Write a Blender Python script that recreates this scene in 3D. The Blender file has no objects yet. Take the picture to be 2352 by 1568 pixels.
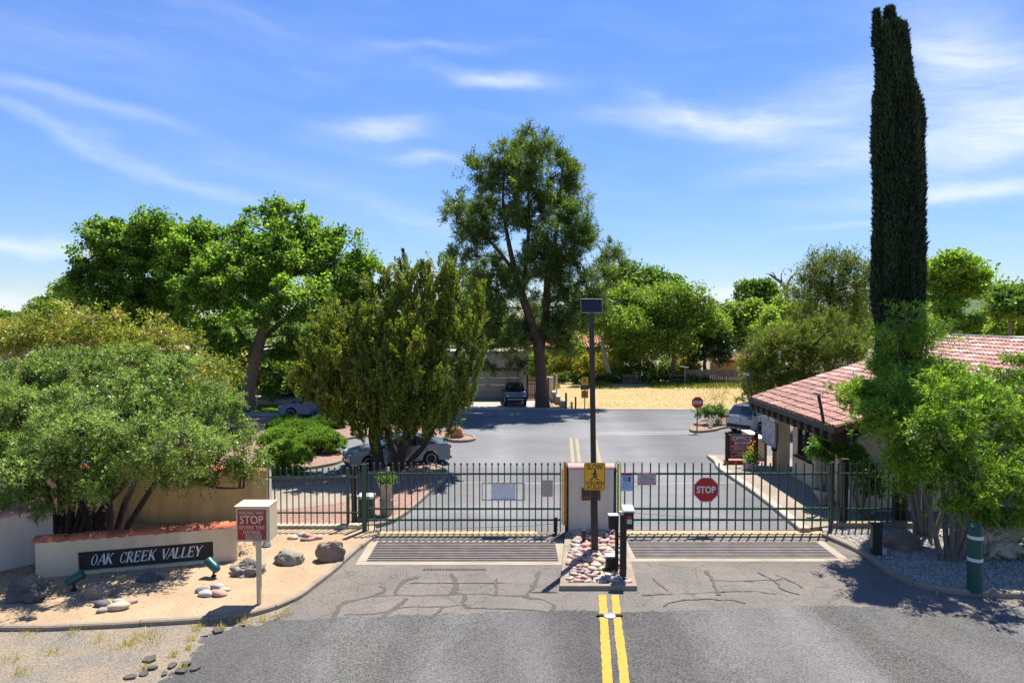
import bpy, bmesh, math, random
import numpy as np
from mathutils import Vector, Matrix, noise
from mathutils.geometry import tessellate_polygon

random.seed(7)
rng = np.random.default_rng(7)
sc = bpy.context.scene
col = sc.collection
R = math.radians

# ---------------------------------------------------------------- camera
EYE, F, CX, CY, HOR = 7.0, 1568.0, 1176.0, 784.0, 724.0
TH = math.atan((CY - HOR) / F)
cd = bpy.data.cameras.new('camera')
cam = bpy.data.objects.new('camera', cd)
col.objects.link(cam)
cam.location = (0, 0, EYE)
cam.rotation_euler = (math.pi / 2 - TH, 0, 0)
cd.sensor_width = 36
cd.lens = 24
cd.clip_end = 6000
sc.camera = cam

# ---------------------------------------------------------------- light
SUN_EL, SUN_AZ = R(67), R(29)          # azimuth clockwise from +Y
sv = Vector((math.sin(SUN_AZ) * math.cos(SUN_EL), math.cos(SUN_AZ) * math.cos(SUN_EL), math.sin(SUN_EL)))
sd = bpy.data.lights.new('sun', 'SUN')
sd.energy = 5.0
sd.angle = R(0.53)
sd.color = (1.0, 0.955, 0.88)
so = bpy.data.objects.new('sun', sd)
col.objects.link(so)
so.rotation_euler = sv.to_track_quat('Z', 'Y').to_euler()

sc.view_settings.view_transform = 'Standard'
sc.view_settings.look = 'None'
sc.view_settings.exposure = 0.92
sc.view_settings.gamma = 1
sc.view_settings.use_curve_mapping = False
sc.cycles.diffuse_bounces = 7
sc.cycles.max_bounces = 14

def build_world():
    w = bpy.data.worlds.new('World')
    sc.world = w
    w.use_nodes = True
    nt = w.node_tree
    N, L = nt.nodes, nt.links
    N.clear()
    out = N.new('ShaderNodeOutputWorld')
    bg = N.new('ShaderNodeBackground')
    bg.inputs['Strength'].default_value = 0.084
    sky = N.new('ShaderNodeTexSky')
    sky.sky_type = 'NISHITA'
    sky.sun_disc = False
    sky.sun_elevation = SUN_EL
    sky.sun_rotation = SUN_AZ
    sky.altitude = 1000
    sky.air_density = 1.0
    sky.dust_density = 0.0
    sky.ozone_density = 3.2
    def val(x):
        return x
    def m(op, a, b=None, c=None):
        n = N.new('ShaderNodeMath'); n.operation = op
        for i, x in enumerate((a, b, c)):
            if x is None: continue
            if isinstance(x, (int, float)): n.inputs[i].default_value = x
            else: L.new(x, n.inputs[i])
        return n.outputs[0]
    tc = N.new('ShaderNodeTexCoord')
    # soft large warp makes the cirrus feather
    wn = N.new('ShaderNodeTexNoise'); wn.inputs['Scale'].default_value = 5.0; wn.inputs['Detail'].default_value = 5.0
    mp = N.new('ShaderNodeMapping'); mp.inputs['Scale'].default_value = (1, 1, 2.4)
    L.new(tc.outputs['Generated'], mp.inputs['Vector']); L.new(mp.outputs['Vector'], wn.inputs['Vector'])
    sep = N.new('ShaderNodeSeparateXYZ'); L.new(tc.outputs['Generated'], sep.inputs[0])
    wsep = N.new('ShaderNodeSeparateColor'); L.new(wn.outputs['Color'], wsep.inputs[0])
    az = m('ADD', m('ARCTAN2', sep.outputs[0], sep.outputs[1]), m('MULTIPLY', m('SUBTRACT', wsep.outputs[0], 0.5), 0.16))
    el = m('ADD', m('ARCSINE', sep.outputs[2]), m('MULTIPLY', m('SUBTRACT', wsep.outputs[1], 0.5), 0.07))
    # streak noise, long and thin
    cmb = N.new('ShaderNodeCombineXYZ')
    L.new(m('MULTIPLY', az, 5.0), cmb.inputs[0]); L.new(m('MULTIPLY', m('ADD', el, m('MULTIPLY', az, 0.12)), 26.0), cmb.inputs[1])
    sn = N.new('ShaderNodeTexNoise'); sn.inputs['Scale'].default_value = 1.3; sn.inputs['Detail'].default_value = 9.0; sn.inputs['Roughness'].default_value = 0.62
    L.new(cmb.outputs[0], sn.inputs['Vector'])
    big = N.new('ShaderNodeTexNoise'); big.inputs['Scale'].default_value = 1.1; big.inputs['Detail'].default_value = 3.0
    L.new(cmb.outputs[0], big.inputs['Vector'])
    veil = m('MULTIPLY', m('SMOOTH_MIN', m('MAXIMUM', m('SUBTRACT', big.outputs[0], 0.42), 0.0), 0.3, 0.05), 0.22)
    acc = veil
    def pix(px, py):
        a = math.atan((px - CX) / F)
        return a, math.atan((HOR - py) / F * math.cos(a))
    # cirrus streaks: (px, py, half length, half width, tilt deg, strength)
    for (px, py, ln, wd, tilt, st) in [
        (1160, 200, 120, 15, -2, .75), (870, 305, 120, 24, 4, .70), (960, 372, 90, 14, -4, .45), (1000, 130, 150, 14, 3, .28),
        (1640, 285, 210, 24, -8, .62), (1580, 262, 110, 18, -22, .40), (1900, 250, 180, 60, 8, .45),
        (2180, 150, 130, 60, -35, .65), (2270, 310, 210, 55, 3, .95), (2250, 430, 230, 22, 4, .80), (2290, 90, 170, 60, -30, .32),
        (180, 245, 200, 17, -8, .40), (140, 315, 280, 15, -18, .48), (420, 410, 220, 13, -22, .36), (60, 555, 170, 14, -3, .85), (40, 700, 110, 24, -4, .95),
        (1655, 668, 60, 20, 12, .95), (1960, 525, 110, 9, 2, .38), (960, 510, 240, 22, -16, .26), (1900, 380, 190, 28, 4, .34), (160, 120, 340, 50, 5, .16), (640, 400, 240, 34, -5, .18), (640, 90, 260, 26, -12, .14)]:
        a0, e0 = pix(px, py)
        c, s = math.cos(R(tilt)), math.sin(R(tilt))
        du, dv = m('SUBTRACT', az, a0), m('SUBTRACT', el, e0)
        A = m('DIVIDE', m('ADD', m('MULTIPLY', du, c), m('MULTIPLY', dv, s)), ln / F)
        B = m('DIVIDE', m('SUBTRACT', m('MULTIPLY', dv, c), m('MULTIPLY', du, s)), wd / F)
        g = m('EXPONENT', m('MULTIPLY', m('ADD', m('MULTIPLY', A, A), m('MULTIPLY', B, B)), -1.0))
        acc = m('ADD', acc, m('MULTIPLY', g, st * (.52 if px < 700 and py < 500 else .72)))
    mask = m('MULTIPLY', acc, m('ADD', m('MULTIPLY', m('SUBTRACT', sn.outputs[0], 0.5), 2.3), 0.95))
    mask = m('MINIMUM', m('MAXIMUM', mask, 0.0), 0.85)
    hs = N.new('ShaderNodeHueSaturation'); hs.inputs['Saturation'].default_value = 1.12; hs.inputs['Hue'].default_value = 0.505
    tint = N.new('ShaderNodeMix'); tint.data_type = 'RGBA'; tint.blend_type = 'MULTIPLY'; tint.inputs[0].default_value = 1; tint.inputs[7].default_value = (.92, .95, 1.07, 1)
    L.new(sky.outputs[0], tint.inputs[6]); bw = N.new('ShaderNodeRGBToBW'); L.new(tint.outputs[2], bw.inputs[0])
    comp = N.new('ShaderNodeVectorMath'); comp.operation = 'SCALE'; L.new(tint.outputs[2], comp.inputs[0])
    L.new(m('DIVIDE', 1.62, m('ADD', 1.0, m('MULTIPLY', bw.outputs[0], 0.165))), comp.inputs['Scale'])
    L.new(comp.outputs[0], hs.inputs['Color'])
    mix = N.new('ShaderNodeMix'); mix.data_type = 'RGBA'
    L.new(mask, mix.inputs[0]); L.new(hs.outputs[0], mix.inputs[6])
    mix.inputs[7].default_value = (6.0, 6.5, 7.7, 1)
    L.new(mix.outputs[2], bg.inputs['Color']); L.new(bg.outputs[0], out.inputs['Surface'])
build_world()

# ---------------------------------------------------------------- pixel helpers (reading positions off the photo)
def ray(px, py):
    xc, yc = (px - CX) / F, (CY - py) / F
    return Vector((xc, math.cos(TH) + yc * math.sin(TH), -math.sin(TH) + yc * math.cos(TH)))
def G(px, py, z=0.0):
    d = ray(px, py); t = (EYE - z) / -d.z
    return Vector((d.x * t, d.y * t, z))
def P(px, py, D):
    d = ray(px, py); t = D / d.y
    return Vector((d.x * t, D, EYE + d.z * t))
def G2(px, py):
    g = G(px, py); return (g.x, g.y)

# ---------------------------------------------------------------- materials
def _nodes(name):
    m = bpy.data.materials.new(name); m.use_nodes = True
    nt = m.node_tree
    return m, nt, nt.nodes, nt.links, nt.nodes['Principled BSDF']
def mat(name, c, rough=.7, metal=0.0, c2=None, scale=6.0, detail=6.0, bump=0.0, bscale=None, rnd=0.0, spec=.4, contrast=.25, coat=0.0, trans=0.0, streak=0.0):
    m, nt, N, L, b = _nodes(name)
    b.inputs['Roughness'].default_value = rough
    b.inputs['Metallic'].default_value = metal
    b.inputs['Specular IOR Level'].default_value = spec
    b.inputs['Coat Weight'].default_value = coat
    if c2 is None: c2 = tuple(x * .78 for x in c)
    geo = N.new('ShaderNodeNewGeometry')
    n = N.new('ShaderNodeTexNoise'); n.inputs['Scale'].default_value = scale; n.inputs['Detail'].default_value = detail; n.inputs['Roughness'].default_value = .6
    L.new(geo.outputs['Position'], n.inputs['Vector'])
    r = N.new('ShaderNodeValToRGB')
    r.color_ramp.elements[0].position = .5 - contrast; r.color_ramp.elements[1].position = .5 + contrast
    r.color_ramp.elements[0].color = (*c2, 1); r.color_ramp.elements[1].color = (*c, 1)
    L.new(n.outputs['Fac'], r.inputs['Fac'])
    src = r.outputs['Color']
    if streak:          # rain streaks and grime running down a wall
        mp = N.new('ShaderNodeMapping'); mp.inputs['Scale'].default_value = (2.4, 2.4, .35); L.new(geo.outputs['Position'], mp.inputs['Vector'])
        n3 = N.new('ShaderNodeTexNoise'); n3.inputs['Scale'].default_value = 1.0; n3.inputs['Detail'].default_value = 6; L.new(mp.outputs[0], n3.inputs['Vector'])
        r3 = N.new('ShaderNodeValToRGB'); r3.color_ramp.elements[0].position = .34; r3.color_ramp.elements[1].position = .56
        v_ = 1 - streak; r3.color_ramp.elements[0].color = (v_, v_ * .97, v_ * .92, 1); r3.color_ramp.elements[1].color = (1, 1, 1, 1)
        L.new(n3.outputs[0], r3.inputs[0])
        mu = N.new('ShaderNodeMix'); mu.data_type = 'RGBA'; mu.blend_type = 'MULTIPLY'; mu.inputs[0].default_value = 1
        L.new(src, mu.inputs[6]); L.new(r3.outputs[0], mu.inputs[7]); src = mu.outputs[2]
    if rnd:
        oi = N.new('ShaderNodeObjectInfo')
        mm = N.new('ShaderNodeMath'); mm.operation = 'MULTIPLY_ADD'; mm.inputs[1].default_value = 2 * rnd; mm.inputs[2].default_value = 1 - rnd
        L.new(oi.outputs['Random'], mm.inputs[0])
        h = N.new('ShaderNodeHueSaturation'); L.new(mm.outputs[0], h.inputs['Value']); L.new(src, h.inputs['Color']); src = h.outputs['Color']
    L.new(src, b.inputs['Base Color'])
    if bump:
        n2 = N.new('ShaderNodeTexNoise'); n2.inputs['Scale'].default_value = bscale or scale * 4; n2.inputs['Detail'].default_value = 8
        L.new(geo.outputs['Position'], n2.inputs['Vector'])
        bp = N.new('ShaderNodeBump'); bp.inputs['Strength'].default_value = bump; bp.inputs['Distance'].default_value = .03
        L.new(n2.outputs['Fac'], bp.inputs['Height']); L.new(bp.outputs['Normal'], b.inputs['Normal'])
    return m
def ground_mat(name, c, c2, speck, speck2, big=.35, fine=28.0, rough=.92, bump=.5, amount=.5, stretch=None, speckle=90.0, cracks=None, tracks=None):
    """large soft patches + fine aggregate speckle"""
    m, nt, N, L, b = _nodes(name)
    b.inputs['Roughness'].default_value = rough; b.inputs['Specular IOR Level'].default_value = .25
    geo = N.new('ShaderNodeNewGeometry'); vec = geo.outputs['Position']
    mp = N.new('ShaderNodeMapping'); L.new(vec, mp.inputs['Vector'])
    if stretch: mp.inputs['Scale'].default_value = stretch
    n1 = N.new('ShaderNodeTexNoise'); n1.inputs['Scale'].default_value = big; n1.inputs['Detail'].default_value = 7; n1.inputs['Roughness'].default_value = .6
    L.new(mp.outputs[0], n1.inputs['Vector'])
    r1 = N.new('ShaderNodeValToRGB'); r1.color_ramp.elements[0].position = .40; r1.color_ramp.elements[1].position = .60
    r1.color_ramp.elements[0].color = (*c2, 1); r1.color_ramp.elements[1].color = (*c, 1)
    L.new(n1.outputs[0], r1.inputs[0])
    n2 = N.new('ShaderNodeTexNoise'); n2.inputs['Scale'].default_value = fine; n2.inputs['Detail'].default_value = 4
    L.new(vec, n2.inputs['Vector'])
    v = N.new('ShaderNodeTexVoronoi'); v.inputs['Scale'].default_value = speckle; L.new(vec, v.inputs['Vector'])
    r2 = N.new('ShaderNodeValToRGB'); r2.color_ramp.elements[0].position = .25; r2.color_ramp.elements[1].position = .75
    r2.color_ramp.elements[0].color = (*speck, 1); r2.color_ramp.elements[1].color = (*speck2, 1)
    sp = N.new('ShaderNodeSeparateColor'); L.new(v.outputs['Color'], sp.inputs[0])
    ad = N.new('ShaderNodeMath'); ad.operation = 'MULTIPLY_ADD'; ad.inputs[1].default_value = .55; L.new(sp.outputs[0], ad.inputs[0])
    hf = N.new('ShaderNodeMath'); hf.operation = 'MULTIPLY'; hf.inputs[1].default_value = .5; L.new(n2.outputs[0], hf.inputs[0]); L.new(hf.outputs[0], ad.inputs[2])
    L.new(ad.outputs[0], r2.inputs[0])
    mx = N.new('ShaderNodeMix'); mx.data_type = 'RGBA'; mx.inputs[0].default_value = amount
    L.new(r1.outputs[0], mx.inputs[6]); L.new(r2.outputs[0], mx.inputs[7])
    src = mx.outputs[2]
    if cracks:
        vc = N.new('ShaderNodeTexVoronoi'); vc.feature = 'DISTANCE_TO_EDGE'; vc.inputs['Scale'].default_value = cracks
        wv = N.new('ShaderNodeTexNoise'); wv.inputs['Scale'].default_value = 2.5; wv.inputs['Detail'].default_value = 6; L.new(vec, wv.inputs['Vector'])
        va = N.new('ShaderNodeVectorMath'); va.operation = 'MULTIPLY_ADD'; va.inputs[1].default_value = (.55, .55, 0); L.new(wv.outputs['Color'], va.inputs[0]); L.new(vec, va.inputs[2])
        L.new(va.outputs[0], vc.inputs['Vector'])
        cr = N.new('ShaderNodeValToRGB'); cr.color_ramp.elements[0].position = .004; cr.color_ramp.elements[1].position = .02
        cr.color_ramp.elements[0].color = (.35, .33, .3, 1); cr.color_ramp.elements[1].color = (1, 1, 1, 1)
        L.new(vc.outputs['Distance'], cr.inputs[0])
        mu = N.new('ShaderNodeMix'); mu.data_type = 'RGBA'; mu.blend_type = 'MULTIPLY'; mu.inputs[0].default_value = .38
        L.new(src, mu.inputs[6]); L.new(cr.outputs[0], mu.inputs[7]); src = mu.outputs[2]
    if tracks:      # worn, paler bands where wheels run, and oily darker middles
        xyz = N.new('ShaderNodeSeparateXYZ'); L.new(vec, xyz.inputs[0])
        tn = N.new('ShaderNodeTexNoise'); tn.inputs['Scale'].default_value = .5; tn.inputs['Detail'].default_value = 5; L.new(vec, tn.inputs['Vector'])
        acc = None
        for (tx, ts, tv) in tracks:
            w1 = N.new('ShaderNodeMath'); w1.operation = 'MULTIPLY_ADD'; w1.inputs[1].default_value = 1.6; w1.inputs[2].default_value = -.8 - tx; L.new(tn.outputs[0], w1.inputs[0])
            w2 = N.new('ShaderNodeMath'); w2.operation = 'ADD'; L.new(xyz.outputs[0], w2.inputs[0]); L.new(w1.outputs[0], w2.inputs[1])
            w3 = N.new('ShaderNodeMath'); w3.operation = 'DIVIDE'; w3.inputs[1].default_value = ts; L.new(w2.outputs[0], w3.inputs[0])
            w4 = N.new('ShaderNodeMath'); w4.operation = 'POWER'; w4.inputs[1].default_value = 2; L.new(w3.outputs[0], w4.inputs[0])
            w5 = N.new('ShaderNodeMath'); w5.operation = 'MULTIPLY'; w5.inputs[1].default_value = -1; L.new(w4.outputs[0], w5.inputs[0])
            w6 = N.new('ShaderNodeMath'); w6.operation = 'EXPONENT'; L.new(w5.outputs[0], w6.inputs[0])
            w7 = N.new('ShaderNodeMath'); w7.operation = 'MULTIPLY_ADD'; w7.inputs[1].default_value = tv; L.new(w6.outputs[0], w7.inputs[0])
            if acc is None: w7.inputs[2].default_value = 1.0
            else: L.new(acc, w7.inputs[2])
            acc = w7.outputs[0]
        hv = N.new('ShaderNodeHueSaturation'); L.new(acc, hv.inputs['Value']); L.new(src, hv.inputs['Color']); src = hv.outputs['Color']
    L.new(src, b.inputs['Base Color'])
    bp = N.new('ShaderNodeBump'); bp.inputs['Strength'].default_value = bump; bp.inputs['Distance'].default_value = .015
    L.new(ad.outputs[0], bp.inputs['Height']); L.new(bp.outputs[0], b.inputs['Normal'])
    return m
def leaf_mat(name, stops, trans=.45, rough=.5, spec=.35, tcol=1.5):
    """per-leaf colour from the 'var' attribute; light passes through the leaf"""
    m, nt, N, L, b = _nodes(name)
    b.inputs['Roughness'].default_value = rough; b.inputs['Specular IOR Level'].default_value = spec
    at = N.new('ShaderNodeAttribute'); at.attribute_name = 'var'
    r = N.new('ShaderNodeValToRGB'); els = r.color_ramp.elements
    while len(els) < len(stops): els.new(.5)
    for e, (p, c) in zip(els, stops):
        e.position = p; e.color = (*c, 1)
    L.new(at.outputs['Fac'], r.inputs[0]); L.new(r.outputs[0], b.inputs['Base Color'])
    t = N.new('ShaderNodeBsdfTranslucent')
    g = N.new('ShaderNodeMix'); g.data_type = 'RGBA'; g.blend_type = 'MULTIPLY'; g.inputs[0].default_value = 1
    g.inputs[7].default_value = (tcol * 1.0, tcol * 1.06, tcol * .45, 1)
    L.new(r.outputs[0], g.inputs[6]); L.new(g.outputs[2], t.inputs[0])
    ms = N.new('ShaderNodeMixShader'); ms.inputs[0].default_value = trans
    o = nt.nodes['Material Output']
    L.new(b.outputs[0], ms.inputs[1]); L.new(t.outputs[0], ms.inputs[2]); L.new(ms.outputs[0], o.inputs[0])
    return m

M = {}
M['earth'] = ground_mat('dry_earth', (.25, .19, .12), (.19, .145, .09), (.13, .10, .07), (.31, .25, .18), amount=.35)
M['sand'] = ground_mat('sandy_soil', (.42, .30, .185), (.33, .23, .137), (.27, .18, .10), (.48, .345, .21), big=.8, amount=.32, speckle=60, bump=.7)
M['strip'] = ground_mat('dirt_shoulder', (.26, .195, .12), (.15, .135, .115), (.08, .07, .06), (.32, .275, .21), big=.75, amount=.5, speckle=45, bump=.8)
M['chip'] = ground_mat('chip_seal', (.128, .122, .116), (.054, .050, .047), (.018, .017, .016), (.19, .18, .165), big=.36, amount=.42, speckle=38, fine=20, stretch=(1.0, .30, 1), bump=.6, tracks=[(-3.4, .7, .42), (-1.5, .6, .34), (1.6, .5, -.28), (4.4, .7, .22), (6.8, .9, .26), (-6, 1.2, -.28)])
M['old'] = ground_mat('weathered_asphalt', (.178, .154, .128), (.120, .107, .095), (.062, .056, .05), (.25, .22, .185), big=.6, amount=.38, speckle=50, cracks=.9)
M['inner'] = ground_mat('smooth_asphalt', (.182, .179, .178), (.112, .110, .110), (.10, .10, .102), (.21, .208, .205), big=.16, amount=.35, speckle=70, stretch=(.5, 1.2, 1), bump=.25, tracks=[(-.6, .9, .18), (4.4, .8, .18), (6.6, .7, .15), (8.8, 1.0, -.15)])
M['tar'] = ground_mat('crack_sealer', (.100, .088, .077), (.080, .071, .063), (.055, .049, .043), (.15, .135, .115), amount=.5)
M['kerb'] = ground_mat('kerb_concrete', (.33, .265, .185), (.235, .185, .13), (.15, .12, .085), (.38, .32, .25), big=1.4, amount=.4)
M['concrete'] = ground_mat('pale_concrete', (.42, .36, .285), (.33, .285, .22), (.27, .23, .18), (.46, .42, .35), big=.6, amount=.3, bump=.2)
M['guard_frame'] = ground_mat('guard_frame_concrete', (.36, .30, .22), (.27, .225, .165), (.20, .165, .12), (.42, .36, .28), big=.9, amount=.35, bump=.2)
M['walk'] = ground_mat('walkway_concrete', (.31, .25, .19), (.25, .20, .155), (.20, .16, .125), (.34, .29, .23), big=.5, amount=.3, bump=.2)
M['pink'] = ground_mat('pink_gravel', (.30, .175, .130), (.23, .135, .10), (.12, .07, .055), (.42, .27, .215), big=.7, amount=.55, speckle=26, bump=1.0)
M['gravel'] = ground_mat('grey_gravel', (.27, .245, .20), (.19, .175, .15), (.075, .07, .065), (.44, .41, .36), big=.8, amount=.65, speckle=20, bump=1.0)
M['field'] = ground_mat('dry_grass', (.43, .31, .14), (.36, .26, .115), (.30, .22, .10), (.50, .38, .19), big=.22, amount=.4, speckle=12, stretch=(.5, 1.6, 1))
M['lawn'] = ground_mat('green_lawn', (.16, .28, .025), (.12, .23, .02), (.08, .17, .015), (.2, .33, .035), big=.5, amount=.4, speckle=15)
M['soil'] = ground_mat('dark_soil', (.19, .14, .09), (.13, .10, .07), (.08, .06, .04), (.28, .22, .15), amount=.4)
M['pit'] = mat('pit_concrete', (.10, .085, .07), .95)
M['yellow_paint'] = mat('yellow_paint', (.58, .31, .018), .75, c2=(.36, .21, .04), scale=9, contrast=.32)
M['faded_yellow'] = mat('faded_yellow_paint', (.34, .27, .15), .8, c2=(.24, .205, .14), scale=7)
M['white_line'] = mat('white_road_paint', (.42, .41, .38), .8, c2=(.27, .265, .25), scale=7)
M['cream'] = mat('cream_stucco', (.70, .575, .375), .9, c2=(.58, .465, .295), scale=1.2, streak=.12, bump=.35, bscale=45, spec=.2)
M['buff'] = mat('buff_stucco', (.58, .43, .22), .9, c2=(.46, .335, .165), scale=.9, streak=.16, bump=.35, bscale=45, spec=.2)
M['wht_stucco'] = mat('white_stucco', (.70, .62, .50), .9, c2=(.58, .50, .40), scale=1.0, streak=.11, bump=.3, bscale=45, spec=.2)
M['grey_stucco'] = mat('grey_stucco', (.36, .34, .30), .9, c2=(.31, .29, .26), scale=.8, bump=.2, spec=.2)
M['garage'] = mat('garage_door_paint', (.30, .285, .25), .7, c2=(.27, .255, .225))
M['terra'] = mat('terracotta', (.58, .165, .075), .8, c2=(.36, .095, .045), scale=3, rnd=.25, bump=.3)
M['roof_tile'] = mat('faded_roof_tile', (.44, .215, .155), .65, c2=(.25, .095, .07), scale=3.5, rnd=.42, bump=.25, bscale=25, contrast=.3)
M['pink_tile'] = mat('pink_clay_cap', (.62, .30, .25), .7, c2=(.52, .24, .20))
M['panel'] = mat('dark_brown_panel', (.045, .035, .026), .7, c2=(.03, .024, .018), scale=5)
M['ivory'] = mat('ivory_letters', (.80, .76, .66), .6)
M['green_metal'] = mat('dark_green_metal', (.022, .075, .043), .42, c2=(.016, .055, .032), spec=.5)
M['green_lamp'] = mat('green_lamp_enamel', (.015, .09, .075), .35)
M['bollard'] = mat('green_bollard_sleeve', (.012, .085, .062), .5, c2=(.009, .065, .048), scale=3)
M['band'] = mat('white_reflective_band', (.68, .70, .66), .5)
M['black'] = mat('black_metal', (.018, .017, .016), .5)
M['bronze'] = mat('bronze_pole_paint', (.040, .028, .020), .5, c2=(.032, .022, .016))
M['steel'] = mat('grey_steel', (.42, .41, .40), .45, metal=.6, c2=(.30, .27, .24), scale=8)
M['bar_steel'] = mat('worn_grate_steel', (.30, .275, .25), .6, metal=.2, c2=(.19, .145, .12), scale=2.5)
M['rust'] = mat('rusty_steel', (.16, .09, .055), .8, c2=(.09, .06, .045), scale=9)
M['orange_ch'] = mat('orange_safety_edge', (.62, .27, .025), .6, c2=(.45, .18, .02))
M['lime_ch'] = mat('yellow_safety_edge', (.50, .46, .03), .6, c2=(.36, .36, .05))
M['sign_white'] = mat('sign_white', (.80, .80, .78), .45)
M['sign_red'] = mat('sign_red', (.48, .018, .022), .4, c2=(.42, .016, .02))
M['sign_maroon'] = mat('sign_maroon', (.33, .028, .028), .6, c2=(.28, .024, .024))
M['sign_brick'] = mat('sign_faded_red', (.40, .04, .03), .6, c2=(.34, .034, .026))
M['sign_yellow'] = mat('sign_amber', (.78, .40, .02), .45, c2=(.72, .36, .018))
M['sign_orange'] = mat('sign_orange', (.80, .27, .02), .5)
M['sign_black'] = mat('sign_black', (.015, .015, .015), .5)
M['sign_blue'] = mat('sign_pale_blue', (.40, .58, .78), .5)
M['sign_grey'] = mat('sign_grey', (.55, .54, .53), .5)
M['box_cream'] = mat('box_cream_paint', (.66, .54, .335), .5, c2=(.60, .485, .295), scale=3)
M['solar'] = mat('solar_glass', (.008, .014, .028), .35, c2=(.007, .012, .025), scale=20, spec=.25)
M['alu'] = mat('aluminium', (.55, .56, .57), .4, metal=.8)
M['wood_dark'] = mat('dark_timber', (.055, .036, .025), .7, c2=(.035, .024, .017), scale=6)
M['fascia'] = mat('fascia_timber', (.085, .068, .058), .7, c2=(.06, .048, .04), scale=4)
M['wood_gate'] = mat('cedar_boards', (.30, .15, .075), .7, c2=(.20, .10, .05), scale=4, rnd=.15)
M['wood_fence'] = mat('weathered_boards', (.20, .165, .135), .85, c2=(.14, .115, .095), scale=3, rnd=.18)
M['glass'] = mat('window_glass', (.02, .026, .03), .06, spec=.8)
M['frame_dark'] = mat('dark_window_frame', (.03, .024, .02), .6)
M['rub'] = mat('rubber', (.018, .018, .019), .8)
M['rim'] = mat('alloy_rim', (.62, .63, .65), .4, metal=.35)
M['chrome'] = mat('chrome', (.7, .71, .72), .12, metal=1.0)
M['trim'] = mat('black_plastic_trim', (.022, .022, .024), .6)
M['taillight'] = mat('tail_lamp_red', (.45, .012, .018), .15, spec=.6)
M['headlight'] = mat('head_lamp_glass', (.50, .53, .56), .08, spec=.8)
M['plate'] = mat('licence_plate', (.62, .64, .66), .5)
M['car_silver'] = mat('blue_grey_car_paint', (.17, .205, .25), .25, metal=.5, coat=.5, spec=.5)
M['car_suv'] = mat('silver_car_paint', (.34, .39, .45), .26, metal=.55, coat=1.0, spec=.5)
M['car_black'] = mat('black_car_paint', (.010, .012, .016), .18, coat=1.0, spec=.5)
M['car_blue'] = mat('blue_car_paint', (.012, .040, .15), .22, metal=.3, coat=.4, spec=.5)
M['pot'] = mat('stone_pot', (.40, .35, .28), .85, c2=(.30, .26, .21), scale=5)
M['lid'] = mat('grey_lid', (.42, .45, .47), .5)
M['plaque'] = mat('bronze_plaque', (.07, .04, .025), .5)
M['brass'] = mat('brass_border', (.32, .18, .07), .5, metal=.4)
M['bark_cw'] = mat('cottonwood_bark', (.25, .18, .12), .95, c2=(.13, .095, .065), scale=4, bump=.8, bscale=9)
M['bark_dark'] = mat('dark_bark', (.085, .060, .045), .95, c2=(.045, .034, .027), scale=5, bump=.8, bscale=12)
M['bark_pine'] = mat('pine_bark', (.15, .085, .055), .95, c2=(.07, .045, .034), scale=3, bump=.8, bscale=8)
M['bark_pale'] = mat('pale_bark', (.45, .40, .32), .9, c2=(.28, .24, .19), scale=3, bump=.4)
M['bark_grey'] = mat('grey_bark', (.22, .19, .155), .95, c2=(.12, .10, .085), scale=5, bump=.6)
M['ston_grey'] = mat('grey_river_stone', (.40, .37, .33), .75, c2=(.28, .26, .24), scale=5, rnd=.28, bump=.2)
M['ston_pink'] = mat('pink_river_stone', (.52, .30, .24), .75, c2=(.40, .22, .18), scale=5, rnd=.22, bump=.2)
M['ston_tan'] = mat('tan_river_stone', (.54, .42, .30), .75, c2=(.42, .32, .22), scale=5, rnd=.22, bump=.2)
M['ston_dark'] = mat('dark_river_stone', (.15, .13, .14), .75, c2=(.10, .09, .10), scale=5, rnd=.25, bump=.2)
M['rock_grey'] = mat('grey_boulder', (.32, .28, .225), .9, c2=(.15, .13, .10), scale=2.6, bump=.8, bscale=10)
M['rock_brown'] = mat('brown_lava_rock', (.27, .20, .15), .92, c2=(.14, .105, .08), scale=3.2, bump=1.0, bscale=11)
M['rock_dark'] = mat('dark_blue_boulder', (.150, .145, .135), .85, c2=(.06, .058, .055), scale=3, bump=.8, bscale=9)
M['rock_pale'] = mat('pale_limestone', (.52, .44, .31), .92, c2=(.26, .21, .15), scale=2.5, bump=1.0, bscale=7)
M['rock_red'] = mat('red_sandstone', (.50, .26, .13), .9, c2=(.36, .18, .09), scale=2, bump=.6, bscale=7)
M['rock_rose'] = mat('rose_quartz_rock', (.55, .43, .44), .85, c2=(.42, .30, .31), scale=5, bump=.6)
M['hill'] = ground_mat('wooded_hillside', (.06, .105, .022), (.035, .07, .015), (.025, .05, .012), (.09, .13, .035), big=.05, amount=.5, speckle=.5)
g = lambda *a: tuple(a)
M['lf_cotton'] = leaf_mat('cottonwood_leaf', [(0, g(.030, .070, .010)), (.5, g(.110, .200, .026)), (1, g(.27, .38, .055))], .5, .45, .35, tcol=1.8)
M['lf_bush'] = leaf_mat('desert_bush_leaf', [(0, g(.045, .088, .018)), (.5, g(.175, .255, .056)), (1, g(.40, .49, .14))], .34, .45, .45, tcol=1.6)
M['lf_flower'] = leaf_mat('flowering_shrub_leaf', [(0, g(.09, .14, .018)), (.40, g(.21, .26, .03)), (.55, g(.30, .30, .04)), (.70, g(.40, .24, .05)), (.80, g(.44, .32, .09)), (.86, g(.62, .58, .32)), (1, g(.70, .66, .42))], .42, .6)
M['lf_juniper'] = leaf_mat('juniper_spray', [(0, g(.030, .066, .012)), (.5, g(.145, .200, .028)), (.96, g(.35, .40, .055)), (1, g(.38, .22, .06))], .32, .6, .3, tcol=1.6)
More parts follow.
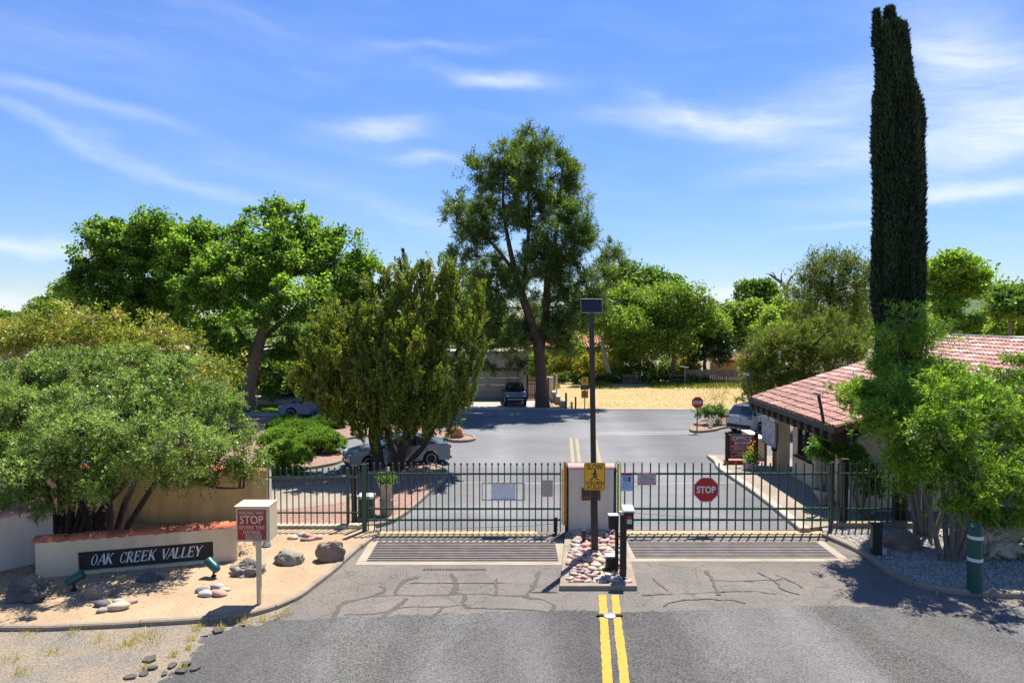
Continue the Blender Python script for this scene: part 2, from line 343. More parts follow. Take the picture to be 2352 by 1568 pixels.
M['lf_pine'] = leaf_mat('pine_needle', [(0, g(.028, .064, .020)), (.5, g(.095, .155, .036)), (1, g(.27, .32, .065))], .42, .5, .35)
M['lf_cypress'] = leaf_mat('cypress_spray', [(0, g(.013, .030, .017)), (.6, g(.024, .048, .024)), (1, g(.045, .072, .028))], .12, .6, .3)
M['lf_mesq'] = leaf_mat('feathery_leaf', [(0, g(.040, .095, .012)), (.5, g(.155, .265, .024)), (1, g(.36, .48, .05))], .40, .5, .35, tcol=1.7)
M['lf_light'] = leaf_mat('light_green_leaf', [(0, g(.060, .110, .014)), (.5, g(.155, .240, .034)), (1, g(.31, .40, .07))], .48, .5, .35, tcol=1.6)
M['lf_mid'] = leaf_mat('mid_green_leaf', [(0, g(.035, .080, .012)), (.5, g(.100, .178, .030)), (1, g(.21, .30, .055))], .45, .5, .35, tcol=1.6)
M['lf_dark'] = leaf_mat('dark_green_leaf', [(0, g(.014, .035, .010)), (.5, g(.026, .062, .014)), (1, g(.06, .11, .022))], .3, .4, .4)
M['lf_olive'] = leaf_mat('olive_pine_needle', [(0, g(.050, .085, .014)), (.5, g(.125, .165, .024)), (1, g(.26, .28, .04))], .36, .6, .3)
M['lf_yellow'] = leaf_mat('yellow_shrub_leaf', [(0, g(.16, .18, .03)), (.5, g(.30, .28, .04)), (1, g(.46, .38, .06))], .45, .6, .3)
M['lf_mound'] = leaf_mat('mound_juniper_spray', [(0, g(.035, .095, .010)), (.5, g(.120, .225, .022)), (1, g(.30, .43, .05))], .42, .6, .3)
M['lf_topiary'] = leaf_mat('glossy_potted_leaf', [(0, g(.05, .12, .015)), (.5, g(.10, .22, .02)), (1, g(.22, .36, .04))], .4, .3, .5)
M['lf_dry'] = leaf_mat('dry_twig_leaf', [(0, g(.36, .22, .07)), (.6, g(.52, .36, .12)), (1, g(.34, .36, .10))], .3, .7, .2)
M['lf_straw'] = leaf_mat('straw_blade', [(0, g(.34, .25, .11)), (.6, g(.45, .33, .15)), (1, g(.50, .39, .20))], .3, .8, .1)
M['solar_line'] = mat('solar_cell_line', (.014, .022, .04), .4)
M['lf_weed'] = leaf_mat('dry_weed_blade', [(0, g(.30, .26, .06)), (.6, g(.52, .40, .12)), (1, g(.56, .50, .22))], .3, .7, .2)
M['petal'] = leaf_mat('yellow_petal', [(0, g(.75, .48, .02)), (1, g(.85, .62, .04))], .3, .6, .2)

# ---------------------------------------------------------------- mesh builder
class MB:
    def __init__(s): s.v, s.f = [], []
    def add(s, vs, fs):
        o = len(s.v); s.v += [tuple(v) for v in vs]; s.f += [tuple(i + o for i in f) for f in fs]; return s
    def box(s, c, sz, rot=None, taper=1.0):
        x, y, z = (k / 2 for k in sz)
        vs = [Vector((a * x * (taper if d > 0 else 1), b * y * (taper if d > 0 else 1), d * z)) for d in (-1, 1) for b in (-1, 1) for a in (-1, 1)]
        if rot is not None: vs = [rot @ v for v in vs]
        c = Vector(c)
        return s.add([v + c for v in vs], [(0, 2, 3, 1), (4, 5, 7, 6), (0, 1, 5, 4), (2, 6, 7, 3), (0, 4, 6, 2), (1, 3, 7, 5)])
    def tube(s, pts, rad, n=8, caps=True):
        pts = [Vector(p) for p in pts]
        if isinstance(rad, (int, float)): rad = [rad] * len(pts)
        rings, ref = [], None
        for i, p in enumerate(pts):
            t = (pts[min(i + 1, len(pts) - 1)] - pts[max(i - 1, 0)])
            t = t.normalized() if t.length > 1e-9 else Vector((0, 0, 1))
            if ref is None: ref = t.orthogonal().normalized()
            ref = (ref - t * ref.dot(t)); ref = ref.normalized() if ref.length > 1e-6 else t.orthogonal().normalized()
            b = t.cross(ref)
            rings.append([p + (ref * math.cos(2 * math.pi * k / n) + b * math.sin(2 * math.pi * k / n)) * rad[i] for k in range(n)])
        vs = [v for r in rings for v in r]; fs = []
        for i in range(len(pts) - 1):
            for k in range(n):
                a, b2 = i * n + k, i * n + (k + 1) % n
                fs.append((a, b2, b2 + n, a + n))
        if caps: fs += [tuple(reversed(range(n))), tuple(range((len(pts) - 1) * n, len(pts) * n))]
        return s.add(vs, fs)
    def prism(s, poly, z0, z1):
        n = len(poly)
        a = sum(poly[i][0] * poly[(i + 1) % n][1] - poly[(i + 1) % n][0] * poly[i][1] for i in range(n))
        if a < 0: poly = poly[::-1]
        vs = [(p[0], p[1], z0) for p in poly] + [(p[0], p[1], z1) for p in poly]
        return s.add(vs, [tuple(reversed(range(n))), tuple(range(n, 2 * n))] + [(i, (i + 1) % n, n + (i + 1) % n, n + i) for i in range(n)])
    def lathe(s, prof, c, n=20):
        c = Vector(c); vs = []; fs = []
        for r, z in prof:
            vs += [c + Vector((r * math.cos(2 * math.pi * k / n), r * math.sin(2 * math.pi * k / n), z)) for k in range(n)]
        for i in range(len(prof) - 1):
            for k in range(n):
                a, b = i * n + k, i * n + (k + 1) % n
                fs.append((a, b, b + n, a + n))
        fs += [tuple(reversed(range(n))), tuple(range((len(prof) - 1) * n, len(prof) * n))]
        return s.add(vs, fs)
    def mesh(s, name, smooth=False, angle=None, bevel=0.0):
        me = bpy.data.meshes.new(name); me.from_pydata(s.v, [], s.f)
        if bevel:
            bm = bmesh.new(); bm.from_mesh(me)
            bmesh.ops.bevel(bm, geom=[e for e in bm.edges if e.calc_face_angle(0) > .6], offset=bevel, segments=2, affect='EDGES', profile=.5)
            bm.to_mesh(me); bm.free()
        me.update()
        if smooth or angle:
            me.polygons.foreach_set('use_smooth', [True] * len(me.polygons))
            if angle: me.set_sharp_from_angle(angle=R(angle))
        return me
    def build(s, name, m, parent=None, **k):
        return obj(name, s.mesh(name, **k), m, parent)
def obj(name, me, m=None, parent=None, loc=None, rot=None, scale=None):
    if m is not None and not me.materials: me.materials.append(M[m] if isinstance(m, str) else m)
    o = bpy.data.objects.new(name, me); col.objects.link(o)
    if parent is not None: o.parent = parent
    if loc is not None: o.location = loc
    if rot is not None: o.rotation_euler = rot
    if scale is not None: o.scale = scale
    return o
def tag(o, label=None, cat=None, group=None, kind=None):
    if label: o['label'] = label
    if cat: o['category'] = cat
    if group: o['group'] = group
    if kind: o['kind'] = kind
    return o
def thing(name, label, cat, loc=(0, 0, 0), rz=0.0, group=None):
    o = bpy.data.objects.new(name, None); col.objects.link(o)
    o.location = loc; o.rotation_euler = (0, 0, rz); o.empty_display_size = .2
    return tag(o, label, cat, group)
def struct(name, me, m, parent=None):
    o = obj(name, me, m, parent)
    if parent is None: o['kind'] = 'structure'
    return o
def sheet(name, poly, z, m, holes=(), parent=None, kind='structure'):
    loops = [[Vector((p[0], p[1], 0)) for p in poly]] + [[Vector((p[0], p[1], 0)) for p in h] for h in holes]
    vs = [(v.x, v.y, z) for l in loops for v in l]
    fs = tessellate_polygon(loops)
    fx = []
    for f in fs:
        a, b, c = (Vector(vs[i]) for i in f)
        fx.append(f if (b - a).cross(c - a).z > 0 else f[::-1])
    me = bpy.data.meshes.new(name); me.from_pydata(vs, [], fx); me.update()
    o = obj(name, me, m, parent)
    if parent is None: o['kind'] = kind
    return o
def slab(name, poly, z0, z1, m, parent=None):
    """a raised flat body with a tessellated top and vertical sides"""
    top = tessellate_polygon([[Vector((p[0], p[1], 0)) for p in poly]])
    n = len(poly)
    vs = [(p[0], p[1], z1) for p in poly] + [(p[0], p[1], z0) for p in poly]
    fx = []
    for f in top:
        a, b, c = (Vector(vs[i]) for i in f)
        fx.append(f if (b - a).cross(c - a).z > 0 else f[::-1])
    ar = sum(poly[i][0] * poly[(i + 1) % n][1] - poly[(i + 1) % n][0] * poly[i][1] for i in range(n))
    for i in range(n):
        j = (i + 1) % n
        fx.append((n + i, n + j, j, i) if ar > 0 else (i, j, n + j, n + i))
    me = bpy.data.meshes.new(name); me.from_pydata(vs, [], fx); me.update()
    o = obj(name, me, m, parent)
    if parent is None: o['kind'] = 'structure'
    return o
def smooth_path(pts, n=6):
    """Catmull-Rom through 2-D or 3-D points"""
    pts = [Vector(p) for p in pts]; out = []
    for i in range(len(pts) - 1):
        a, b, c, d = pts[max(i - 1, 0)], pts[i], pts[i + 1], pts[min(i + 2, len(pts) - 1)]
        for k in range(n):
            t = k / n
            out.append(.5 * ((2 * b) + (c - a) * t + (2 * a - 5 * b + 4 * c - d) * t * t + (3 * b - a - 3 * c + d) * t ** 3))
    return out + [pts[-1]]
def kerb(name, path, width, z0, z1, m, section=1.6, seed=1):
    """kerb run made of separate sections with open joints"""
    rd = random.Random(seed)
    root = bpy.data.objects.new(name, None); col.objects.link(root); root['kind'] = 'structure'
    pts = smooth_path([(p[0], p[1]) for p in path], 8)
    d = [0.0]
    for a, b in zip(pts, pts[1:]): d.append(d[-1] + (b - a).length)
    def at(s):
        for i in range(len(d) - 1):
            if s <= d[i + 1]:
                t = (s - d[i]) / max(d[i + 1] - d[i], 1e-9); return pts[i].lerp(pts[i + 1], t), (pts[i + 1] - pts[i]).normalized()
        return pts[-1], (pts[-1] - pts[-2]).normalized()
    n = max(1, round(d[-1] / section)); L = d[-1] / n
    for k in range(n):
        s0, s1 = k * L + .006, (k + 1) * L - .006
        st = 6; vs = []; dz = rd.uniform(-.006, .006); sh = rd.uniform(-.01, .01)
        for i in range(st + 1):
            p, t = at(s0 + (s1 - s0) * i / st); nn = Vector((-t.y, t.x)); p = p + nn * sh
            w = width / 2
            for (o, z) in ((-w, z0), (-w, z1 - .03 + dz), (-w + .03, z1 + dz), (w - .03, z1 + dz), (w, z1 - .03 + dz), (w, z0)):
                q = p + nn * o; vs.append((q.x, q.y, z))
        fs = []
        for i in range(st):
            for j in range(5): a = i * 6 + j; fs.append((a, a + 6, a + 7, a + 1))
        fs += [tuple(range(6)), tuple(reversed(range(st * 6, st * 6 + 6)))]
        me = bpy.data.meshes.new('kerb_section'); me.from_pydata(vs, [], fs); me.update()
        obj('kerb_section', me, m, root)
    return root

# ---------------------------------------------------------------- lettering
def text_mesh(txt, size, extr=.003, bold=0.0, sx=1.0, name='lettering'):
    cu = bpy.data.curves.new('text', 'FONT'); cu.body = txt; cu.size = size; cu.extrude = extr; cu.align_x = 'CENTER'; cu.align_y = 'CENTER'; cu.offset = bold; cu.resolution_u = 3
    ob = bpy.data.objects.new('text', cu); col.objects.link(ob)
    dg = bpy.context.evaluated_depsgraph_get()
    me = bpy.data.meshes.new_from_object(ob.evaluated_get(dg)); me.name = name; me.materials.clear()
    bpy.data.objects.remove(ob); bpy.data.curves.remove(cu)
    if sx != 1.0: me.transform(Matrix.Scale(sx, 4, (1, 0, 0)))
    return me
def text(txt, width, height, m, parent, loc, rot=(math.pi / 2, 0, 0), extr=.002, bold=0.0, name='lettering'):
    """text fitted to width x height, facing -Y by default"""
    me = text_mesh(txt, 1.0, extr, bold)
    n = len(me.vertices); co = np.empty(n * 3, np.float32); me.vertices.foreach_get('co', co); co = co.reshape(-1, 3)
    mn, mx = co.min(0), co.max(0)
    co[:, 0] = (co[:, 0] - (mn[0] + mx[0]) / 2) * width / (mx[0] - mn[0]); co[:, 1] = (co[:, 1] - (mn[1] + mx[1]) / 2) * height / (mx[1] - mn[1])
    me.vertices.foreach_set('co', co.ravel()); me.update()
    return obj(name, me, m, parent, loc, rot)

# ---------------------------------------------------------------- leaves and trees
def unit(a): return a / np.maximum(np.linalg.norm(a, axis=1, keepdims=True), 1e-9)
def leaves(name, base, dirs, length, width, m, parent, var, mid=.5, up=1.1):
    n = len(base)
    side = unit(np.cross(dirs, rng.normal(size=(n, 3)) + np.array([0, 0, up])))
    length = np.broadcast_to(np.asarray(length), (n,))[:, None]; width = np.broadcast_to(np.asarray(width), (n,))[:, None]
    v = np.empty((n, 4, 3), np.float32)
    v[:, 0] = base; c = base + dirs * length * mid
    nrm = np.cross(dirs, side)
    v[:, 1] = c + side * width * .5 + nrm * width * .12; v[:, 2] = base + dirs * length; v[:, 3] = c - side * width * .5 + nrm * width * .12
    me = bpy.data.meshes.new(name)
    me.vertices.add(n * 4); me.vertices.foreach_set('co', v.ravel())
    me.loops.add(n * 4); me.loops.foreach_set('vertex_index', np.arange(n * 4, dtype=np.int32))
    me.polygons.add(n); me.polygons.foreach_set('loop_start', np.arange(0, n * 4, 4, dtype=np.int32)); me.polygons.foreach_set('loop_total', np.full(n, 4, np.int32))
    a = me.attributes.new('var', 'FLOAT', 'FACE'); a.data.foreach_set('value', np.clip(var, 0, 1).astype(np.float32))
    me.update(calc_edges=True)
    return obj(name, me, m, parent)
def lobes_px(lst, D, depth=.8, spread=0.0, seed=1):
    """(px, py, rx, ry[, dy]) -> world ellipsoids (centre, radii)"""
    rd = random.Random(seed); out = []
    for l in lst:
        px, py, rx, ry = l[:4]
        dy = l[4] if len(l) > 4 else rd.uniform(-spread, spread)
        d = D + dy
        out.append((np.array(P(px, py, d)), np.array([rx * d / F, (rx + ry) * .5 * depth * d / F, ry * d / F])))
    return out
def clump_centres(lobes, n, shell=.45, low=.55):
    vol = np.array([(l[1][0] * l[1][1] * l[1][2]) ** .72 for l in lobes]); cnt = np.maximum(3, (vol / vol.sum() * n).astype(int))
    cs, outw, lid = [], [], []
    for i, ((c, r), k) in enumerate(zip(lobes, cnt)):
        d = unit(rng.normal(size=(k * 2, 3)))
        keep = (d[:, 2] > -.25) | (rng.random(k * 2) < low)
        d = d[keep][:k]
        rad = rng.random(len(d)) ** shell
        cs.append(c + d * r * rad[:, None]); outw.append(d); lid += [i] * len(d)
    return np.vstack(cs), np.vstack(outw), np.array(lid)
def foliage(name, lobes, n_clump, per, rc, L, W, m, parent, style='broad', shell=.45, low=.55, flat=.7, bias=0.0, vspread=.28, grp=1, grp_r=.6, grp_flat=.55):
    cs, ow, lid = clump_centres(lobes, n_clump / grp, shell, low)
    gv = np.zeros(len(cs))
    if grp > 1:                 # boughs: several clumps share one bough, with open gaps between boughs
        gi = np.repeat(np.arange(len(cs)), grp); k = len(gi)
        off = unit(rng.normal(size=(k, 3))) * (grp_r * rng.random(k) ** .5 * rng.uniform(.7, 1.3, len(cs))[gi])[:, None]; off[:, 2] *= grp_flat
        gv = rng.normal(0, .07, len(cs))[gi]
        cs = cs[gi] + off; ow = unit(ow[gi] * .7 + off / grp_r * .8); lid = lid[gi]
    n = len(cs)
    k = np.maximum(3, (per * rng.uniform(.5, 1.5, n)).astype(int))
    idx = np.repeat(np.arange(n), k); N = len(idx)
    crad = rc * rng.uniform(.5, 1.5, n)[idx]
    cvar = (rng.normal(.5 + bias, .13, n) + gv)[idx]
    o = ow[idx]
    if style == 'broad':
        off = unit(rng.normal(size=(N, 3))) * (rng.random(N) ** .45 * crad)[:, None]; off[:, 2] *= flat
        d = unit(rng.normal(size=(N, 3)) * .75 + o * .55 + np.array([0, 0, -.15]))
        b = cs[idx] + off
    elif style == 'spray':      # leafy twigs: leaves strung along short arching shoots
        nt = 7; tw = rng.integers(0, nt, N)
        td = unit(rng.normal(size=(n * nt, 3)) * .7 + np.repeat(ow, nt, 0) * .8 + np.array([0, 0, .25]))[idx * nt + tw]
        s = rng.random(N) ** .8
        b = cs[idx] + td * (s * crad * 1.5)[:, None] + np.array([0, 0, -1]) * (s ** 2 * crad * .35)[:, None] + rng.normal(size=(N, 3)) * (.09 * crad)[:, None]
        d = unit(td * .55 + rng.normal(size=(N, 3)) * .6)
    elif style == 'flame':      # upright juniper / cypress sprays
        h = rng.random(N)
        ax = unit(o * np.array([.45, .45, .1]) + np.array([0, 0, 1.0]) + (rng.normal(size=(n, 3)) * .22)[idx] + rng.normal(size=(N, 3)) * .06)
        w = (1 - h) ** .7 * (.25 + h) * 1.25
        b = cs[idx] + ax * ((h - .35) * crad * 2.6)[:, None] + unit(rng.normal(size=(N, 3))) * (crad * .55 * w * rng.random(N) ** .5)[:, None]
        d = unit(ax * 1.1 + o * .35 + rng.normal(size=(N, 3)) * .5)
    elif style == 'needle':     # shoots bristling with needles
        nt = 5; tw = rng.integers(0, nt, N)
        td = unit(rng.normal(size=(n * nt, 3)) * .55 + np.repeat(ow, nt, 0) * .75 + np.array([0, 0, .75]))[idx * nt + tw]
        s = rng.random(N)
        b = cs[idx] + td * (s * crad * 1.5)[:, None] + rng.normal(size=(N, 3)) * (.05 * crad)[:, None]
        d = unit(td * .8 + unit(rng.normal(size=(N, 3))) * .85)
    var = cvar + rng.normal(0, vspread * .6, N)
    sz = rng.uniform(.5, 1.45, N)
    leaves(name, b.astype(np.float32), d, L * sz, W * sz, m, parent, var)
    return cs, lid
def bend(a, b, sag=.12, n=5, jit=.06):
    a, b = Vector(a), Vector(b); d = (b - a).length; out = []
    j = Vector((random.uniform(-1, 1), random.uniform(-1, 1), random.uniform(-.5, 1))) * d * jit
    for i in range(n):
        t = i / (n - 1); out.append(a.lerp(b, t) + (j + Vector((0, 0, d * sag))) * (4 * t * (1 - t)) * .5)
    return out
def skeleton(mb, lobes, trunk_paths, cs, lid, limb_r, twig_every=6, twig_r=.02):
    nodes = [p for path in trunk_paths for p in path]
    for i, (c, r) in enumerate(lobes):
        tgt = Vector(c)
        cand = [p for p in nodes if p.z < tgt.z + .3] or nodes
        a = min(cand, key=lambda p: (p - tgt).length + abs(p.z - tgt.z) * .15)
        path = bend(a, tgt)
        mb.tube(path, [limb_r * (1 - .7 * t / 4) for t in range(5)], 6)
        sel = np.where(lid == i)[0][::twig_every]
        for j in sel:
            q = Vector(cs[j]); s = min(path, key=lambda p: (p - q).length)
            mb.tube(bend(s, q, .05, 4), [twig_r * 1.6, twig_r * 1.2, twig_r, twig_r * .5], 4, caps=False)
def tree(name, label, base, trunks, lobes, n_clump, per, rc, L, W, leafm, bark, style='broad', limb_r=.12, twig_every=6, twig_r=.03, group=None, cat='tree', crown='crown', **k):
    """trunks: list of (points, radii) in world space"""
    root = thing(name, label, cat, base, 0, group)
    off = Vector(base)
    mb = MB()
    paths = []
    for pts, rad in trunks:
        pts = [Vector(p) for p in pts]
        nn = 5
        sp = smooth_path(pts, nn); rr = np.interp(np.linspace(0, len(pts) - 1, len(sp)), range(len(pts)), rad)
        paths.append(sp); mb.tube(sp, list(rr), 9)
    cs, ow, lid = None, None, None
    o_before = rng.bit_generator.state
    cs, lid = foliage(crown, lobes, n_clump, per, rc, L, W, leafm, root, style, **k)
    skeleton(mb, lobes, paths, cs, lid, limb_r, twig_every, twig_r)
    t = mb.build('trunk', bark, root, smooth=True)
    for ch in root.children: ch.location = -off
    return root
# ================================================================ GROUND, ROADS, BEDS
PIT_L = (-4.15, 1.32, 19.15, 20.85)
PIT_R = (3.57, 9.40, 19.42, 20.90)
rect = lambda a: [(a[0], a[2]), (a[1], a[2]), (a[1], a[3]), (a[0], a[3])]
def ragged(path, n, amp, seed=1):
    rd = random.Random(seed); pts = smooth_path(path, n)
    return [(p.x + rd.uniform(-amp, amp), p.y + rd.uniform(-amp, amp)) for p in pts]
sheet('ground', [(-2500, -60), (2500, -60), (2500, 4500), (-2500, 4500)], 0.0, 'earth', [rect(PIT_L), rect(PIT_R)])
YS = 22.05
sheet('front_road', [(-16, 2), (34, 2), (34, YS), (-16, YS)], .004, 'old', [rect(PIT_L), rect(PIT_R)])
chip_top = ragged([G2(430, 1432), G2(560, 1425), G2(760, 1420), G2(960, 1411), G2(1150, 1405), G2(1300, 1401), G2(1420, 1404), G2(1550, 1402), G2(1700, 1396), G2(1900, 1391), G2(2150, 1400), G2(2500, 1404), G2(2900, 1404)], 12, .07, 3)
sheet('chip_seal_road', [(-9, 3), (34, 3)] + chip_top[::-1], .008, 'chip')
sheet('inner_road', [(-60, YS), (60, YS), (60, 50.3), (-60, 50.3)], .0045, 'inner')
strip_edge = ragged([G2(640, 1412), G2(600, 1432), G2(520, 1446), G2(470, 1462), G2(450, 1500), G2(420, 1535), G2(370, 1568), G2(330, 1610), G2(300, 1700)], 10, .11, 5)
left_kerb = [(-26, 15.0), (-18, 15.1), G2(0, 1446), G2(200, 1442), G2(380, 1433), G2(500, 1425), G2(560, 1417), G2(620, 1402), G2(680, 1376), G2(720, 1347), G2(770, 1308), G2(820, 1264), G2(856, 1236), G2(866, 1224)]
lk = [(p.x, p.y) for p in smooth_path(left_kerb, 6)]
lk_cut = [p for p in lk if p[1] < 17.4]
sheet('dirt_shoulder', strip_edge + [(-26, 8)] + lk_cut, .012, 'strip')
slab('sand_bed', [(p[0] - .05, p[1] + .06) for p in lk] + [(-4.5, 22.2), (-26, 23.2)], 0, .10, 'sand')
kerb('planting_bed_kerb', left_kerb, .17, -.05, .13, 'kerb', 1.5, 2)
right_kerb = [G2(1893, 1232), G2(1940, 1252), G2(1990, 1277), G2(2035, 1310), G2(2085, 1338), G2(2150, 1355), G2(2250, 1366), G2(2360, 1372), G2(2600, 1380), G2(2900, 1386)]
rk = [(p.x, p.y) for p in smooth_path(right_kerb, 6)]
slab('gravel_bed', [(p[0] + .03, p[1] + .08) for p in rk] + [(22, 24), (10.2, 22.3)], 0, .09, 'gravel')
kerb('gravel_bed_kerb', right_kerb, .2, -.05, .14, 'kerb', 2.0, 4)
def pebbles(name, poly, z, n, rmin, rmax, m, seed):
    r2 = np.random.default_rng(seed); P2 = np.array(poly); mn, mx = P2.min(0), P2.max(0)
    q = r2.uniform(mn, mx, (n, 2)); inside = np.zeros(n, bool); j = len(P2) - 1
    for i in range(len(P2)):
        xi, yi = P2[i]; xj, yj = P2[j]
        inside ^= ((yi > q[:, 1]) != (yj > q[:, 1])) & (q[:, 0] < (xj - xi) * (q[:, 1] - yi) / (yj - yi + 1e-12) + xi); j = i
    q = q[inside]; n = len(q); oc = np.array([[1, 0, 0], [0, 1, 0], [-1, 0, 0], [0, -1, 0], [0, 0, .8]])
    s = r2.uniform(rmin, rmax, (n, 1, 1)); v = oc[None] * s * r2.uniform(.6, 1.3, (n, 5, 1))
    a = r2.uniform(0, 6.28, n); ca, sa = np.cos(a)[:, None], np.sin(a)[:, None]
    x = v[:, :, 0] * ca - v[:, :, 1] * sa; y = v[:, :, 0] * sa + v[:, :, 1] * ca
    v = np.stack([x + q[:, :1], y + q[:, 1:], v[:, :, 2] + z - .003], 2).reshape(-1, 3)
    f = (np.arange(n)[:, None, None] * 5 + np.array([[0, 1, 4], [1, 2, 4], [2, 3, 4], [3, 0, 4]])[None]).reshape(-1, 3)
    me = bpy.data.meshes.new(name); me.from_pydata(v.tolist(), [], f.tolist()); me.update()
    return tag(obj(name, me, m), kind='stuff')
pebbles('gravel', [(p[0] + .1, p[1] + .15) for p in rk] + [(20, 22), (10.4, 22)], .09, 16000, .02, .05, mat('loose_gravel', (.50, .46, .38), .9, c2=(.13, .12, .105), scale=14, contrast=.15), 3)
pebbles('road_grit', strip_edge[:-6] + [(-14, 11)] + lk_cut, .012, 5000, .01, .028, mat('loose_grit', (.44, .40, .34), .9, c2=(.14, .13, .12), scale=12, contrast=.15), 4)
pebbles('sand_litter', [(p[0] - .2, p[1] + .2) for p in lk] + [(-5, 21.5), (-15, 21.5)], .10, 7000, .006, .026, mat('bed_litter', (.48, .34, .22), .9, c2=(.18, .12, .08), scale=14, contrast=.15), 6)
pebbles('leaf_litter', [G2(650, 1395), G2(720, 1365), G2(830, 1310), G2(960, 1306), G2(900, 1340), G2(760, 1400)], .006, 900, .008, .03, mat('dry_leaf_litter', (.36, .26, .18), .9, c2=(.16, .11, .08), scale=14), 8)

pebbles('bark_litter', [(-12.6, 17.3), (-9.5, 18.0), (-7.4, 18.8), (-7.6, 21.8), (-14, 21.9), (-15.5, 18.5)], .10, 3800, .012, .04, mat('bark_and_leaf_litter', (.26, .17, .10), .95, c2=(.08, .055, .035), scale=14, contrast=.15), 9)
pebbles('island_grit', [(1.4, 17.3), (3.0, 17.3), (3.4, 21.4), (1.8, 21.4)], .05, 2600, .012, .04, 'ston_tan', 10)

# sealed cracks in the old paving
def cracks(name, lines, z, parent=None):
    mb = MB()
    for li, (w, pts) in enumerate(lines):
        sp = [Vector(p) + Vector((noise.noise(Vector((p[0] * 3, p[1] * 3, 1))), noise.noise(Vector((p[0] * 3, p[1] * 3, 9))))) * .07 for p in smooth_path([G2(*p) for p in pts], 14)]; rd = random.Random(li)
        vs, fs = [], []
        for i, p in enumerate(sp):
            t = (sp[min(i + 1, len(sp) - 1)] - sp[max(i - 1, 0)]).normalized(); n = Vector((-t.y, t.x))
            ww = w * (.7 + .75 * noise.noise(Vector((p.x * 3.1, p.y * 3.1, li)))) * rd.uniform(.6, 1.35) * (.35 if i in (0, len(sp) - 1) else 1)
            for s in (-1, 1): q = p + n * ww * .5 * s; vs.append((q.x, q.y, z + li * .0006))
        for i in range(len(sp) - 1): fs.append((2 * i, 2 * i + 2, 2 * i + 3, 2 * i + 1))
        mb.add(vs, fs)
    o = mb.build(name, 'tar', parent); o['kind'] = 'structure'
    return o
z2 = lambda pts: [((700 + x / 2.24) * .784, (1300 + y / 2.24) * .784) for x, y in pts]
z3 = lambda pts: [((1500 + x / 2.614) * .784, (1300 + y / 2.614) * .784) for x, y in pts]
cracks('crack_sealer', [
    (0.187, z2([(600, 1172), (640, 1110), (690, 1040), (760, 1030)])), (0.094, z2([(700, 1040), (900, 1000), (1130, 995), (1380, 992), (1500, 985), (1860, 1000)])),
    (0.122, z2([(1860, 1000), (1960, 1015), (2050, 1050), (2060, 1085), (1990, 1125)])), (0.103, z2([(690, 1122), (900, 1110), (1000, 1080), (1110, 1010)])),
    (0.140, z2([(925, 1160), (970, 1110), (1040, 1072), (1110, 1010)])), (0.065, z2([(1040, 1072), (1350, 1066), (1480, 1060)])), (0.159, z2([(1020, 995), (1050, 935), (1110, 890), (1180, 880)])),
    (0.178, z2([(1390, 850), (1415, 900), (1420, 945), (1390, 990)])), (0.140, z2([(1490, 990), (1470, 1045), (1520, 1078)])), (0.065, z2([(1510, 1076), (1800, 1085), (2050, 1102)])),
    (0.159, z2([(1970, 835), (1930, 950), (1860, 1010)])), (0.122, z2([(1260, 1145), (1340, 1068)])), (0.085, z2([(870, 1003), (955, 965), (930, 930)])), (0.056, z2([(1120, 915), (1400, 912), (1800, 915)])), (0.075, z2([(1690, 880), (1690, 990)])),
    (0.112, z3([(1470, 968), (1530, 1030), (1560, 1120), (1590, 1160)])), (0.056, z3([(1080, 1030), (1190, 1130)])), (0.056, z3([(1150, 1245), (1300, 1198), (1600, 1192), (1790, 1222)])), (0.047, z3([(1550, 1048), (1800, 1052), (2080, 1040)])), (0.047, z3([(1560, 1135), (1800, 1128), (2020, 1150)])),
    (0.047, z3([(1000, 1160), (1300, 1150), (1560, 1135)])), (0.065, z3([(1880, 985), (1990, 1040), (2080, 1120), (2200, 1150)])), (0.047, z3([(2010, 1000), (2150, 1060), (2230, 1110)]))], .0085)

# centre lines in front of the gate
def stripe(name, pts, w, z, m, amp=.012, seed=1):
    rd = random.Random(seed); sp = smooth_path([G2(*p) for p in pts], 14); vs = []; fs = []
    for i, p in enumerate(sp):
        t = (sp[min(i + 1, len(sp) - 1)] - sp[max(i - 1, 0)]).normalized(); n = Vector((-t.y, t.x))
        for s in (-1, 1): q = p + n * (w * .5 + rd.uniform(-amp, amp)) * s; vs.append((q.x, q.y, z))
    for i in range(len(sp) - 1): fs.append((2 * i, 2 * i + 2, 2 * i + 3, 2 * i + 1))
    me = bpy.data.meshes.new(name); me.from_pydata(vs, [], fs); me.update()
    return struct(name, me, m)
stripe('yellow_line', [(1384, 1366), (1388, 1440), (1393, 1520), (1399, 1640)], .19, .0135, 'yellow_paint', seed=1)
stripe('yellow_line', [(1413, 1366), (1420, 1440), (1430, 1520), (1444, 1640)], .18, .0135, 'yellow_paint', seed=2)
stripe('yellow_line', [(1316, 1062), (1311, 1006)], .17, .0085, 'faded_yellow', seed=3)
stripe('yellow_line', [(1331, 1062), (1324, 1006)], .17, .0085, 'faded_yellow', seed=4)
stripe('yellow_line', [(1378, 1062), (1366, 1006)], .17, .0085, 'faded_yellow', seed=5)
stripe('yellow_line', [(1308, 1003.5), (1368, 1003.5)], .14, .0125, 'faded_yellow', .004, seed=6)
stripe('stop_line', [(1372, 993.2), (1480, 992.2), (1588, 990.6)], .17, .0085, 'white_line', .006, seed=7)
stripe('stop_line', [(1366, 997.4), (1480, 996.6), (1590, 995.0)], .17, .0085, 'white_line', .006, seed=8)
stripe('paving_seam', [(1010, 1107), (1250, 1110), (1460, 1112), (1580, 1110), (1700, 1108)], .07, .0085, 'concrete', .004, seed=9)

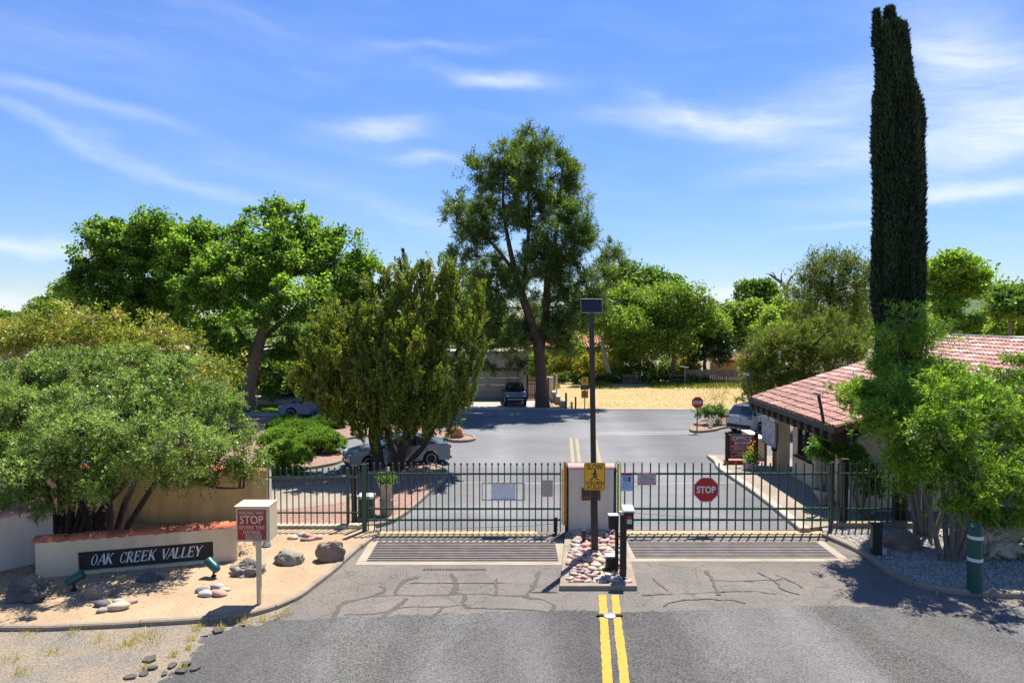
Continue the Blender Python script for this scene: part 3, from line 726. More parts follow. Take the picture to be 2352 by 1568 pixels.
# cattle guards: concrete frame, pit and loose-laid bars
def cattle_guard(label, pit, n):
    x0, x1, y0, y1 = pit
    root = thing('cattle_guard', label, 'cattle guard', ((x0 + x1) / 2, (y0 + y1) / 2, 0), 0, 'cattle guards before the gates')
    cx, cy = (x0 + x1) / 2, (y0 + y1) / 2; w, h = (x1 - x0) / 2, (y1 - y0) / 2
    p = MB()
    p.add([(sx * w, sy * h, z) for z in (0, -1.1) for sx, sy in ((-1, -1), (1, -1), (1, 1), (-1, 1))], [(4, 5, 6, 7), (0, 1, 5, 4), (1, 2, 6, 5), (2, 3, 7, 6), (3, 0, 4, 7)])
    p.build('pit', 'pit', root)
    f = MB(); t = .26
    f.box((0, -h - t / 2, -.02), (2 * w + 2 * t, t, .07)); f.box((0, h + .1, -.02), (2 * w + 2 * t, .2, .07))
    f.box((-w - t / 2, 0, -.0205), (t, 2 * h - .001, .07)); f.box((w + t / 2, 0, -.0205), (t, 2 * h - .001, .07))
    f.build('concrete_frame', 'guard_frame', root, bevel=.012)
    bar = MB().tube([(-w, 0, 0), (w, 0, 0)], .001, 8).mesh('bar', angle=60) if False else MB().box((0, 0, 0), (2 * w, .050, .03)).mesh('bar')
    for i in range(n):
        obj('bar', bar, 'bar_steel', root, (0, -h + (i + .5) * 2 * h / n, -.004 + random.uniform(-.003, .003)))
    beam = MB().box((0, 0, -.13), (.1, 2 * h, .12)).mesh('beam')
    for k in range(5): obj('beam', beam, 'rust', root, (-w + (k + .5) * 2 * w / 5, 0, 0))
cattle_guard('steel bar cattle guard in front of the left gate with the orange edge', PIT_L, 12)
cattle_guard('steel bar cattle guard in front of the right gate with the stop sign', PIT_R, 11)
tr = MB()
tr.box((-1.7, 21.35, .03), (5.6, .14, .05)); tr.box((6.6, 21.35, .03), (6.4, .14, .05))
struct('gate_track', tr.mesh('gate_track'), 'kerb')
cg = MB(); cg.box((-1.9, 21.72, .0), (5.4, .34, .03)); cg.box((6.7, 21.72, .0), (6.6, .34, .03))
struct('gate_threshold', cg.mesh('gate_threshold'), mat('rust_stained_concrete', (.50, .34, .17), .9, c2=(.36, .25, .14), scale=1.5))

# spike strip
sp = thing('tyre_spike_strip', 'rusty steel tyre spike strip set in the asphalt before the left cattle guard', 'spike strip', G(1044, 1308))
MB().box((0, 0, .012), (1.75, .075, .016)).build('base_plate', 'rust', sp)
tooth = MB().add([(-.012, -.03, .02), (.012, -.03, .02), (.012, .035, .02), (-.012, .035, .02), (0, .03, .075)], [(3, 2, 1, 0), (0, 1, 4), (1, 2, 4), (2, 3, 4), (3, 0, 4)]).mesh('tooth')
for k in range(20): obj('tooth', tooth, 'rust', sp, (-.83 + k * .0874, 0, 0))

# inner beds behind the fence
def bed(name, pts, z, m, kerb_name=None, closed=True, w=.16, km='kerb', n=5):
    path = [(p.x, p.y) for p in smooth_path([G2(*p) for p in pts], n)]
    slab(name, path, 0, z, m)
    if kerb_name: kerb(kerb_name, [G2(*p) for p in pts] + ([G2(*pts[0])] if closed else []), w, -.02, z + .06, km, 1.8, 7)
bed('pink_gravel_bed', [(600, 1209), (700, 1214), (800, 1214), (850, 1212), (893, 1203), (930, 1182), (965, 1152), (1000, 1120), (1022, 1100), (1024, 1086), (1006, 1075), (965, 1070), (915, 1072), (872, 1086), (800, 1098), (700, 1108), (600, 1112)], .10, 'pink', 'inner_bed_kerb')
bed('pink_gravel_bed', [(420, 1092), (560, 1088), (640, 1084), (700, 1079), (772, 1066), (792, 1050), (760, 1036), (772, 1018), (830, 1004), (930, 998), (1012, 1010), (1050, 1016), (1084, 1013), (1088, 1006), (1062, 1000), (1000, 990), (900, 975), (700, 965), (540, 968), (400, 985)], .10, 'pink', 'shrub_bed_kerb')
bed('pink_gravel_bed', [(1586, 990), (1600, 994), (1640, 990), (1664, 984), (1750, 976), (1810, 966), (1780, 952), (1690, 958), (1620, 968), (1592, 980)], .10, 'pink', 'corner_bed_kerb')
sheet('concrete_path', [G2(600, 1180), G2(700, 1172), G2(790, 1160), G2(840, 1140), G2(800, 1118), G2(700, 1122), G2(600, 1130)], .106, 'walk')
# walkway before the office
walk = [G2(1648, 1064), G2(1654, 1074), G2(1668, 1086), G2(1735, 1130), G2(1800, 1180), G2(1850, 1222), (11.2, 22.3), (13.4, 24.5), (13.4, 33.2), (9.6, 33.4)]
slab('walkway', walk, 0, .14, 'walk')
kerb('walkway_kerb', [(9.75, 33.2), G2(1648, 1064), G2(1654, 1076), G2(1672, 1090), G2(1735, 1132), G2(1800, 1182), G2(1850, 1223)], .34, -.02, .155, 'concrete', 2.2, 3)
# beyond the cross street
kerb('field_kerb', [(2.6, 50.45), (15, 50.4), (40, 50.3)], .3, -.02, .07, 'concrete', 3.0, 5)
sheet('dry_field', [(3.0, 50.6), (70, 50.6), (70, 75), (4.4, 75), (3.8, 58)], .006, 'field')
sheet('driveway', [(-7.5, 50.3), (2.5, 50.3), (3.0, 52.5), (2.6, 56.6), (-8.5, 56.6)], .012, 'concrete')
sheet('lawn', [(-40, 49.3), (-16.0, 49.3), (-16.2, 52.8), (-40, 52.8)], .012, 'lawn')
sheet('side_pavement', [(-40, 47.0), (-14, 47.0), (-14, 48.8), (-40, 48.8)], .012, 'concrete')
slab('house_terrace', [(-40, 53.4), (-16.5, 53.4), (-16.5, 54.6), (-14.2, 54.6), (-14.2, 60), (-40, 60)], 0, .35, 'concrete')

# grass and weeds
def blades(name, pts, z, hmin, hmax, w, m, seed, lean=.5):
    r2 = np.random.default_rng(seed); n = len(pts)
    b = np.column_stack([pts, np.full(n, z)]); d = unit(r2.normal(size=(n, 3)) * lean * np.array([1, 1, .2]) + np.array([0, 0, 1]))
    o = leaves(name, b.astype(np.float32), d, r2.uniform(hmin, hmax, n), w, m, None, r2.random(n), .35)
    return tag(o, kind='stuff')
r2 = np.random.default_rng(21)
q = np.column_stack([r2.uniform(3.6, 32, 26000), 50.8 + 18 * r2.random(26000) ** 1.1])
blades('dry_grass', q, .0, .03, .13, .03, 'lf_straw', 1, .9)
q = np.column_stack([r2.uniform(4, 26, 6000), 64 + 5.5 * r2.random(6000) ** .6]); q = q[(np.sin(q[:, 0] * .9) + np.sin(q[:, 0] * .37 + 1) > -.5)]
blades('field_weeds', q, .0, .15, .5, .07, 'lf_olive', 2)
q = np.column_stack([r2.uniform(-30, -16.2, 9000), r2.uniform(49.4, 52.7, 9000)])
blades('lawn_grass', q, .01, .04, .10, .03, 'lf_light', 3)
tuft = []
for (px, py, n, s) in [(330, 1462, 90, .2), (300, 1480, 60, .15), (350, 1478, 60, .2), (280, 1488, 60, .25), (455, 1445, 70, .08), (507, 1446, 60, .1), (560, 1430, 60, .12), (600, 1428, 50, .12), (636, 1420, 50, .1), (660, 1412, 40, .1), (440, 1470, 40, .06), (436, 1490, 40, .05), (400, 1508, 40, .05), (30, 1515, 60, .15), (50, 1548, 50, .12), (333, 1537, 40, .06), (420, 1540, 30, .06), (70, 1455, 60, .2), (170, 1455, 60, .2), (230, 1470, 50, .15), (120, 1500, 50, .15), (530, 1428, 50, .1)]:
    c = G(px, py); tuft.append(r2.normal([c.x, c.y], s * .7, (n, 2)))
blades('dry_weeds', np.vstack(tuft), .012, .06, .22, .012, 'lf_weed', 4, .55)
rd = random.Random(5)
chunk_spots = [(330, 1548), (352, 1536), (300, 1556), (378, 1548), (415, 1542), (395, 1530), (428, 1526), (450, 1536), (500, 1448), (345, 1516)]
for i, (px, py) in enumerate(chunk_spots):
    n = rd.randint(5, 7); rr = rd.uniform(.06, .14); pts = []
    for k in range(n): a = 2 * math.pi * k / n; q_ = rr * rd.uniform(.6, 1.15); pts.append((q_ * math.cos(a) * 1.4, q_ * math.sin(a)))
    o = MB().prism(pts, 0, rd.uniform(.03, .06)).build('asphalt_chunk', 'tar', bevel=.006)
    o.location = G(px, py, .012); o.rotation_euler = (rd.uniform(-.06, .06), rd.uniform(-.06, .06), rd.uniform(0, 6))
    tag(o, 'flat broken chunk of dark asphalt lying on the dirt shoulder', 'asphalt chunk', 'broken asphalt on the shoulder')

# joint cover on the yellow lines
jp = thing('lane_marker', 'flat metal road marker with dark ends lying across the double yellow lines', 'road marker', G(1400, 1415))
MB().lathe([(.0, 0), (.16, .016), (.15, .035), (.06, .045), (0, .045)], (0, 0, 0), 16).build('disc', 'alu', jp, angle=40)
for s in (-1, 1): MB().box((s * .22, 0, .035), (.17, .09, .045)).build('end_block', 'wood_dark', jp, bevel=.008)

# ================================================================ TRAFFIC ISLAND WITH COBBLES
isl = bpy.data.objects.new('traffic_island', None); col.objects.link(isl); isl['kind'] = 'structure'
IL, IR, y_f, y_b = (1.21, 1.70), (3.19, 3.53), 17.12, 21.5   # x at front / back
xl = lambda y: IL[0] + (IL[1] - IL[0]) * (y - y_f) / (y_b - y_f)
xr = lambda y: IR[0] + (IR[1] - IR[0]) * (y - y_f) / (y_b - y_f)
def kb(name, quad, z0, z1, m, parent): return MB().prism(quad, z0, z1).build(name, m, parent, bevel=.015)
kw = .22
for k in range(3):
    ya, yb = y_f + kw + .004 + (y_b - y_f - kw) * k / 3, y_f + kw + (y_b - y_f - kw) * (k + 1) / 3 - .006
    kb('kerb_section', [(xl(ya), ya), (xl(ya) + kw, ya), (xl(yb) + kw, yb), (xl(yb), yb)], -.02, .13, 'kerb', isl)
    kb('kerb_section', [(xr(ya) - kw, ya), (xr(ya), ya), (xr(yb), yb), (xr(yb) - kw, yb)], -.02, .13, 'kerb', isl)
kb('kerb_section', [(xl(y_f), y_f), (xr(y_f), y_f), (xr(y_f + kw), y_f + kw), (xl(y_f + kw), y_f + kw)], -.02, .131, 'kerb', isl)
MB().prism([(xl(y_f) + .1, y_f + .1), (xr(y_f) - .1, y_f + .1), (xr(y_b) - .1, y_b), (xl(y_b) + .1, y_b)], 0, .05).build('bed_soil', 'soil', isl)
def stone_mesh(seed, sub=2, amp=.22, sq=(1, .75, .5), name='cobble', freq=1.1):
    bm = bmesh.new(); bmesh.ops.create_icosphere(bm, subdivisions=sub, radius=1)
    o = Vector((seed * 7.3, seed * 3.1, seed * 1.7))
    for v in bm.verts:
        n = v.co.normalized(); k = 1 + amp * noise.noise(n * freq + o)
        v.co = Vector((n.x * sq[0], n.y * sq[1], n.z * sq[2])) * k
    me = bpy.data.meshes.new(name); bm.to_mesh(me); bm.free()
    me.polygons.foreach_set('use_smooth', [True] * len(me.polygons)); return me
cob = [stone_mesh(i, 2 if i < 4 else 1, .38, (1.15, rd.uniform(.66, .9), rd.uniform(.36, .5)), freq=1.3) for i in range(14)]
cobs = {}
placed = []
for tries in range(9000):
    y = rd.uniform(y_f + kw + .02, y_b - .02); x = rd.uniform(xl(y) + kw + .02, xr(y) - kw - .02)
    r_ = rd.choice((rd.uniform(.09, .12), rd.uniform(.11, .16), rd.uniform(.13, .20)))
    if tries > 4000: r_ = rd.uniform(.05, .09)
    if any((x - a) ** 2 + (y - b) ** 2 < (.74 * (r_ + c)) ** 2 for a, b, c in placed): continue
    placed.append((x, y, r_))
    if len(placed) > 285: break
for i, (x, y, r_) in enumerate(placed):
    mk = rd.choices(['ston_pink', 'ston_grey', 'ston_tan', 'ston_dark'], [6, 4, 6, .5])[0]
    me = cob[rd.randrange(len(cob))]
    key = (me.name, mk)
    if key not in cobs: c_ = me.copy(); c_.name = 'cobble'; c_.materials.append(M[mk]); cobs[key] = c_
    s = r_ * rd.uniform(.95, 1.15)
    obj('cobble', cobs[key], None, isl, (x, y, .09 + r_ * .3 + rd.uniform(0, .03)), (rd.uniform(-.35, .35), rd.uniform(-.35, .35), rd.gauss(0, .7)), (s, s, s))

# ================================================================ WALLS AND SIGN WALL
def wall_run(root, name, A, B, z0, z1, t, m):
    A, B = Vector(A), Vector(B); d = (B - A).normalized(); n = Vector((-d.y, d.x)) * t
    return MB().prism([tuple(A), tuple(B), tuple(B + n), tuple(A + n)], z0, z1).build(name, m, root, bevel=.02)
def coping_tile_mesh(L, r0=.17, r1=.13, seg=8, th=.02):
    vs = []; fs = []
    for (x, r) in ((-L / 2, r0), (L / 2, r1)):
        for rr in (r, r - th):
            for k in range(seg + 1):
                a = math.pi * k / seg; vs.append((x, rr * math.cos(a) * 1.35, rr * math.sin(a) * .62))
    n = seg + 1
    for k in range(seg):
        fs += [(k, k + 1, 2 * n + k + 1, 2 * n + k), (n + k, 3 * n + k, 3 * n + k + 1, n + k + 1), (k, n + k, n + k + 1, k + 1), (2 * n + k, 2 * n + k + 1, 3 * n + k + 1, 3 * n + k)]
    fs += [(0, 2 * n, 3 * n, n), (seg, n + seg, 3 * n + seg, 2 * n + seg)]
    me = bpy.data.meshes.new('coping_tile'); me.from_pydata(vs, [], fs); me.update()
    me.polygons.foreach_set('use_smooth', [True] * len(fs)); me.set_sharp_from_angle(angle=R(45)); return me
ct = coping_tile_mesh(.42); ct.materials.append(M['terra'])
ct2 = coping_tile_mesh(.42); ct2.materials.append(M['pink_tile'])
def coping(root, A, B, z, step=.3, me=ct, w=0.0, sc_=1.0, jit=.03):
    A, B = Vector(A), Vector(B); d = (B - A); n = max(1, round(d.length / step)); ang = math.atan2(d.y, d.x); nn = Vector((-d.y, d.x)).normalized() * w
    for k in range(n):
        p = A + d * ((k + .5) / n) + nn
        obj('coping_tile', me, None, root, (p.x, p.y, z + rd.uniform(-.012, .02)), (rd.uniform(-jit, jit), -.05, ang + rd.uniform(-jit, jit)), (sc_, sc_, sc_))
SA, SB = Vector((-12.5, 17.67)), Vector((-7.75, 18.99))
sd_ = (SB - SA).normalized(); sn_ = Vector((-sd_.y, sd_.x)); SL = (SB - SA).length; sang = math.atan2(sd_.y, sd_.x)
sw = thing('entrance_sign_wall', 'low cream stucco wall with terracotta tile top reading OAK CREEK VALLEY', 'sign wall', (SA.x, SA.y, 0), sang)
def on_sign(px, py):
    d = ray(px, py); n = Vector((sn_.x, sn_.y, 0)); t = n.dot(Vector((SA.x, SA.y, 0)) - Vector((0, 0, EYE))) / n.dot(d)
    q = Vector((0, 0, EYE)) + d * t; return (Vector((q.x, q.y)) - SA).dot(sd_), q.z
# body with a real recess for the panel
pa, pb = on_sign(178, 1273), on_sign(490, 1283); pa0 = on_sign(180, 1316); pb1 = on_sign(490, 1238)
u0, u1 = pa[0], pb[0]; w0, w1 = (pa0[1] + pb[1]) / 2, (pa[1] + pb1[1]) / 2
WT, WH = .42, 1.04
mb = MB()
mb.box((u0 / 2, WT / 2, WH / 2 - .02), (u0, WT, WH + .04)); mb.box(((u1 + SL) / 2, WT / 2, WH / 2 - .02), (SL - u1, WT, WH + .04))
mb.box(((u0 + u1) / 2, WT / 2, w0 / 2 - .02), (u1 - u0, WT, w0 + .04)); mb.box(((u0 + u1) / 2, WT / 2, (w1 + WH) / 2), (u1 - u0, WT, WH - w1))
mb.box(((u0 + u1) / 2, .3, (w0 + w1) / 2), (u1 - u0, .24 - .002, w1 - w0))
mb.build('wall', 'cream', sw)
MB().box(((u0 + u1) / 2, .13, (w0 + w1) / 2), (u1 - u0 - .012, .05, w1 - w0 - .012)).build('name_panel', 'panel', sw)
for k in range(17):
    obj('coping_tile', ct, None, sw, (SL * (k + .5) / 17, WT / 2 + .02, WH + .0 + rd.uniform(-.01, .02)), (rd.uniform(-.04, .04), -.07, rd.uniform(-.05, .05)), (1.0, 1.15, 1.15))
# italic serif capitals cut as raised strokes
GL = {
 'O': [('arc', .5, .5, .40, .5, 0, 360)],
 'A': [('s', .02, 0, .50, 1, .07), ('s', .50, 1, .92, 0, .15), ('s', .2, .34, .76, .34, .06), ('h', .02, 0, .22), ('h', .92, 0, .26)],
 'K': [('s', .14, 0, .14, 1, .15), ('s', .16, .42, .82, 1, .07), ('s', .34, .58, .88, 0, .15), ('h', .14, 0, .28), ('h', .14, 1, .28), ('h', .8, 1, .24), ('h', .9, 0, .24)],
 'C': [('arc', .54, .5, .42, .5, 48, 318), ('s', .84, .98, .84, .72, .06), ('s', .86, .22, .82, .06, .06)],
 'R': [('s', .14, 0, .14, 1, .15), ('arc', .40, .745, .32, .255, -90, 90), ('s', .14, 1, .42, 1, .06), ('s', .14, .49, .42, .49, .06), ('s', .42, .48, .84, 0, .15), ('h', .14, 0, .28), ('h', .14, 1, .24), ('h', .9, 0, .2)],
 'E': [('s', .14, 0, .14, 1, .15), ('s', .1, .985, .74, .985, .07), ('s', .1, .52, .6, .52, .06), ('s', .1, .015, .8, .015, .07), ('s', .74, 1, .74, .8, .06), ('s', .6, .64, .6, .4, .05), ('s', .8, 0, .82, .24, .06)],
 'V': [('s', .04, 1, .44, 0, .15), ('s', .44, 0, .86, 1, .07), ('h', .06, 1, .28), ('h', .86, 1, .24)],
 'L': [('s', .14, 0, .14, 1, .15), ('s', .1, .015, .72, .015, .07), ('s', .72, 0, .76, .26, .06), ('h', .14, 1, .3)],
 'Y': [('s', .04, 1, .44, .46, .15), ('s', .44, .46, .84, 1, .07), ('s', .44, 0, .44, .48, .15), ('h', .06, 1, .28), ('h', .84, 1, .24), ('h', .44, 0, .3)],
}
def letter_mb(ch, x, z, w, h, slant=.24, depth=.02):
    mb = MB(); cnt = [0]
    def quad(pts):
        cnt[0] += 1; y = -depth - cnt[0] * .0006
        q = [(x + (a + slant * b) * w if False else x + a * w + slant * b * h, z + b * h) for a, b in pts]
        vs = [(a, y, b) for a, b in q] + [(a, 0, b) for a, b in q]; n = len(q)
        ar = sum(q[i][0] * q[(i + 1) % n][1] - q[(i + 1) % n][0] * q[i][1] for i in range(n))
        f = [tuple(range(n)), tuple(reversed(range(n, 2 * n)))] + [(i, n + i, n + (i + 1) % n, (i + 1) % n) for i in range(n)]
        mb.add(vs, f if ar > 0 else [t[::-1] for t in f])
    for s in GL[ch]:
        if s[0] == 's':
            _, ax, ay, bx, by, t = s; dx, dy = (bx - ax) * w, (by - ay) * h; l = math.hypot(dx, dy); nx, ny = -dy / l * t * h / 2 / w, dx / l * t * h / 2 / h
            quad([(ax + nx, ay + ny), (ax - nx, ay - ny), (bx - nx, by - ny), (bx + nx, by + ny)])
        elif s[0] == 'h':
            _, cx, cy, hw = s; yy = cy + (.02 if cy < .5 else -.02)
            quad([(cx - hw / 2, yy - .025), (cx + hw / 2, yy - .025), (cx + hw / 2, yy + .025), (cx - hw / 2, yy + .025)])
        else:
            _, cx, cy, rx, ry, a0, a1 = s; n = 22
            for k in range(n):
                p = [R(a0 + (a1 - a0) * (k + e) / n) for e in (-.03, 1.03)]
                def pt(a, o): tk = .055 + .11 * abs(math.cos(a)) ; return (cx + (rx - (tk if o else 0)) * math.cos(a), cy + (ry - (tk * .62 if o else 0)) * math.sin(a))
                quad([pt(p[0], 0), pt(p[1], 0), pt(p[1], 1), pt(p[0], 1)])
    return mb
ADV = {'O': .98, 'A': .92, 'K': .98, 'C': .96, 'R': .95, 'E': .93, 'V': .82, 'L': .86, 'Y': .9, ' ': .72}
txt = 'OAK CREEK VALLEY'
la, lb = on_sign(203, 1297), on_sign(466, 1252)
LH = .285; tot = sum(ADV[c] for c in txt); lw = (lb[0] - la[0] - .07) / tot
x = la[0]; zc = (w0 + w1) / 2 - LH / 2
for c in txt:
    if c != ' ': letter_mb(c, x, zc, lw * .92, LH).build('letter', 'ivory', sw).location = (0, .104, 0)
    x += ADV[c] * lw

pw = thing('garden_wall', 'tall buff stucco wall with orange tile top behind the large left bush', 'wall', (-8.1, 22.3, 0))
for ch in [wall_run(pw, 'wall', (0, 0), (-3.0, .12), 0, 1.88, -.32, 'buff'), wall_run(pw, 'wall', (-3.004, .12), (-8.5, .75), 0, 1.88, -.32, 'buff')]: pass
coping(pw, (0, .16), (-3.0, .28), 1.86, .3, ct, 0); coping(pw, (-3.0, .28), (-8.5, .91), 1.86, .3, ct, 0)
MB().box((.03, .16, .95), (.06, .36, 1.9)).build('end_cap', 'wht_stucco', pw, bevel=.01)
pw2 = thing('side_wall', 'pale stucco wall with pink clay top at the far left edge', 'wall', (-12.98, 19.1, 0))
wall_run(pw2, 'wall', (0, 0), (-3.4, -3.7), 0, 1.56, -.45, 'wht_stucco')
dd = Vector((-3.4, -3.7)).normalized(); nn = Vector((-dd.y, dd.x)) * -.225
coping(pw2, Vector((-.5, -.55)) + nn, Vector((-3.4, -3.7)) + nn, 1.55, .3, ct2, 0, 1.25, .01)

# ================================================================ GATES AND FENCES
BASE_GATE = 21.7
def picket_meshes(z0, z1, finial, w=.034):
    a = MB().box((0, 0, (z0 + z1) / 2), (w, w, z1 - z0)).mesh('picket')
    b = None
    if finial:
        b = MB().lathe([(.012, 0), (.030, .02), (.036, .045), (.024, .075), (0, .10)], (0, 0, 0), 8).mesh('finial', smooth=True)
    return a, b
def gate_like(root, x0, x1, step, z0, z1, rails, m, finial=False, skip=(), railw=.055, w=.034, y=0.0):
    pm, fm = picket_meshes(z0, z1, finial, w)
    n = round((x1 - x0) / step)
    for i in range(n + 1):
        xx = x0 + (x1 - x0) * i / n
        p = obj('picket', pm, m, root, (xx, y, 0))
        if fm: obj('finial', fm, m, p, (0, 0, z1))
    for z in rails:
        MB().box(((x0 + x1) / 2, y - .001, z), (x1 - x0 + .05, railw, railw)).build('rail', m, root)
lg = thing('sliding_gate', 'green picket sliding gate with ball finials and an orange edge on its right end', 'gate', (0, BASE_GATE, 0))
gate_like(lg, -4.62, 1.55, .197, .05, 2.20, (1.93, .80, .44), 'green_metal', True)
MB().box((1.70, -.03, 1.26), (.10, .07, 1.96)).build('edge_channel', 'orange_ch', lg, bevel=.008)
MB().tube([(1.61, -.03, .3), (1.61, -.03, 2.1)], .018, 6).build('edge_strip', 'orange_ch', lg)
MB().lathe([(.02, 0), (.05, .03), (.045, .08), (0, .12)], (1.70, -.03, 2.24), 8).build('edge_cap', 'orange_ch', lg)
def wheel(root, x, y, z, r):
    a = MB(); a.tube([(x - .035, y, z), (x + .035, y, z)], r, 16); wo = a.build('wheel', 'rub', root, angle=40)
    b = MB(); b.box((x, y, z + r + .1), (.11, .06, .3)); b.box((x, y, z), (.12, .05, .05)); b.build('wheel_bracket', 'black', root)
wheel(lg, 1.40, -.12, .16, .14)
MB().box((-.28, -.03, 1.37), (.78, .012, .52)).build('sign_back', 'sign_white', lg)
for z in (1.64, 1.10): MB().box((-.28, -.045, z), (1.38, .025, .035)).build('mounting_bar', 'steel', lg)
for s in (-1, 1): MB().box((-.28 + s * .675, -.045, 1.37), (.03, .022, .50)).build('mounting_bar', 'steel', lg)
MB().box((1.14, -.03, 1.47), (.33, .012, .54)).build('lock_plate', mat('tan_plate', (.50, .41, .30), .6), lg, bevel=.004)
MB().tube([(-3.9, -.05, .16), (-1.5, -.05, .19), (.6, -.05, .26), (1.35, -.05, .33)], .008, 5).build('chain', 'steel', lg)
rg = thing('sliding_gate', 'plain topped dark green picket sliding gate carrying the red stop sign', 'gate', (0, BASE_GATE + .02, 0))
gate_like(rg, 3.62, 10.2, .270, .10, 2.28, (1.93, .80, .44), 'green_metal', False, railw=.06, w=.038)
MB().box((3.40, -.03, 1.32), (.06, .07, 1.90)).build('edge_channel', 'lime_ch', rg, bevel=.008)
MB().tube([(3.48, -.03, .5), (3.48, -.03, 2.2), (3.44, -.03, 2.32)], .016, 6).build('edge_strip', 'lime_ch', rg)
MB().tube([(3.36, -.02, 2.0), (3.30, -.02, 2.2), (3.40, -.02, 2.34)], .01, 5).build('sensor_cable', 'black', rg)
MB().tube([(3.62, -.05, .62), (3.9, -.05, .75)], .012, 5).build('brace', 'green_metal', rg)
MB().tube([(3.7, -.05, .68), (6.2, -.05, .50), (10.1, -.05, .40)], .007, 5).build('chain', 'steel', rg)
wheel(rg, 3.58, -.12, .17, .15)
lf = thing('picket_fence', 'fixed green picket fence on a cream kerb beside the buff wall', 'fence', (0, 22.02, 0))
gate_like(lf, -7.92, -4.98, .197, .19, 1.98, (1.74, .58), 'green_metal', True, railw=.045, w=.03)
MB().box((-6.72, 0, .08), (2.72, .24, .22)).build('base_wall', 'cream', lf, bevel=.01)
MB().box((-5.05, -.02, .09), (.56, .28, .24)).build('base_wall', 'cream', lf, bevel=.01)
for x_, h_ in ((-5.34, 2.05), (-4.84, 2.12)):
    MB().box((x_, -.02, h_ / 2), (.09, .09, h_)).build('post', 'green_metal', lf, bevel=.006)
gp = thing('gate_post', 'dark green square gate post at the left end of the sliding gate', 'post', (-4.72, 21.62, 0))
MB().box((0, 0, 1.12), (.13, .13, 2.24)).build('shaft', 'green_metal', gp, bevel=.006); MB().box((0, 0, 2.255), (.15, .15, .025)).build('cap', 'green_metal', gp)
for (x_, lab) in ((1.83, 'dark green roller post on the left side of the white gate pillar'), (3.235, 'dark green roller post on the right side of the white gate pillar')):
    t = thing('roller_post', lab, 'post', (x_ + (-.065 if x_ < 2 else .065), BASE_GATE + .1, 0))
    MB().box((0, 0, 1.06), (.11, .14, 2.12)).build('shaft', 'green_metal', t, bevel=.006)
    for z in (.7, 1.9): MB().box((0, -.09, z), (.06, .05, .09)).build('roller', 'black', t)
rf = thing('picket_fence', 'fixed green picket fence on a concrete kerb beneath the right tree', 'fence', (0, 22.05, 0))
gate_like(rf, 10.62, 13.3, .207, .26, 2.20, (1.86, .70), 'green_metal', False, railw=.045, w=.036)
MB().box((11.95, 0, .14), (3.1, .24, .25)).build('base_wall', 'kerb', rf, bevel=.012)
MB().box((10.42, -.02, 1.12), (.10, .10, 2.24)).build('post', 'green_metal', rf, bevel=.006)
tp = thing('track_post', 'black steel guide post behind the right gate end', 'post', (11.1, 22.6, 0))
MB().box((0, 0, 1.1), (.2, .14, 2.2)).build('shaft', 'black', tp); MB().box((0, -.02, 2.215), (.24, .18, .03)).build('cap', 'black', tp)
tp = thing('track_post', 'thick black steel guide post behind the left picket fence', 'post', (-5.25, 22.5, 0))
MB().box((0, 0, 1.0), (.16, .14, 2.0)).build('shaft', 'black', tp); MB().box((0, -.02, 2.015), (.2, .18, .03)).build('cap', 'black', tp)
op = thing('gate_operator', 'green gate operator box with a white lid behind the left fence', 'gate opener', (-4.95, 23.0, .1))
MB().box((0, 0, .36), (.5, .42, .72)).build('housing', 'green_metal', op, bevel=.02); MB().box((0, 0, .77), (.56, .48, .10)).build('lid', 'sign_white', op, bevel=.03)
MB().box((0, 0, .03), (.6, .5, .08)).build('base_pad', 'concrete', op)
pl = thing('garden_planter', 'two tiered stone planter with a green plant behind the left gate', 'planter', (-4.35, 23.4, .1))
MB().lathe([(.16, 0), (.2, .02), (.21, .45), (.24, .5), (.24, .54)], (0, 0, 0), 14).build('pedestal', 'pot', pl, angle=40)
MB().lathe([(.19, .54), (.20, .58), (.24, 1.02), (.27, 1.08), (.27, 1.12), (.22, 1.12), (.2, 1.04)], (0, 0, 0), 14).build('pot', mat('tan_clay_pot', (.56, .42, .28), .85, c2=(.44, .32, .21)), pl, angle=40)
n = 700; b = rng.normal(size=(n, 3)) * np.array([.14, .14, .09]) + np.array([0, 0, 1.24]); leaves('plant', b.astype(np.float32), unit(rng.normal(size=(n, 3)) + np.array([0, 0, .8])), .09, .05, 'lf_mid', pl, rng.random(n))['kind'] = 'stuff'

pil = thing('gate_pillar', 'white stucco pillar with a pink tile cap standing between the two gates', 'pillar', (2.52, 21.5, 0))
MB().box((0, .22, 1.06), (1.42, .44, 2.12)).build('shaft', 'wht_stucco', pil, bevel=.015)
cap = coping_tile_mesh(.74, .19, .185, 10); cap.materials.append(M['pink_tile'])
for s in (-1, 1): obj('coping_tile', cap, None, pil, (s * .365, .22, 2.115), None, (1, .92, 1.25))
plq = thing('wall_plaque', 'small bronze plaque with letters on the pillar behind the pole', 'plaque', (2.51, 21.49, 1.33))
MB().box((0, -.012, 0), (.60, .02, .40)).build('border', 'brass', plq); MB().box((0, -.026, 0), (.56, .012, .36)).build('plate', 'plaque', plq)
text('PRIVATE', .46, .085, 'brass', plq, (0, -.033, -.10), extr=.002)
MB().lathe([(0, 0), (.05, .0), (.06, .02), (.02, .06), (.05, .1), (.0, .14)], (0, -.036, 0), 10).build('emblem', 'brass', plq, smooth=True)

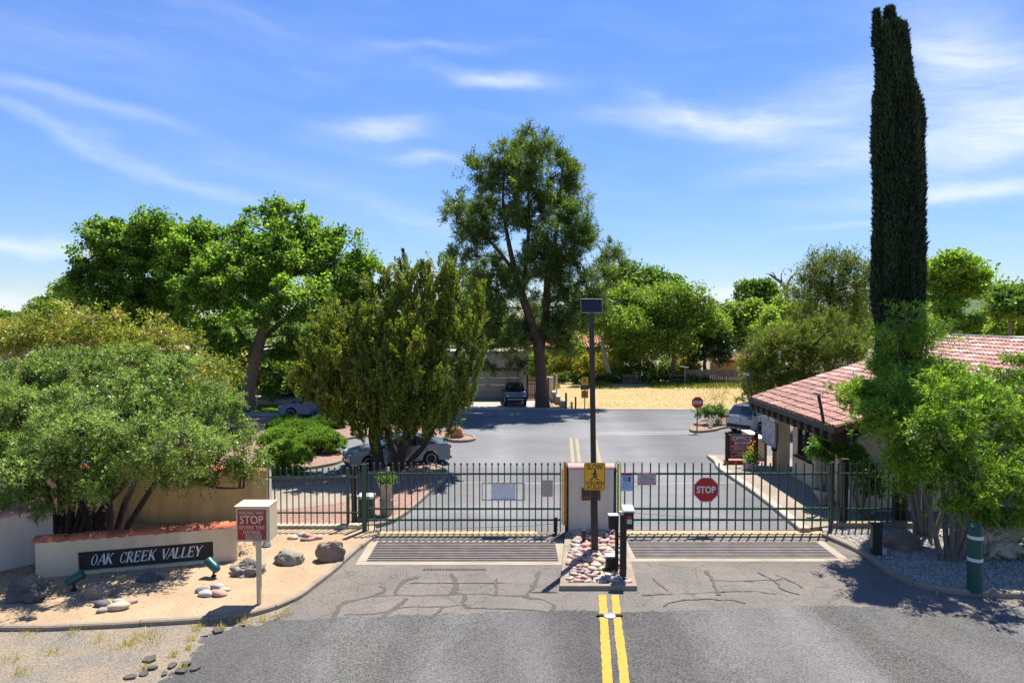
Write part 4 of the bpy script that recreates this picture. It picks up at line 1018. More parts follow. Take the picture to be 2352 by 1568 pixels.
# ================================================================ SOLAR POLE, ACCESS PEDESTALS
b0 = G(1366, 1266, .1); b0.z = .05
sp_ = thing('solar_light_pole', 'tall dark brown pole with a solar panel on top rising from the cobbles', 'pole', b0)
topx = (1356 - 1366) * 20.3 / F
MB().tube([(0, 0, 0), (topx * .34, 0, 2.35)], [.135, .13], 4).build('base_sleeve', 'bronze', sp_)
MB().tube([(topx * .34, 0, 2.35), (topx, 0, 7.1)], [.105, .095], 4).build('shaft', 'bronze', sp_)
rx = Matrix.Rotation(R(66), 3, 'X')
MB().box((topx, -.02, 7.22), (.62, .44, .04), rx).build('panel_frame', 'steel', sp_, bevel=.004)
MB().box(Vector((topx, -.02, 7.22)) + rx @ Vector((0, 0, .022)), (.60, .42, .006), rx).build('solar_panel', 'solar', sp_)
for k in range(1, 6): MB().box(Vector((topx, -.02, 7.22)) + rx @ Vector((-.285 + k * .095, 0, .0262)), (.004, .41, .0012), rx).build('cell_line', 'solar_line', sp_)
def rounded(w, h, r, n=4):
    out = []
    for cx, cy, a0 in ((w / 2 - r, h / 2 - r, 0), (-w / 2 + r, h / 2 - r, 90), (-w / 2 + r, -h / 2 + r, 180), (w / 2 - r, -h / 2 + r, 270)):
        for k in range(n + 1): a = R(a0 + 90 * k / n); out.append((cx + r * math.cos(a), cy + r * math.sin(a)))
    return out
def plate_xz(poly, y0, y1):
    """flat plate in the XZ plane between y0 (front) and y1"""
    n = len(poly); ar = sum(poly[i][0] * poly[(i + 1) % n][1] - poly[(i + 1) % n][0] * poly[i][1] for i in range(n))
    if ar < 0: poly = poly[::-1]
    vs = [(x, y0, z) for x, z in poly] + [(x, y1, z) for x, z in poly]
    return MB().add(vs, [tuple(range(n)), tuple(reversed(range(n, 2 * n)))] + [(i, n + i, n + (i + 1) % n, (i + 1) % n) for i in range(n)])
def runner(root, s, y, m='sign_black', ox=0, oz=0):
    """running figure pictogram"""
    segs = [((.02, .40), (-.02, .12), .085), ((-.02, .12), (.14, -.02), .075), ((.14, -.02), (.10, -.2), .055), ((.10, -.2), (.34, -.24), .045), ((-.02, .12), (-.10, -.10), .075), ((-.10, -.10), (-.34, -.30), .05), ((-.34, -.30), (-.40, -.22), .045),
            ((.02, .36), (.18, .24), .05), ((.18, .24), (.22, .10), .04), ((.0, .36), (-.16, .22), .05), ((-.16, .22), (-.28, .30), .04)]
    mb = MB()
    for i, (a, b, w) in enumerate(segs):
        a, b = Vector(a) * s, Vector(b) * s; d = (b - a).normalized(); n = Vector((-d.y, d.x)) * w * s; e = d * w * .5 * s
        q = [a - e - n, b + e - n * .8, b + e + n * .8, a - e + n]; yy = y - i * .0004
        mb.add([(p.x + ox, yy, p.y + oz) for p in q], [(0, 1, 2, 3)])
    c = [(ox + (.04 + .085 * math.cos(k * .6283)) * s, y - .006, oz + (.52 + .1 * math.sin(k * .6283)) * s) for k in range(10)]
    mb.add(c, [tuple(range(10))]); return mb.build('running_figure', m, root)
sg = thing('children_sign', 'yellow SLOW CHILDREN AT PLAY sign with running figure bolted to the brown pole', 'sign', (b0.x - .03, b0.y - .15, 7 - (1085 - HOR) * 20.2 / F))
plate_xz(rounded(.62, .80, .05), -.004, .004).build('plate', 'sign_yellow', sg)
ro, ri = rounded(.585, .765, .045), rounded(.56, .74, .035); n = len(ro)
MB().add([(x, -.006, z) for x, z in ro] + [(x, -.006, z) for x, z in ri], [(i, (i + 1) % n, n + (i + 1) % n, n + i) for i in range(n)]).build('border', 'sign_black', sg)
text('SLOW', .46, .15, 'sign_black', sg, (0, -.006, .275), bold=.016); text('CHILDREN', .52, .105, 'sign_black', sg, (0, -.006, -.185), bold=.014); text('AT PLAY', .45, .105, 'sign_black', sg, (0, -.006, -.31), bold=.014)
runner(sg, .33, -.0065, oz=-.005)
for z in (.36, -.36): MB().lathe([(.012, 0), (.012, .006), (0, .008)], (0, 0, 0), 8).build('bolt', 'steel', sg).matrix_local = Matrix.Translation((0, -.004, z)) @ Matrix.Rotation(R(90), 4, 'X')
c = G(1431, 1327, .1)
kp = thing('access_pedestal', 'black access control post with a light topped card reader box and red label', 'access post', c)
MB().box((0, 0, .86), (.16, .12, 1.72)).build('post', 'black', kp, bevel=.006)
MB().box((.10, .28, 1.72), (.10, .5, .06)).build('arm', 'black', kp)
MB().box((.13, .10, 1.55), (.27, .26, .50)).build('reader_box', 'black', kp, bevel=.01); MB().box((.13, .08, 1.825), (.30, .36, .05), Matrix.Rotation(R(12), 3, 'X')).build('lid', 'lid', kp, bevel=.006)
MB().box((.14, -.036, 1.62), (.15, .006, .09)).build('red_label', 'sign_red', kp); MB().box((.14, -.036, 1.51), (.15, .006, .12)).build('white_label', 'sign_grey', kp)
MB().tube([(-.05, -.02, 1.70), (-.05, -.02, 1.78)], .07, 10).build('post_cap', 'lid', kp)
c = G(1416, 1318, .1)
kp = thing('access_pedestal', 'thinner black post with a keypad box on the left of the card reader post', 'access post', c)
MB().box((0, 0, .72), (.085, .085, 1.44)).build('post', 'black', kp)
MB().box((-.10, -.02, 1.42), (.24, .2, .36)).build('keypad_box', 'black', kp, bevel=.008); MB().box((-.10, -.02, 1.61), (.27, .24, .03)).build('lid', 'lid', kp, bevel=.005)
c = G(1402, 1311, .1)
kp = thing('junction_box', 'short black junction box with a grey lid set among the cobbles', 'junction box', c)
MB().box((0, 0, .18), (.25, .22, .46)).build('body', 'black', kp, bevel=.006); MB().box((0, 0, .43), (.31, .28, .045)).build('lid', 'lid', kp, bevel=.008)
c = G(1389, 1243, .12)
kp = thing('marker_stub', 'short dark pipe stub in the cobbles left of the brown pole', 'pipe', G(1341, 1246, .1))
MB().tube([(0, 0, 0), (0, 0, .36)], .06, 10).build('pipe', 'black', kp); MB().tube([(0, 0, .36), (0, 0, .39)], .068, 10).build('cap', 'black', kp)
# ================================================================ SIGNS
def octagon(r): return [(r * math.cos(R(22.5 + 45 * k)) / math.cos(R(22.5)), r * math.sin(R(22.5 + 45 * k)) / math.cos(R(22.5))) for k in range(8)]
def stop_sign(root, r, y=0.0, z=0.0):
    MBo = plate_xz([(a, b + z) for a, b in octagon(r)], y - .004, y).build('border_plate', 'sign_white', root)
    plate_xz([(a, b + z) for a, b in octagon(r * .945)], y - .007, y - .0045).build('face', 'sign_red', root)
    text('STOP', r * 1.52, r * .56, 'sign_white', root, (0, y - .0085, z), bold=.028)
ss = thing('stop_sign', 'large red octagonal STOP sign fixed to the right gate', 'sign', P(1622, 1124, BASE_GATE - .06))
stop_sign(ss, .40)
ns = thing('trespassing_notice', 'wide NO TRESPASSING notice on the right gate with red bands', 'sign', P(1485.5, 1099.5, BASE_GATE - .05))
plate_xz(rounded(.60, .385, .015), -.003, .003).build('plate', 'sign_grey', ns)
for s, t_ in ((1, 'NO TRESPASSING'), (-1, 'PRIVATE PROPERTY')):
    MB().box((0, -.005, s * .147), (.585, .003, .078)).build('red_band', 'sign_red', ns); text(t_, .55, .05, 'sign_white', ns, (0, -.008, s * .147), bold=.015)
for k, t_ in enumerate(('VIOLATORS WILL BE', 'PROSECUTED IN ACCORDANCE', 'WITH A.R.S. 13-1502')): text(t_, (.36, .52, .48)[k], .034, 'sign_black', ns, (0, -.005, .065 - k * .064), bold=.01)
ws = thing('gate_warning_sign', 'pale blue gate warning sign with a red header beside the yellow edge', 'sign', P(1439, 1106, BASE_GATE - .10))
plate_xz(rounded(.39, .59, .02), -.003, .003).build('plate', 'sign_blue', ws)
MB().box((0, -.005, .245), (.37, .003, .075)).build('header', 'sign_red', ws); text('WARNING', .28, .045, 'sign_black', ws, (0, -.008, .245), bold=.015)
pb_ = MB()
for x_ in (-.10, -.055, -.01): pb_.box((x_, -.006, .09), (.012, .002, .16))
for z_ in (.03, .09, .15): pb_.box((-.055, -.0075, z_), (.10, .002, .012))
pb_.box((.095, -.006, .09), (.05, .002, .17)); pb_.box((.05, -.0065, .12), (.09, .002, .025)); pb_.box((.045, -.0068, .05), (.08, .002, .025))
pb_.build('pictogram', 'sign_black', ws)
for k, (w_, h_) in enumerate(((.34, .016), (.30, .012), (.32, .012), (.26, .012), (.31, .010), (.2, .010))):
    text(('MOVING GATE CAN CAUSE SERIOUS INJURY', 'KEEP CLEAR OF THE GATE PATH', 'DO NOT ALLOW CHILDREN TO PLAY', 'OPERATE ONLY IN FULL VIEW', 'THIS ENTRANCE IS FOR VEHICLES ONLY', 'USE SEPARATE ENTRANCE')[k], w_, h_, 'sign_black', ws, (0, -.0045, -.045 - k * .036))
# wrong way box
c = G(596, 1386, .1)
wb = thing('wrong_way_sign', 'cream box sign on a post reading WRONG WAY STOP SEVERE TIRE DAMAGE', 'sign', c)
MB().box((0, 0, .78), (.10, .10, 1.56)).build('post', 'box_cream', wb, bevel=.006); MB().box((-.03, 0, 1.49), (.17, .16, .12)).build('post_collar', 'box_cream', wb, bevel=.006)
bx, bz, bw, bh = -.115, 1.94, .80, .84
MB().box((bx, .22, bz), (bw, .54, bh)).build('box', 'box_cream', wb, bevel=.012)
MB().box((bx - .01, .20, bz + bh / 2 + .012), (bw + .03, .60, .025)).build('lid', 'box_cream', wb, bevel=.006)
fy = -.055
MB().box((bx - .02, fy, bz - .01), (.675, .012, .72)).build('face', 'sign_brick', wb)
for t_, w_, h_, z_, m_ in (('WRONG WAY', .60, .085, .29, 'box_cream'), ('STOP', .56, .20, .125, 'box_cream'), ('SEVERE TIRE', .61, .085, -.06, 'box_cream'), ('DAMAGE', .40, .085, -.17, 'box_cream')):
    text(t_, w_, h_, m_, wb, (bx - .02, fy - .0085, bz - .01 + z_), bold=.008 if t_ != 'STOP' else .02)
MB().box((bx + .02, fy - .008, bz - .295), (.38, .006, .125)).build('small_plate', mat('tan_label', (.48, .38, .27), .6), wb)
text('NO PEDESTRIANS', .32, .032, 'sign_brick', wb, (bx + .02, fy - .0125, bz - .268)); text('NO TRAFFIC LANE', .32, .032, 'sign_brick', wb, (bx + .02, fy - .0125, bz - .320))
# flood lamp behind the box, green spot lamps
fl = thing('flood_lamp', 'small grey flood lamp lying in the sand behind the WRONG WAY box', 'lamp', G(616, 1252, .1))
MB().tube([(0, 0, 0), (0, .02, .30)], .022, 8).build('stem', 'black', fl)
MB().lathe([(.03, .26), (.06, .20), (.13, .06), (.14, .03), (.12, .03)], (-.02, -.08, 0), 14).build('reflector', 'alu', fl, angle=50)
for px, py, yaw, lab in ((170, 1356, 25, 'dark green spot lamp aimed at the left end of the name panel'), (491, 1325, 155, 'dark green spot lamp aimed at the right end of the name panel')):
    t = thing('spot_lamp', lab, 'lamp', G(px, py, .1), 0, 'spot lamps lighting the sign wall')
    MB().tube([(0, 0, -.02), (0, 0, .22)], .03, 8).build('stake', 'black', t); MB().box((0, 0, .03), (.11, .1, .07)).build('base', 'black', t, bevel=.01)
    q_ = Matrix.Translation((0, 0, .30)) @ Matrix.Rotation(R(yaw), 4, 'Z') @ Matrix.Rotation(R(62), 4, 'Y')
    MB().lathe([(.04, -.2), (.09, -.17), (.115, -.06), (.12, .12), (.135, .20), (.125, .24), (.10, .2)], (0, 0, 0), 16).build('lamp_head', 'green_lamp', t, angle=50).matrix_local = q_
    MB().lathe([(0, .0), (.1, .0), (.1, .004), (0, .004)], (0, 0, .2), 16).build('lens', 'glass', t).matrix_local = q_
# bollard, right bed things
bo = thing('bollard', 'dark green bollard with two white reflective bands at the right kerb', 'bollard', G(2238, 1357, .09))
MB().tube([(0, 0, 0), (-.01, 0, 1.62)], .165, 24).build('sleeve', 'bollard', bo, angle=40); MB().lathe([(.165, 1.62), (.15, 1.66), (.08, 1.70), (0, 1.71)], (-.01, 0, 0), 24).build('dome_cap', 'bollard', bo, smooth=True)
for z in (.78, 1.34):
    MB().lathe([(.17, z), (.174, z + .004), (.174, z + .081), (.17, z + .085)], (-.01 * z / 1.62, 0, 0), 24).build('band', 'band', bo)
jb = thing('utility_box', 'narrow black utility pedestal standing in the gravel by the right fence', 'utility box', G(2012, 1272, .09), R(-12))
MB().box((0, 0, .42), (.26, .24, .86)).build('body', 'black', jb, bevel=.01); MB().box((0, 0, .87), (.31, .28, .06)).build('lid', 'black', jb, bevel=.012)

# ---------------------------------------------------------------- rocks
def boulder(name, label, px, py, w, h, d, m, seed, z=.1, sub=5, amp=.55, freq=1.2, rz=0, cat='boulder', group=None, facet=.0, sink=.3):
    bm = bmesh.new(); bmesh.ops.create_icosphere(bm, subdivisions=sub, radius=1); o = Vector((seed * 5.1, seed * 2.7, seed * 9.3))
    rd_ = random.Random(seed)
    planes = [(Vector((rd_.gauss(0, 1), rd_.gauss(0, 1), rd_.gauss(0, 1))).normalized(), rd_.uniform(.62, .85)) for _ in range(int(9 * facet))]
    for v in bm.verts:
        n = v.co.normalized(); p = n.copy()
        for pn, pd in planes:
            e = p.dot(pn) - pd
            if e > 0: p -= pn * e * .92
        k = 1 + amp * (.5 * noise.noise(n * freq + o) + .34 * noise.noise(n * freq * 2.3 + o) - .22 * abs(noise.noise(n * freq * 4.2 + o)) + .12 * noise.noise(n * freq * 8 + o) + .07 * noise.noise(n * freq * 17 + o))
        v.co = Vector((p.x * w / 2, p.y * d / 2, p.z * h * .72)) * k
    me = bpy.data.meshes.new(name); bm.to_mesh(me); bm.free(); me.polygons.foreach_set('use_smooth', [True] * len(me.polygons)); me.set_sharp_from_angle(angle=R(38))
    c = G(px, py, z); ob = obj(name, me, m); ob.location = (c.x, c.y + d * .3, z + h * (.5 - sink) * .55); ob.rotation_euler = (0, 0, R(rz))
    return tag(ob, label, cat, group)
boulder('boulder', 'angular brown lava rock nearest the left cattle guard', 757, 1290, .82, .62, .6, 'rock_brown', 3, facet=1.2, amp=.4, rz=15, sink=.05)
boulder('boulder', 'smooth grey split boulder between the lava rock and the WRONG WAY post', 660, 1296, .86, .46, .6, 'rock_grey', 8, facet=.6, amp=.4)
boulder('boulder', 'lumpy grey boulder just behind the WRONG WAY post', 563, 1322, .92, .42, .6, 'rock_grey', 14, amp=.7, freq=1.5)
boulder('boulder', 'small dark half buried rock at the foot of the sign wall', 337, 1336, .66, .26, .4, 'rock_dark', 21, amp=.6)
boulder('boulder', 'rounded grey brown boulder in front of the sign wall near the left lamp', 213, 1376, .66, .40, .5, 'rock_grey', 25, amp=.6, facet=.6)
boulder('boulder', 'large bluish dark boulder at the left end of the sign wall', 50, 1383, 1.05, .66, .8, 'rock_dark', 33, amp=.7, facet=.6)
boulder('boulder', 'small brown stone alone on the sand near the left kerb', 60, 1424, .38, .12, .2, 'rock_brown', 37, sub=3)
boulder('boulder', 'big pale crusty limestone boulder behind the green bollard', 2292, 1283, 1.65, 1.30, 1.2, 'rock_pale', 41, z=.09, amp=1.0, freq=1.7, facet=.6, sink=.1)
boulder('boulder', 'dark brown rounded rock in the shade of the right tree', 2080, 1262, 1.0, .55, .7, 'rock_brown', 45, z=.09, amp=.5)
boulder('boulder', 'small rose coloured rock leaning by the black utility pedestal', 2028, 1274, .3, .36, .25, 'rock_rose', 49, z=.09, sub=3, amp=.5, facet=1)
boulder('boulder', 'orange red sandstone boulder on the tip of the shrub bed', 1050, 1005, .85, .80, .7, 'rock_red', 53, amp=.4, facet=.8, sink=.15)
# river stones in small clusters on the sand
clusters = [
 ('by the left lamp and kerb', [(232, 1392, .42, 'ston_dark', 'long dark'), (270, 1386, .30, 'ston_grey', 'greenish grey'), (300, 1386, .30, 'ston_pink', 'reddish'), (268, 1400, .50, 'ston_tan', 'largest flat tan'), (234, 1406, .30, 'ston_grey', 'small pale grey')]),
 ('in front of the right lamp', [(462, 1360, .32, 'ston_dark', 'dark blue'), (498, 1352, .36, 'ston_grey', 'mauve grey'), (515, 1358, .26, 'ston_tan', 'tan'), (470, 1369, .40, 'ston_grey', 'pale grey'), (500, 1368, .42, 'ston_pink', 'pink')]),
 ('by the picket fence', [(672, 1238, .34, 'ston_tan', 'olive tan'), (690, 1231, .34, 'ston_grey', 'whitish'), (697, 1242, .26, 'ston_dark', 'small brown'), (706, 1233, .36, 'ston_pink', 'pink'), (714, 1241, .30, 'ston_pink', 'small flat pink'), (728, 1238, .34, 'ston_pink', 'mauve pink')])]
for where, st in clusters:
    for px, py, L_, mk, look in st:
        me = stone_mesh(rd.randint(1, 999), 3, .22, (1, .62, .42), 'river_stone'); c = G(px, py, .1)
        o = obj('river_stone', me, mk); s = L_ / 2; o.scale = (s, s, s); o.location = (c.x, c.y + .05, .1 + s * .26); o.rotation_euler = (rd.uniform(-.15, .15), rd.uniform(-.15, .15), rd.uniform(-.5, .5))
        tag(o, f'{look} river stone in the stone cluster {where}', 'stone', 'river stone clusters on the sand')

# ================================================================ OFFICE BUILDING
XE, YN, YF, ZE, SL_ = 11.20, 23.5, 32.05, 3.12, .315      # eave line, near and far rakes, eave height, slope
XR = 20.4
rz_ = lambda x: ZE + (x - XE) * SL_
ob_ = thing('office_building', 'single storey cream office building with a red barrel tile roof and dark rafter tails', 'building', (12.0, 27, 0))
O = Vector((-12.0, -27, 0))
def ob_build(mb, name, m, **k):
    o = mb.build(name, m, ob_, **k); o.location = O; return o
wx = 12.0
# front wall with a window opening
y0w, y1w = 26.8, 29.0
wy0, wy1, wz0, wz1 = 27.15, 28.55, 1.15, 2.45
mb = MB()
mb.box((wx + .15, (y0w + wy0) / 2, 1.65), (.3, wy0 - y0w, 3.3)); mb.box((wx + .15, (wy1 + y1w) / 2, 1.65), (.3, y1w - wy1, 3.3))
mb.box((wx + .15, (wy0 + wy1) / 2, wz0 / 2), (.3, wy1 - wy0, wz0)); mb.box((wx + .15, (wy0 + wy1) / 2, (wz1 + 3.3) / 2), (.3, wy1 - wy0, 3.3 - wz1))
mb.box((17, y0w + .15, 1.65), (9.4, .298, 3.3)); mb.box((17, y0w + .15, 3.9), (7, .29, 1.2))
mb.box((18.0, 31.2, 1.7), (7.6, .3, 3.4)); mb.box((14.2, 30.1, 1.65), (.3, 2.2, 3.3)); mb.box((13.2, 28.87, 1.65), (2.1, .26, 3.3))
ob_build(mb, 'wall', 'cream')
fr = MB()
for (yy, zz, sy, sz) in ((wy0 + .04, (wz0 + wz1) / 2, .08, wz1 - wz0), (wy1 - .04, (wz0 + wz1) / 2, .08, wz1 - wz0), ((wy0 + wy1) / 2, wz1 - .04, wy1 - wy0 - .17, .08), ((wy0 + wy1) / 2, wz0 + .04, wy1 - wy0 - .17, .08), ((wy0 + wy1) / 2, (wz0 + wz1) / 2, .06, wz1 - wz0 - .17)):
    fr.box((wx + .08, yy, zz), (.1, sy, sz))
w_ = ob_build(fr, 'window', 'frame_dark')
g_ = MB().box((wx + .12, (wy0 + wy1) / 2, (wz0 + wz1) / 2), (.02, wy1 - wy0 - .02, wz1 - wz0 - .02)).build('pane', 'glass', w_)
MB().box((wx - .04, (wy0 + wy1) / 2, wz0 - .04), (.18, wy1 - wy0 + .2, .07)).build('sill', 'frame_dark', w_)
for yy in (30.1,):
    ob_build(MB().box((wx - .02, yy, 1.5), (.52, .52, 3.0)), 'column', 'cream', bevel=.02)
ob_build(MB().box((wx + .15, 25.0, 1.5), (.32, .32, 3.0)), 'column', 'cream', bevel=.02)
ob_build(MB().box((wx, 27.8, 3.02), (.22, 8.3, .24)), 'beam', 'wood_dark')
# door on the near gable wall
dr = ob_build(MB().box((13.3, y0w - .02, 1.15), (.98, .05, 2.1)), 'door', mat('pale_door', (.58, .53, .43), .6))
MB().box((13.68, y0w - .06, 1.1), (.05, .04, .14)).build('handle', 'steel', dr)
dr = MB()
for k in range(5): dr.box((12.55 + k * .075, y0w - .02, 1.6), (.03, .04, 2.8))
ob_build(dr, 'pilaster_strip', 'cream')
# roof deck, fascia, rafter tails
rb = MB(); n0 = [(XE, YN), (XR, YN), (XR, YF), (XE, YF)]
rb.add([(x, y, rz_(x)) for x, y in n0] + [(x, y, rz_(x) - .10) for x, y in n0], [(0, 1, 2, 3), (7, 6, 5, 4), (0, 4, 5, 1), (1, 5, 6, 2), (2, 6, 7, 3), (3, 7, 4, 0)])
roof = ob_build(rb, 'roof', 'wood_dark')
ob_build(MB().box((XE - .03, (YN + YF) / 2, ZE - .10), (.06, YF - YN + .06, .22)), 'fascia', 'fascia')
xm = (XE + XR) / 2; ang = math.atan(SL_); ln = (XR - XE) / math.cos(ang); ry = Matrix.Rotation(-ang, 3, 'Y')
for yy, mm in ((YN - .033, mat('red_brown_rake', (.19, .075, .045), .7)), (YF + .033, M['fascia'])): ob_build(MB().box((xm, yy, rz_(xm) - .08), (ln, .06, .22), ry), 'rake_board', mm)
tail = MB(); prof = [(-.36, -.20), (-.42, -.34), (-.34, -.56), (.1, -.60), (1.0, -.14)]
nP = len(prof); tail.add([(x, -.15, z) for x, z in prof] + [(x, .15, z) for x, z in prof], [tuple(reversed(range(nP))), tuple(range(nP, 2 * nP))] + [(i, (i + 1) % nP, nP + (i + 1) % nP, nP + i) for i in range(nP)])
tm = tail.mesh('rafter_tail')
for k in range(13): obj('rafter_tail', tm, 'wood_dark', ob_, O + Vector((XE + .34, YN + .30 + k * (YF - YN - .6) / 12, ZE + .02)))
# barrel tiles
ns, nr = 36, 24
tl = ln / nr; tw = (YF - YN) / ns
def tile_geo():
    vs = []; fs = []; seg = 5
    for (x, r, dz) in ((0, tw * .40, .035), (tl * 1.12, tw * .34, 0)):
        for k in range(seg + 1):
            a = math.pi * k / seg; vs.append((x, r * math.cos(a), dz + r * .62 * math.sin(a)))
    n = seg + 1
    for k in range(seg): fs.append((k, n + k, n + k + 1, k + 1))
    for k in range(seg + 1):
        a = math.pi * k / seg; r = tw * .40 - .018; vs.append((0.0, r * math.cos(a), .035 + r * .62 * math.sin(a) - .004))
    for k in range(seg): fs.append((2 * n + k, k, k + 1, 2 * n + k + 1))
    # the pan between barrels
    b = len(vs); vs += [(0, tw * .34, .030), (0, tw * .66, .030), (tl * 1.12, tw * .66, .004), (tl * 1.12, tw * .34, .004), (0, tw * .34, 0), (0, tw * .66, 0)]
    fs += [(b, b + 1, b + 2, b + 3), (b + 4, b + 5, b + 1, b)]
    return vs, fs
tv, tf = tile_geo(); tme = bpy.data.meshes.new('roof_tile'); tme.from_pydata(tv, [], tf); tme.update(); tme.materials.append(M['roof_tile'])
tme.polygons.foreach_set('use_smooth', [True] * len(tf)); tme.set_sharp_from_angle(angle=R(50))
rest = MB(); Rm = Matrix.Rotation(-ang, 4, 'Y')
cells = [(i, j) for j in range(nr) for i in range(ns)]
cells.sort(key=lambda c: (c[1] > 9, abs(c[0] - 22) + c[1] * 1.5)); single = set(cells[:298])
for (i, j) in cells:
    s0 = j * tl; p = Vector((XE + s0 * math.cos(ang), YN + (i + .5) * tw, ZE + s0 * math.sin(ang) + .005))
    jt = (rd.uniform(-.05, .05), rd.uniform(-.02, .02), rd.gauss(0, .03))
    if (i, j) in single: obj('roof_tile', tme, None, roof, p + Vector((rd.gauss(0, .012), 0, rd.uniform(0, .022))), (jt[0], -ang + jt[1], jt[2]))
    else:
        T = Matrix.Translation(p + Vector((0, 0, rd.uniform(0, .012)))) @ Matrix.Rotation(jt[2], 4, 'Z') @ Matrix.Rotation(-ang + jt[1], 4, 'Y')
        rest.add([T @ Vector(v) for v in tv], tf)
rt = rest.build('roof_tile_field', leaf_mat('roof_tile_mixed', [(0, (.28, .105, .075)), (.4, (.41, .185, .135)), (.75, (.47, .26, .20)), (1, (.60, .45, .38))], 0, .6, .3), roof, angle=50); rt['kind'] = 'stuff'
va = rt.data.attributes.new('var', 'FLOAT', 'FACE'); nt_ = len(tf); va.data.foreach_set('value', np.repeat(rng.random(len(rt.data.polygons) // nt_), nt_).astype(np.float32))
ob_build(MB().box((XR + .12, (YN + YF) / 2, rz_(XR) - .02), (.3, YF - YN + .3, .26)), 'ridge_flashing', 'alu')
ob_build(MB().box((XR + 3.3, (YN + YF) / 2, rz_(XR) - .5), (6, YF - YN, 1.0)), 'rear_block', 'cream')
# lamp arms standing on the roof edge
for (px, py, px2, py2, D, lab) in ((1729, 905, 1717, 862, YF - .1, 'bent dark lamp arm at the far corner of the tiled roof'), (1893, 970, 1880, 908, YN + .9, 'bent dark lamp arm at the near corner of the tiled roof')):
    a, b = P(px, py, D), P(px2, py2, D); t = thing('lamp_arm', lab, 'lamp', a, 0, 'lamp arms on the office roof'); d = b - a
    MB().tube([(0, 0, -.12), d * .5, d], .055, 6).build('arm', 'wood_dark', t)
    MB().box(d + Vector((-.06, 0, .05)), (.24, .16, .09), Matrix.Rotation(R(15), 3, 'Y')).build('lamp_head', 'lid', t, bevel=.01)
# porch things
nb = thing('notice_board', 'glazed notice board with papers hung along the office porch', 'notice board', (11.55, 30.5, .14))
MB().box((0, 0, 1.58), (.08, 1.55, 1.08)).build('case', 'alu', nb, bevel=.006)
for k in range(3):
    MB().box((-.045, -.48 + k * .48, 1.58), (.012, .43, .94)).build('paper', mat('board_paper', (.55, .57, .6), .6, c2=(.30, .26, .28), scale=4, contrast=.12), nb)
for yy in (-.45, .55): MB().box((.06, yy, .80), (.1, .1, 1.62)).build('post', 'wood_gate', nb)
mbx = thing('mail_slot_box', 'small black box fixed to the porch column', 'box', (11.63, 30.1, 1.2)); MB().box((0, 0, 0), (.16, .22, .42)).build('body', 'black', mbx, bevel=.01); MB().box((-.01, 0, .22), (.2, .26, .03)).build('lid', 'black', mbx)
lw_ = thing('planter_wall', 'short low white stucco wall behind the OFFICE sign', 'wall', (11.95, 33.5, .1)); MB().box((0, 0, .5), (.42, 2.4, 1.0)).build('wall', 'wht_stucco', lw_, bevel=.03)
MB().box((0, 0, 1.02), (.5, 2.48, .06)).build('cap', 'wht_stucco', lw_, bevel=.02)
gw = thing('courtyard_wall', 'cream courtyard wall behind the right picket fence', 'wall', (14.2, 24.3, 0)); MB().box((0, 0, .7), (4.6, .25, 1.45)).build('wall', 'cream', gw, bevel=.02); MB().box((0, 0, 1.45), (4.7, .32, .08)).build('cap', 'cream', gw, bevel=.02)
MB().box((-2.18, -.2, .42), (.25, .66, .84)).build('pier', 'wht_stucco', gw, bevel=.015)
# office sign
c = G(1703, 1063, .12); osn = thing('office_sign', 'maroon OFFICE BUYERS notice board between two dark timber posts', 'sign', c)
hh = 1.45
for s in (-1, 1): MB().box((s * .71, 0, .80), (.14, .12, 1.62)).build('post', 'wood_dark', osn, bevel=.008)
MB().box((0, 0, .86), (1.28, .06, 1.24)).build('board', 'wood_dark', osn)
MB().box((0, -.036, .87), (1.16, .012, 1.16)).build('face', 'sign_maroon', osn)
def frame_xz(root, w, h, t, x, y, z, m):
    f = MB()
    f.box((x, y, z + h / 2), (w, .004, t)); f.box((x, y, z - h / 2), (w, .004, t)); f.box((x - w / 2, y, z), (t, .0045, h - t)); f.box((x + w / 2, y, z), (t, .0045, h - t)); return f.build('border_line', m, root)
frame_xz(osn, 1.08, .26, .012, 0, -.044, 1.30, 'sign_grey'); frame_xz(osn, 1.08, .26, .012, 0, -.044, .80, 'sign_grey')
for t_, w_, h_, z_ in (('OFFICE', .94, .20, 1.30), ('BUYERS!', .70, .15, 1.06), ('INFORMATION ON ALL LOTS', .98, .05, .875), ('PLEASE BE SURE TO READ', .76, .045, .80), ('THEM PRIOR TO PURCHASE', .84, .045, .725), ('WE LIKE IT HERE - HOPE YOU WILL TOO', 1.04, .045, .59), ('STOP IN AT', .34, .04, .52), ('OAK CREEK VALLEY', .62, .045, .445), ('PROPERTY OWNERS ASSOCIATION', 1.04, .045, .375)):
    text(t_, w_, h_, 'sign_white', osn, (0, -.045, z_), bold=.02, extr=.003)
MB().box((0, .02, .08), (1.6, .5, .12)).build('tile_base', 'terra', osn, bevel=.03)
osn.scale = (.97, 1, .90)
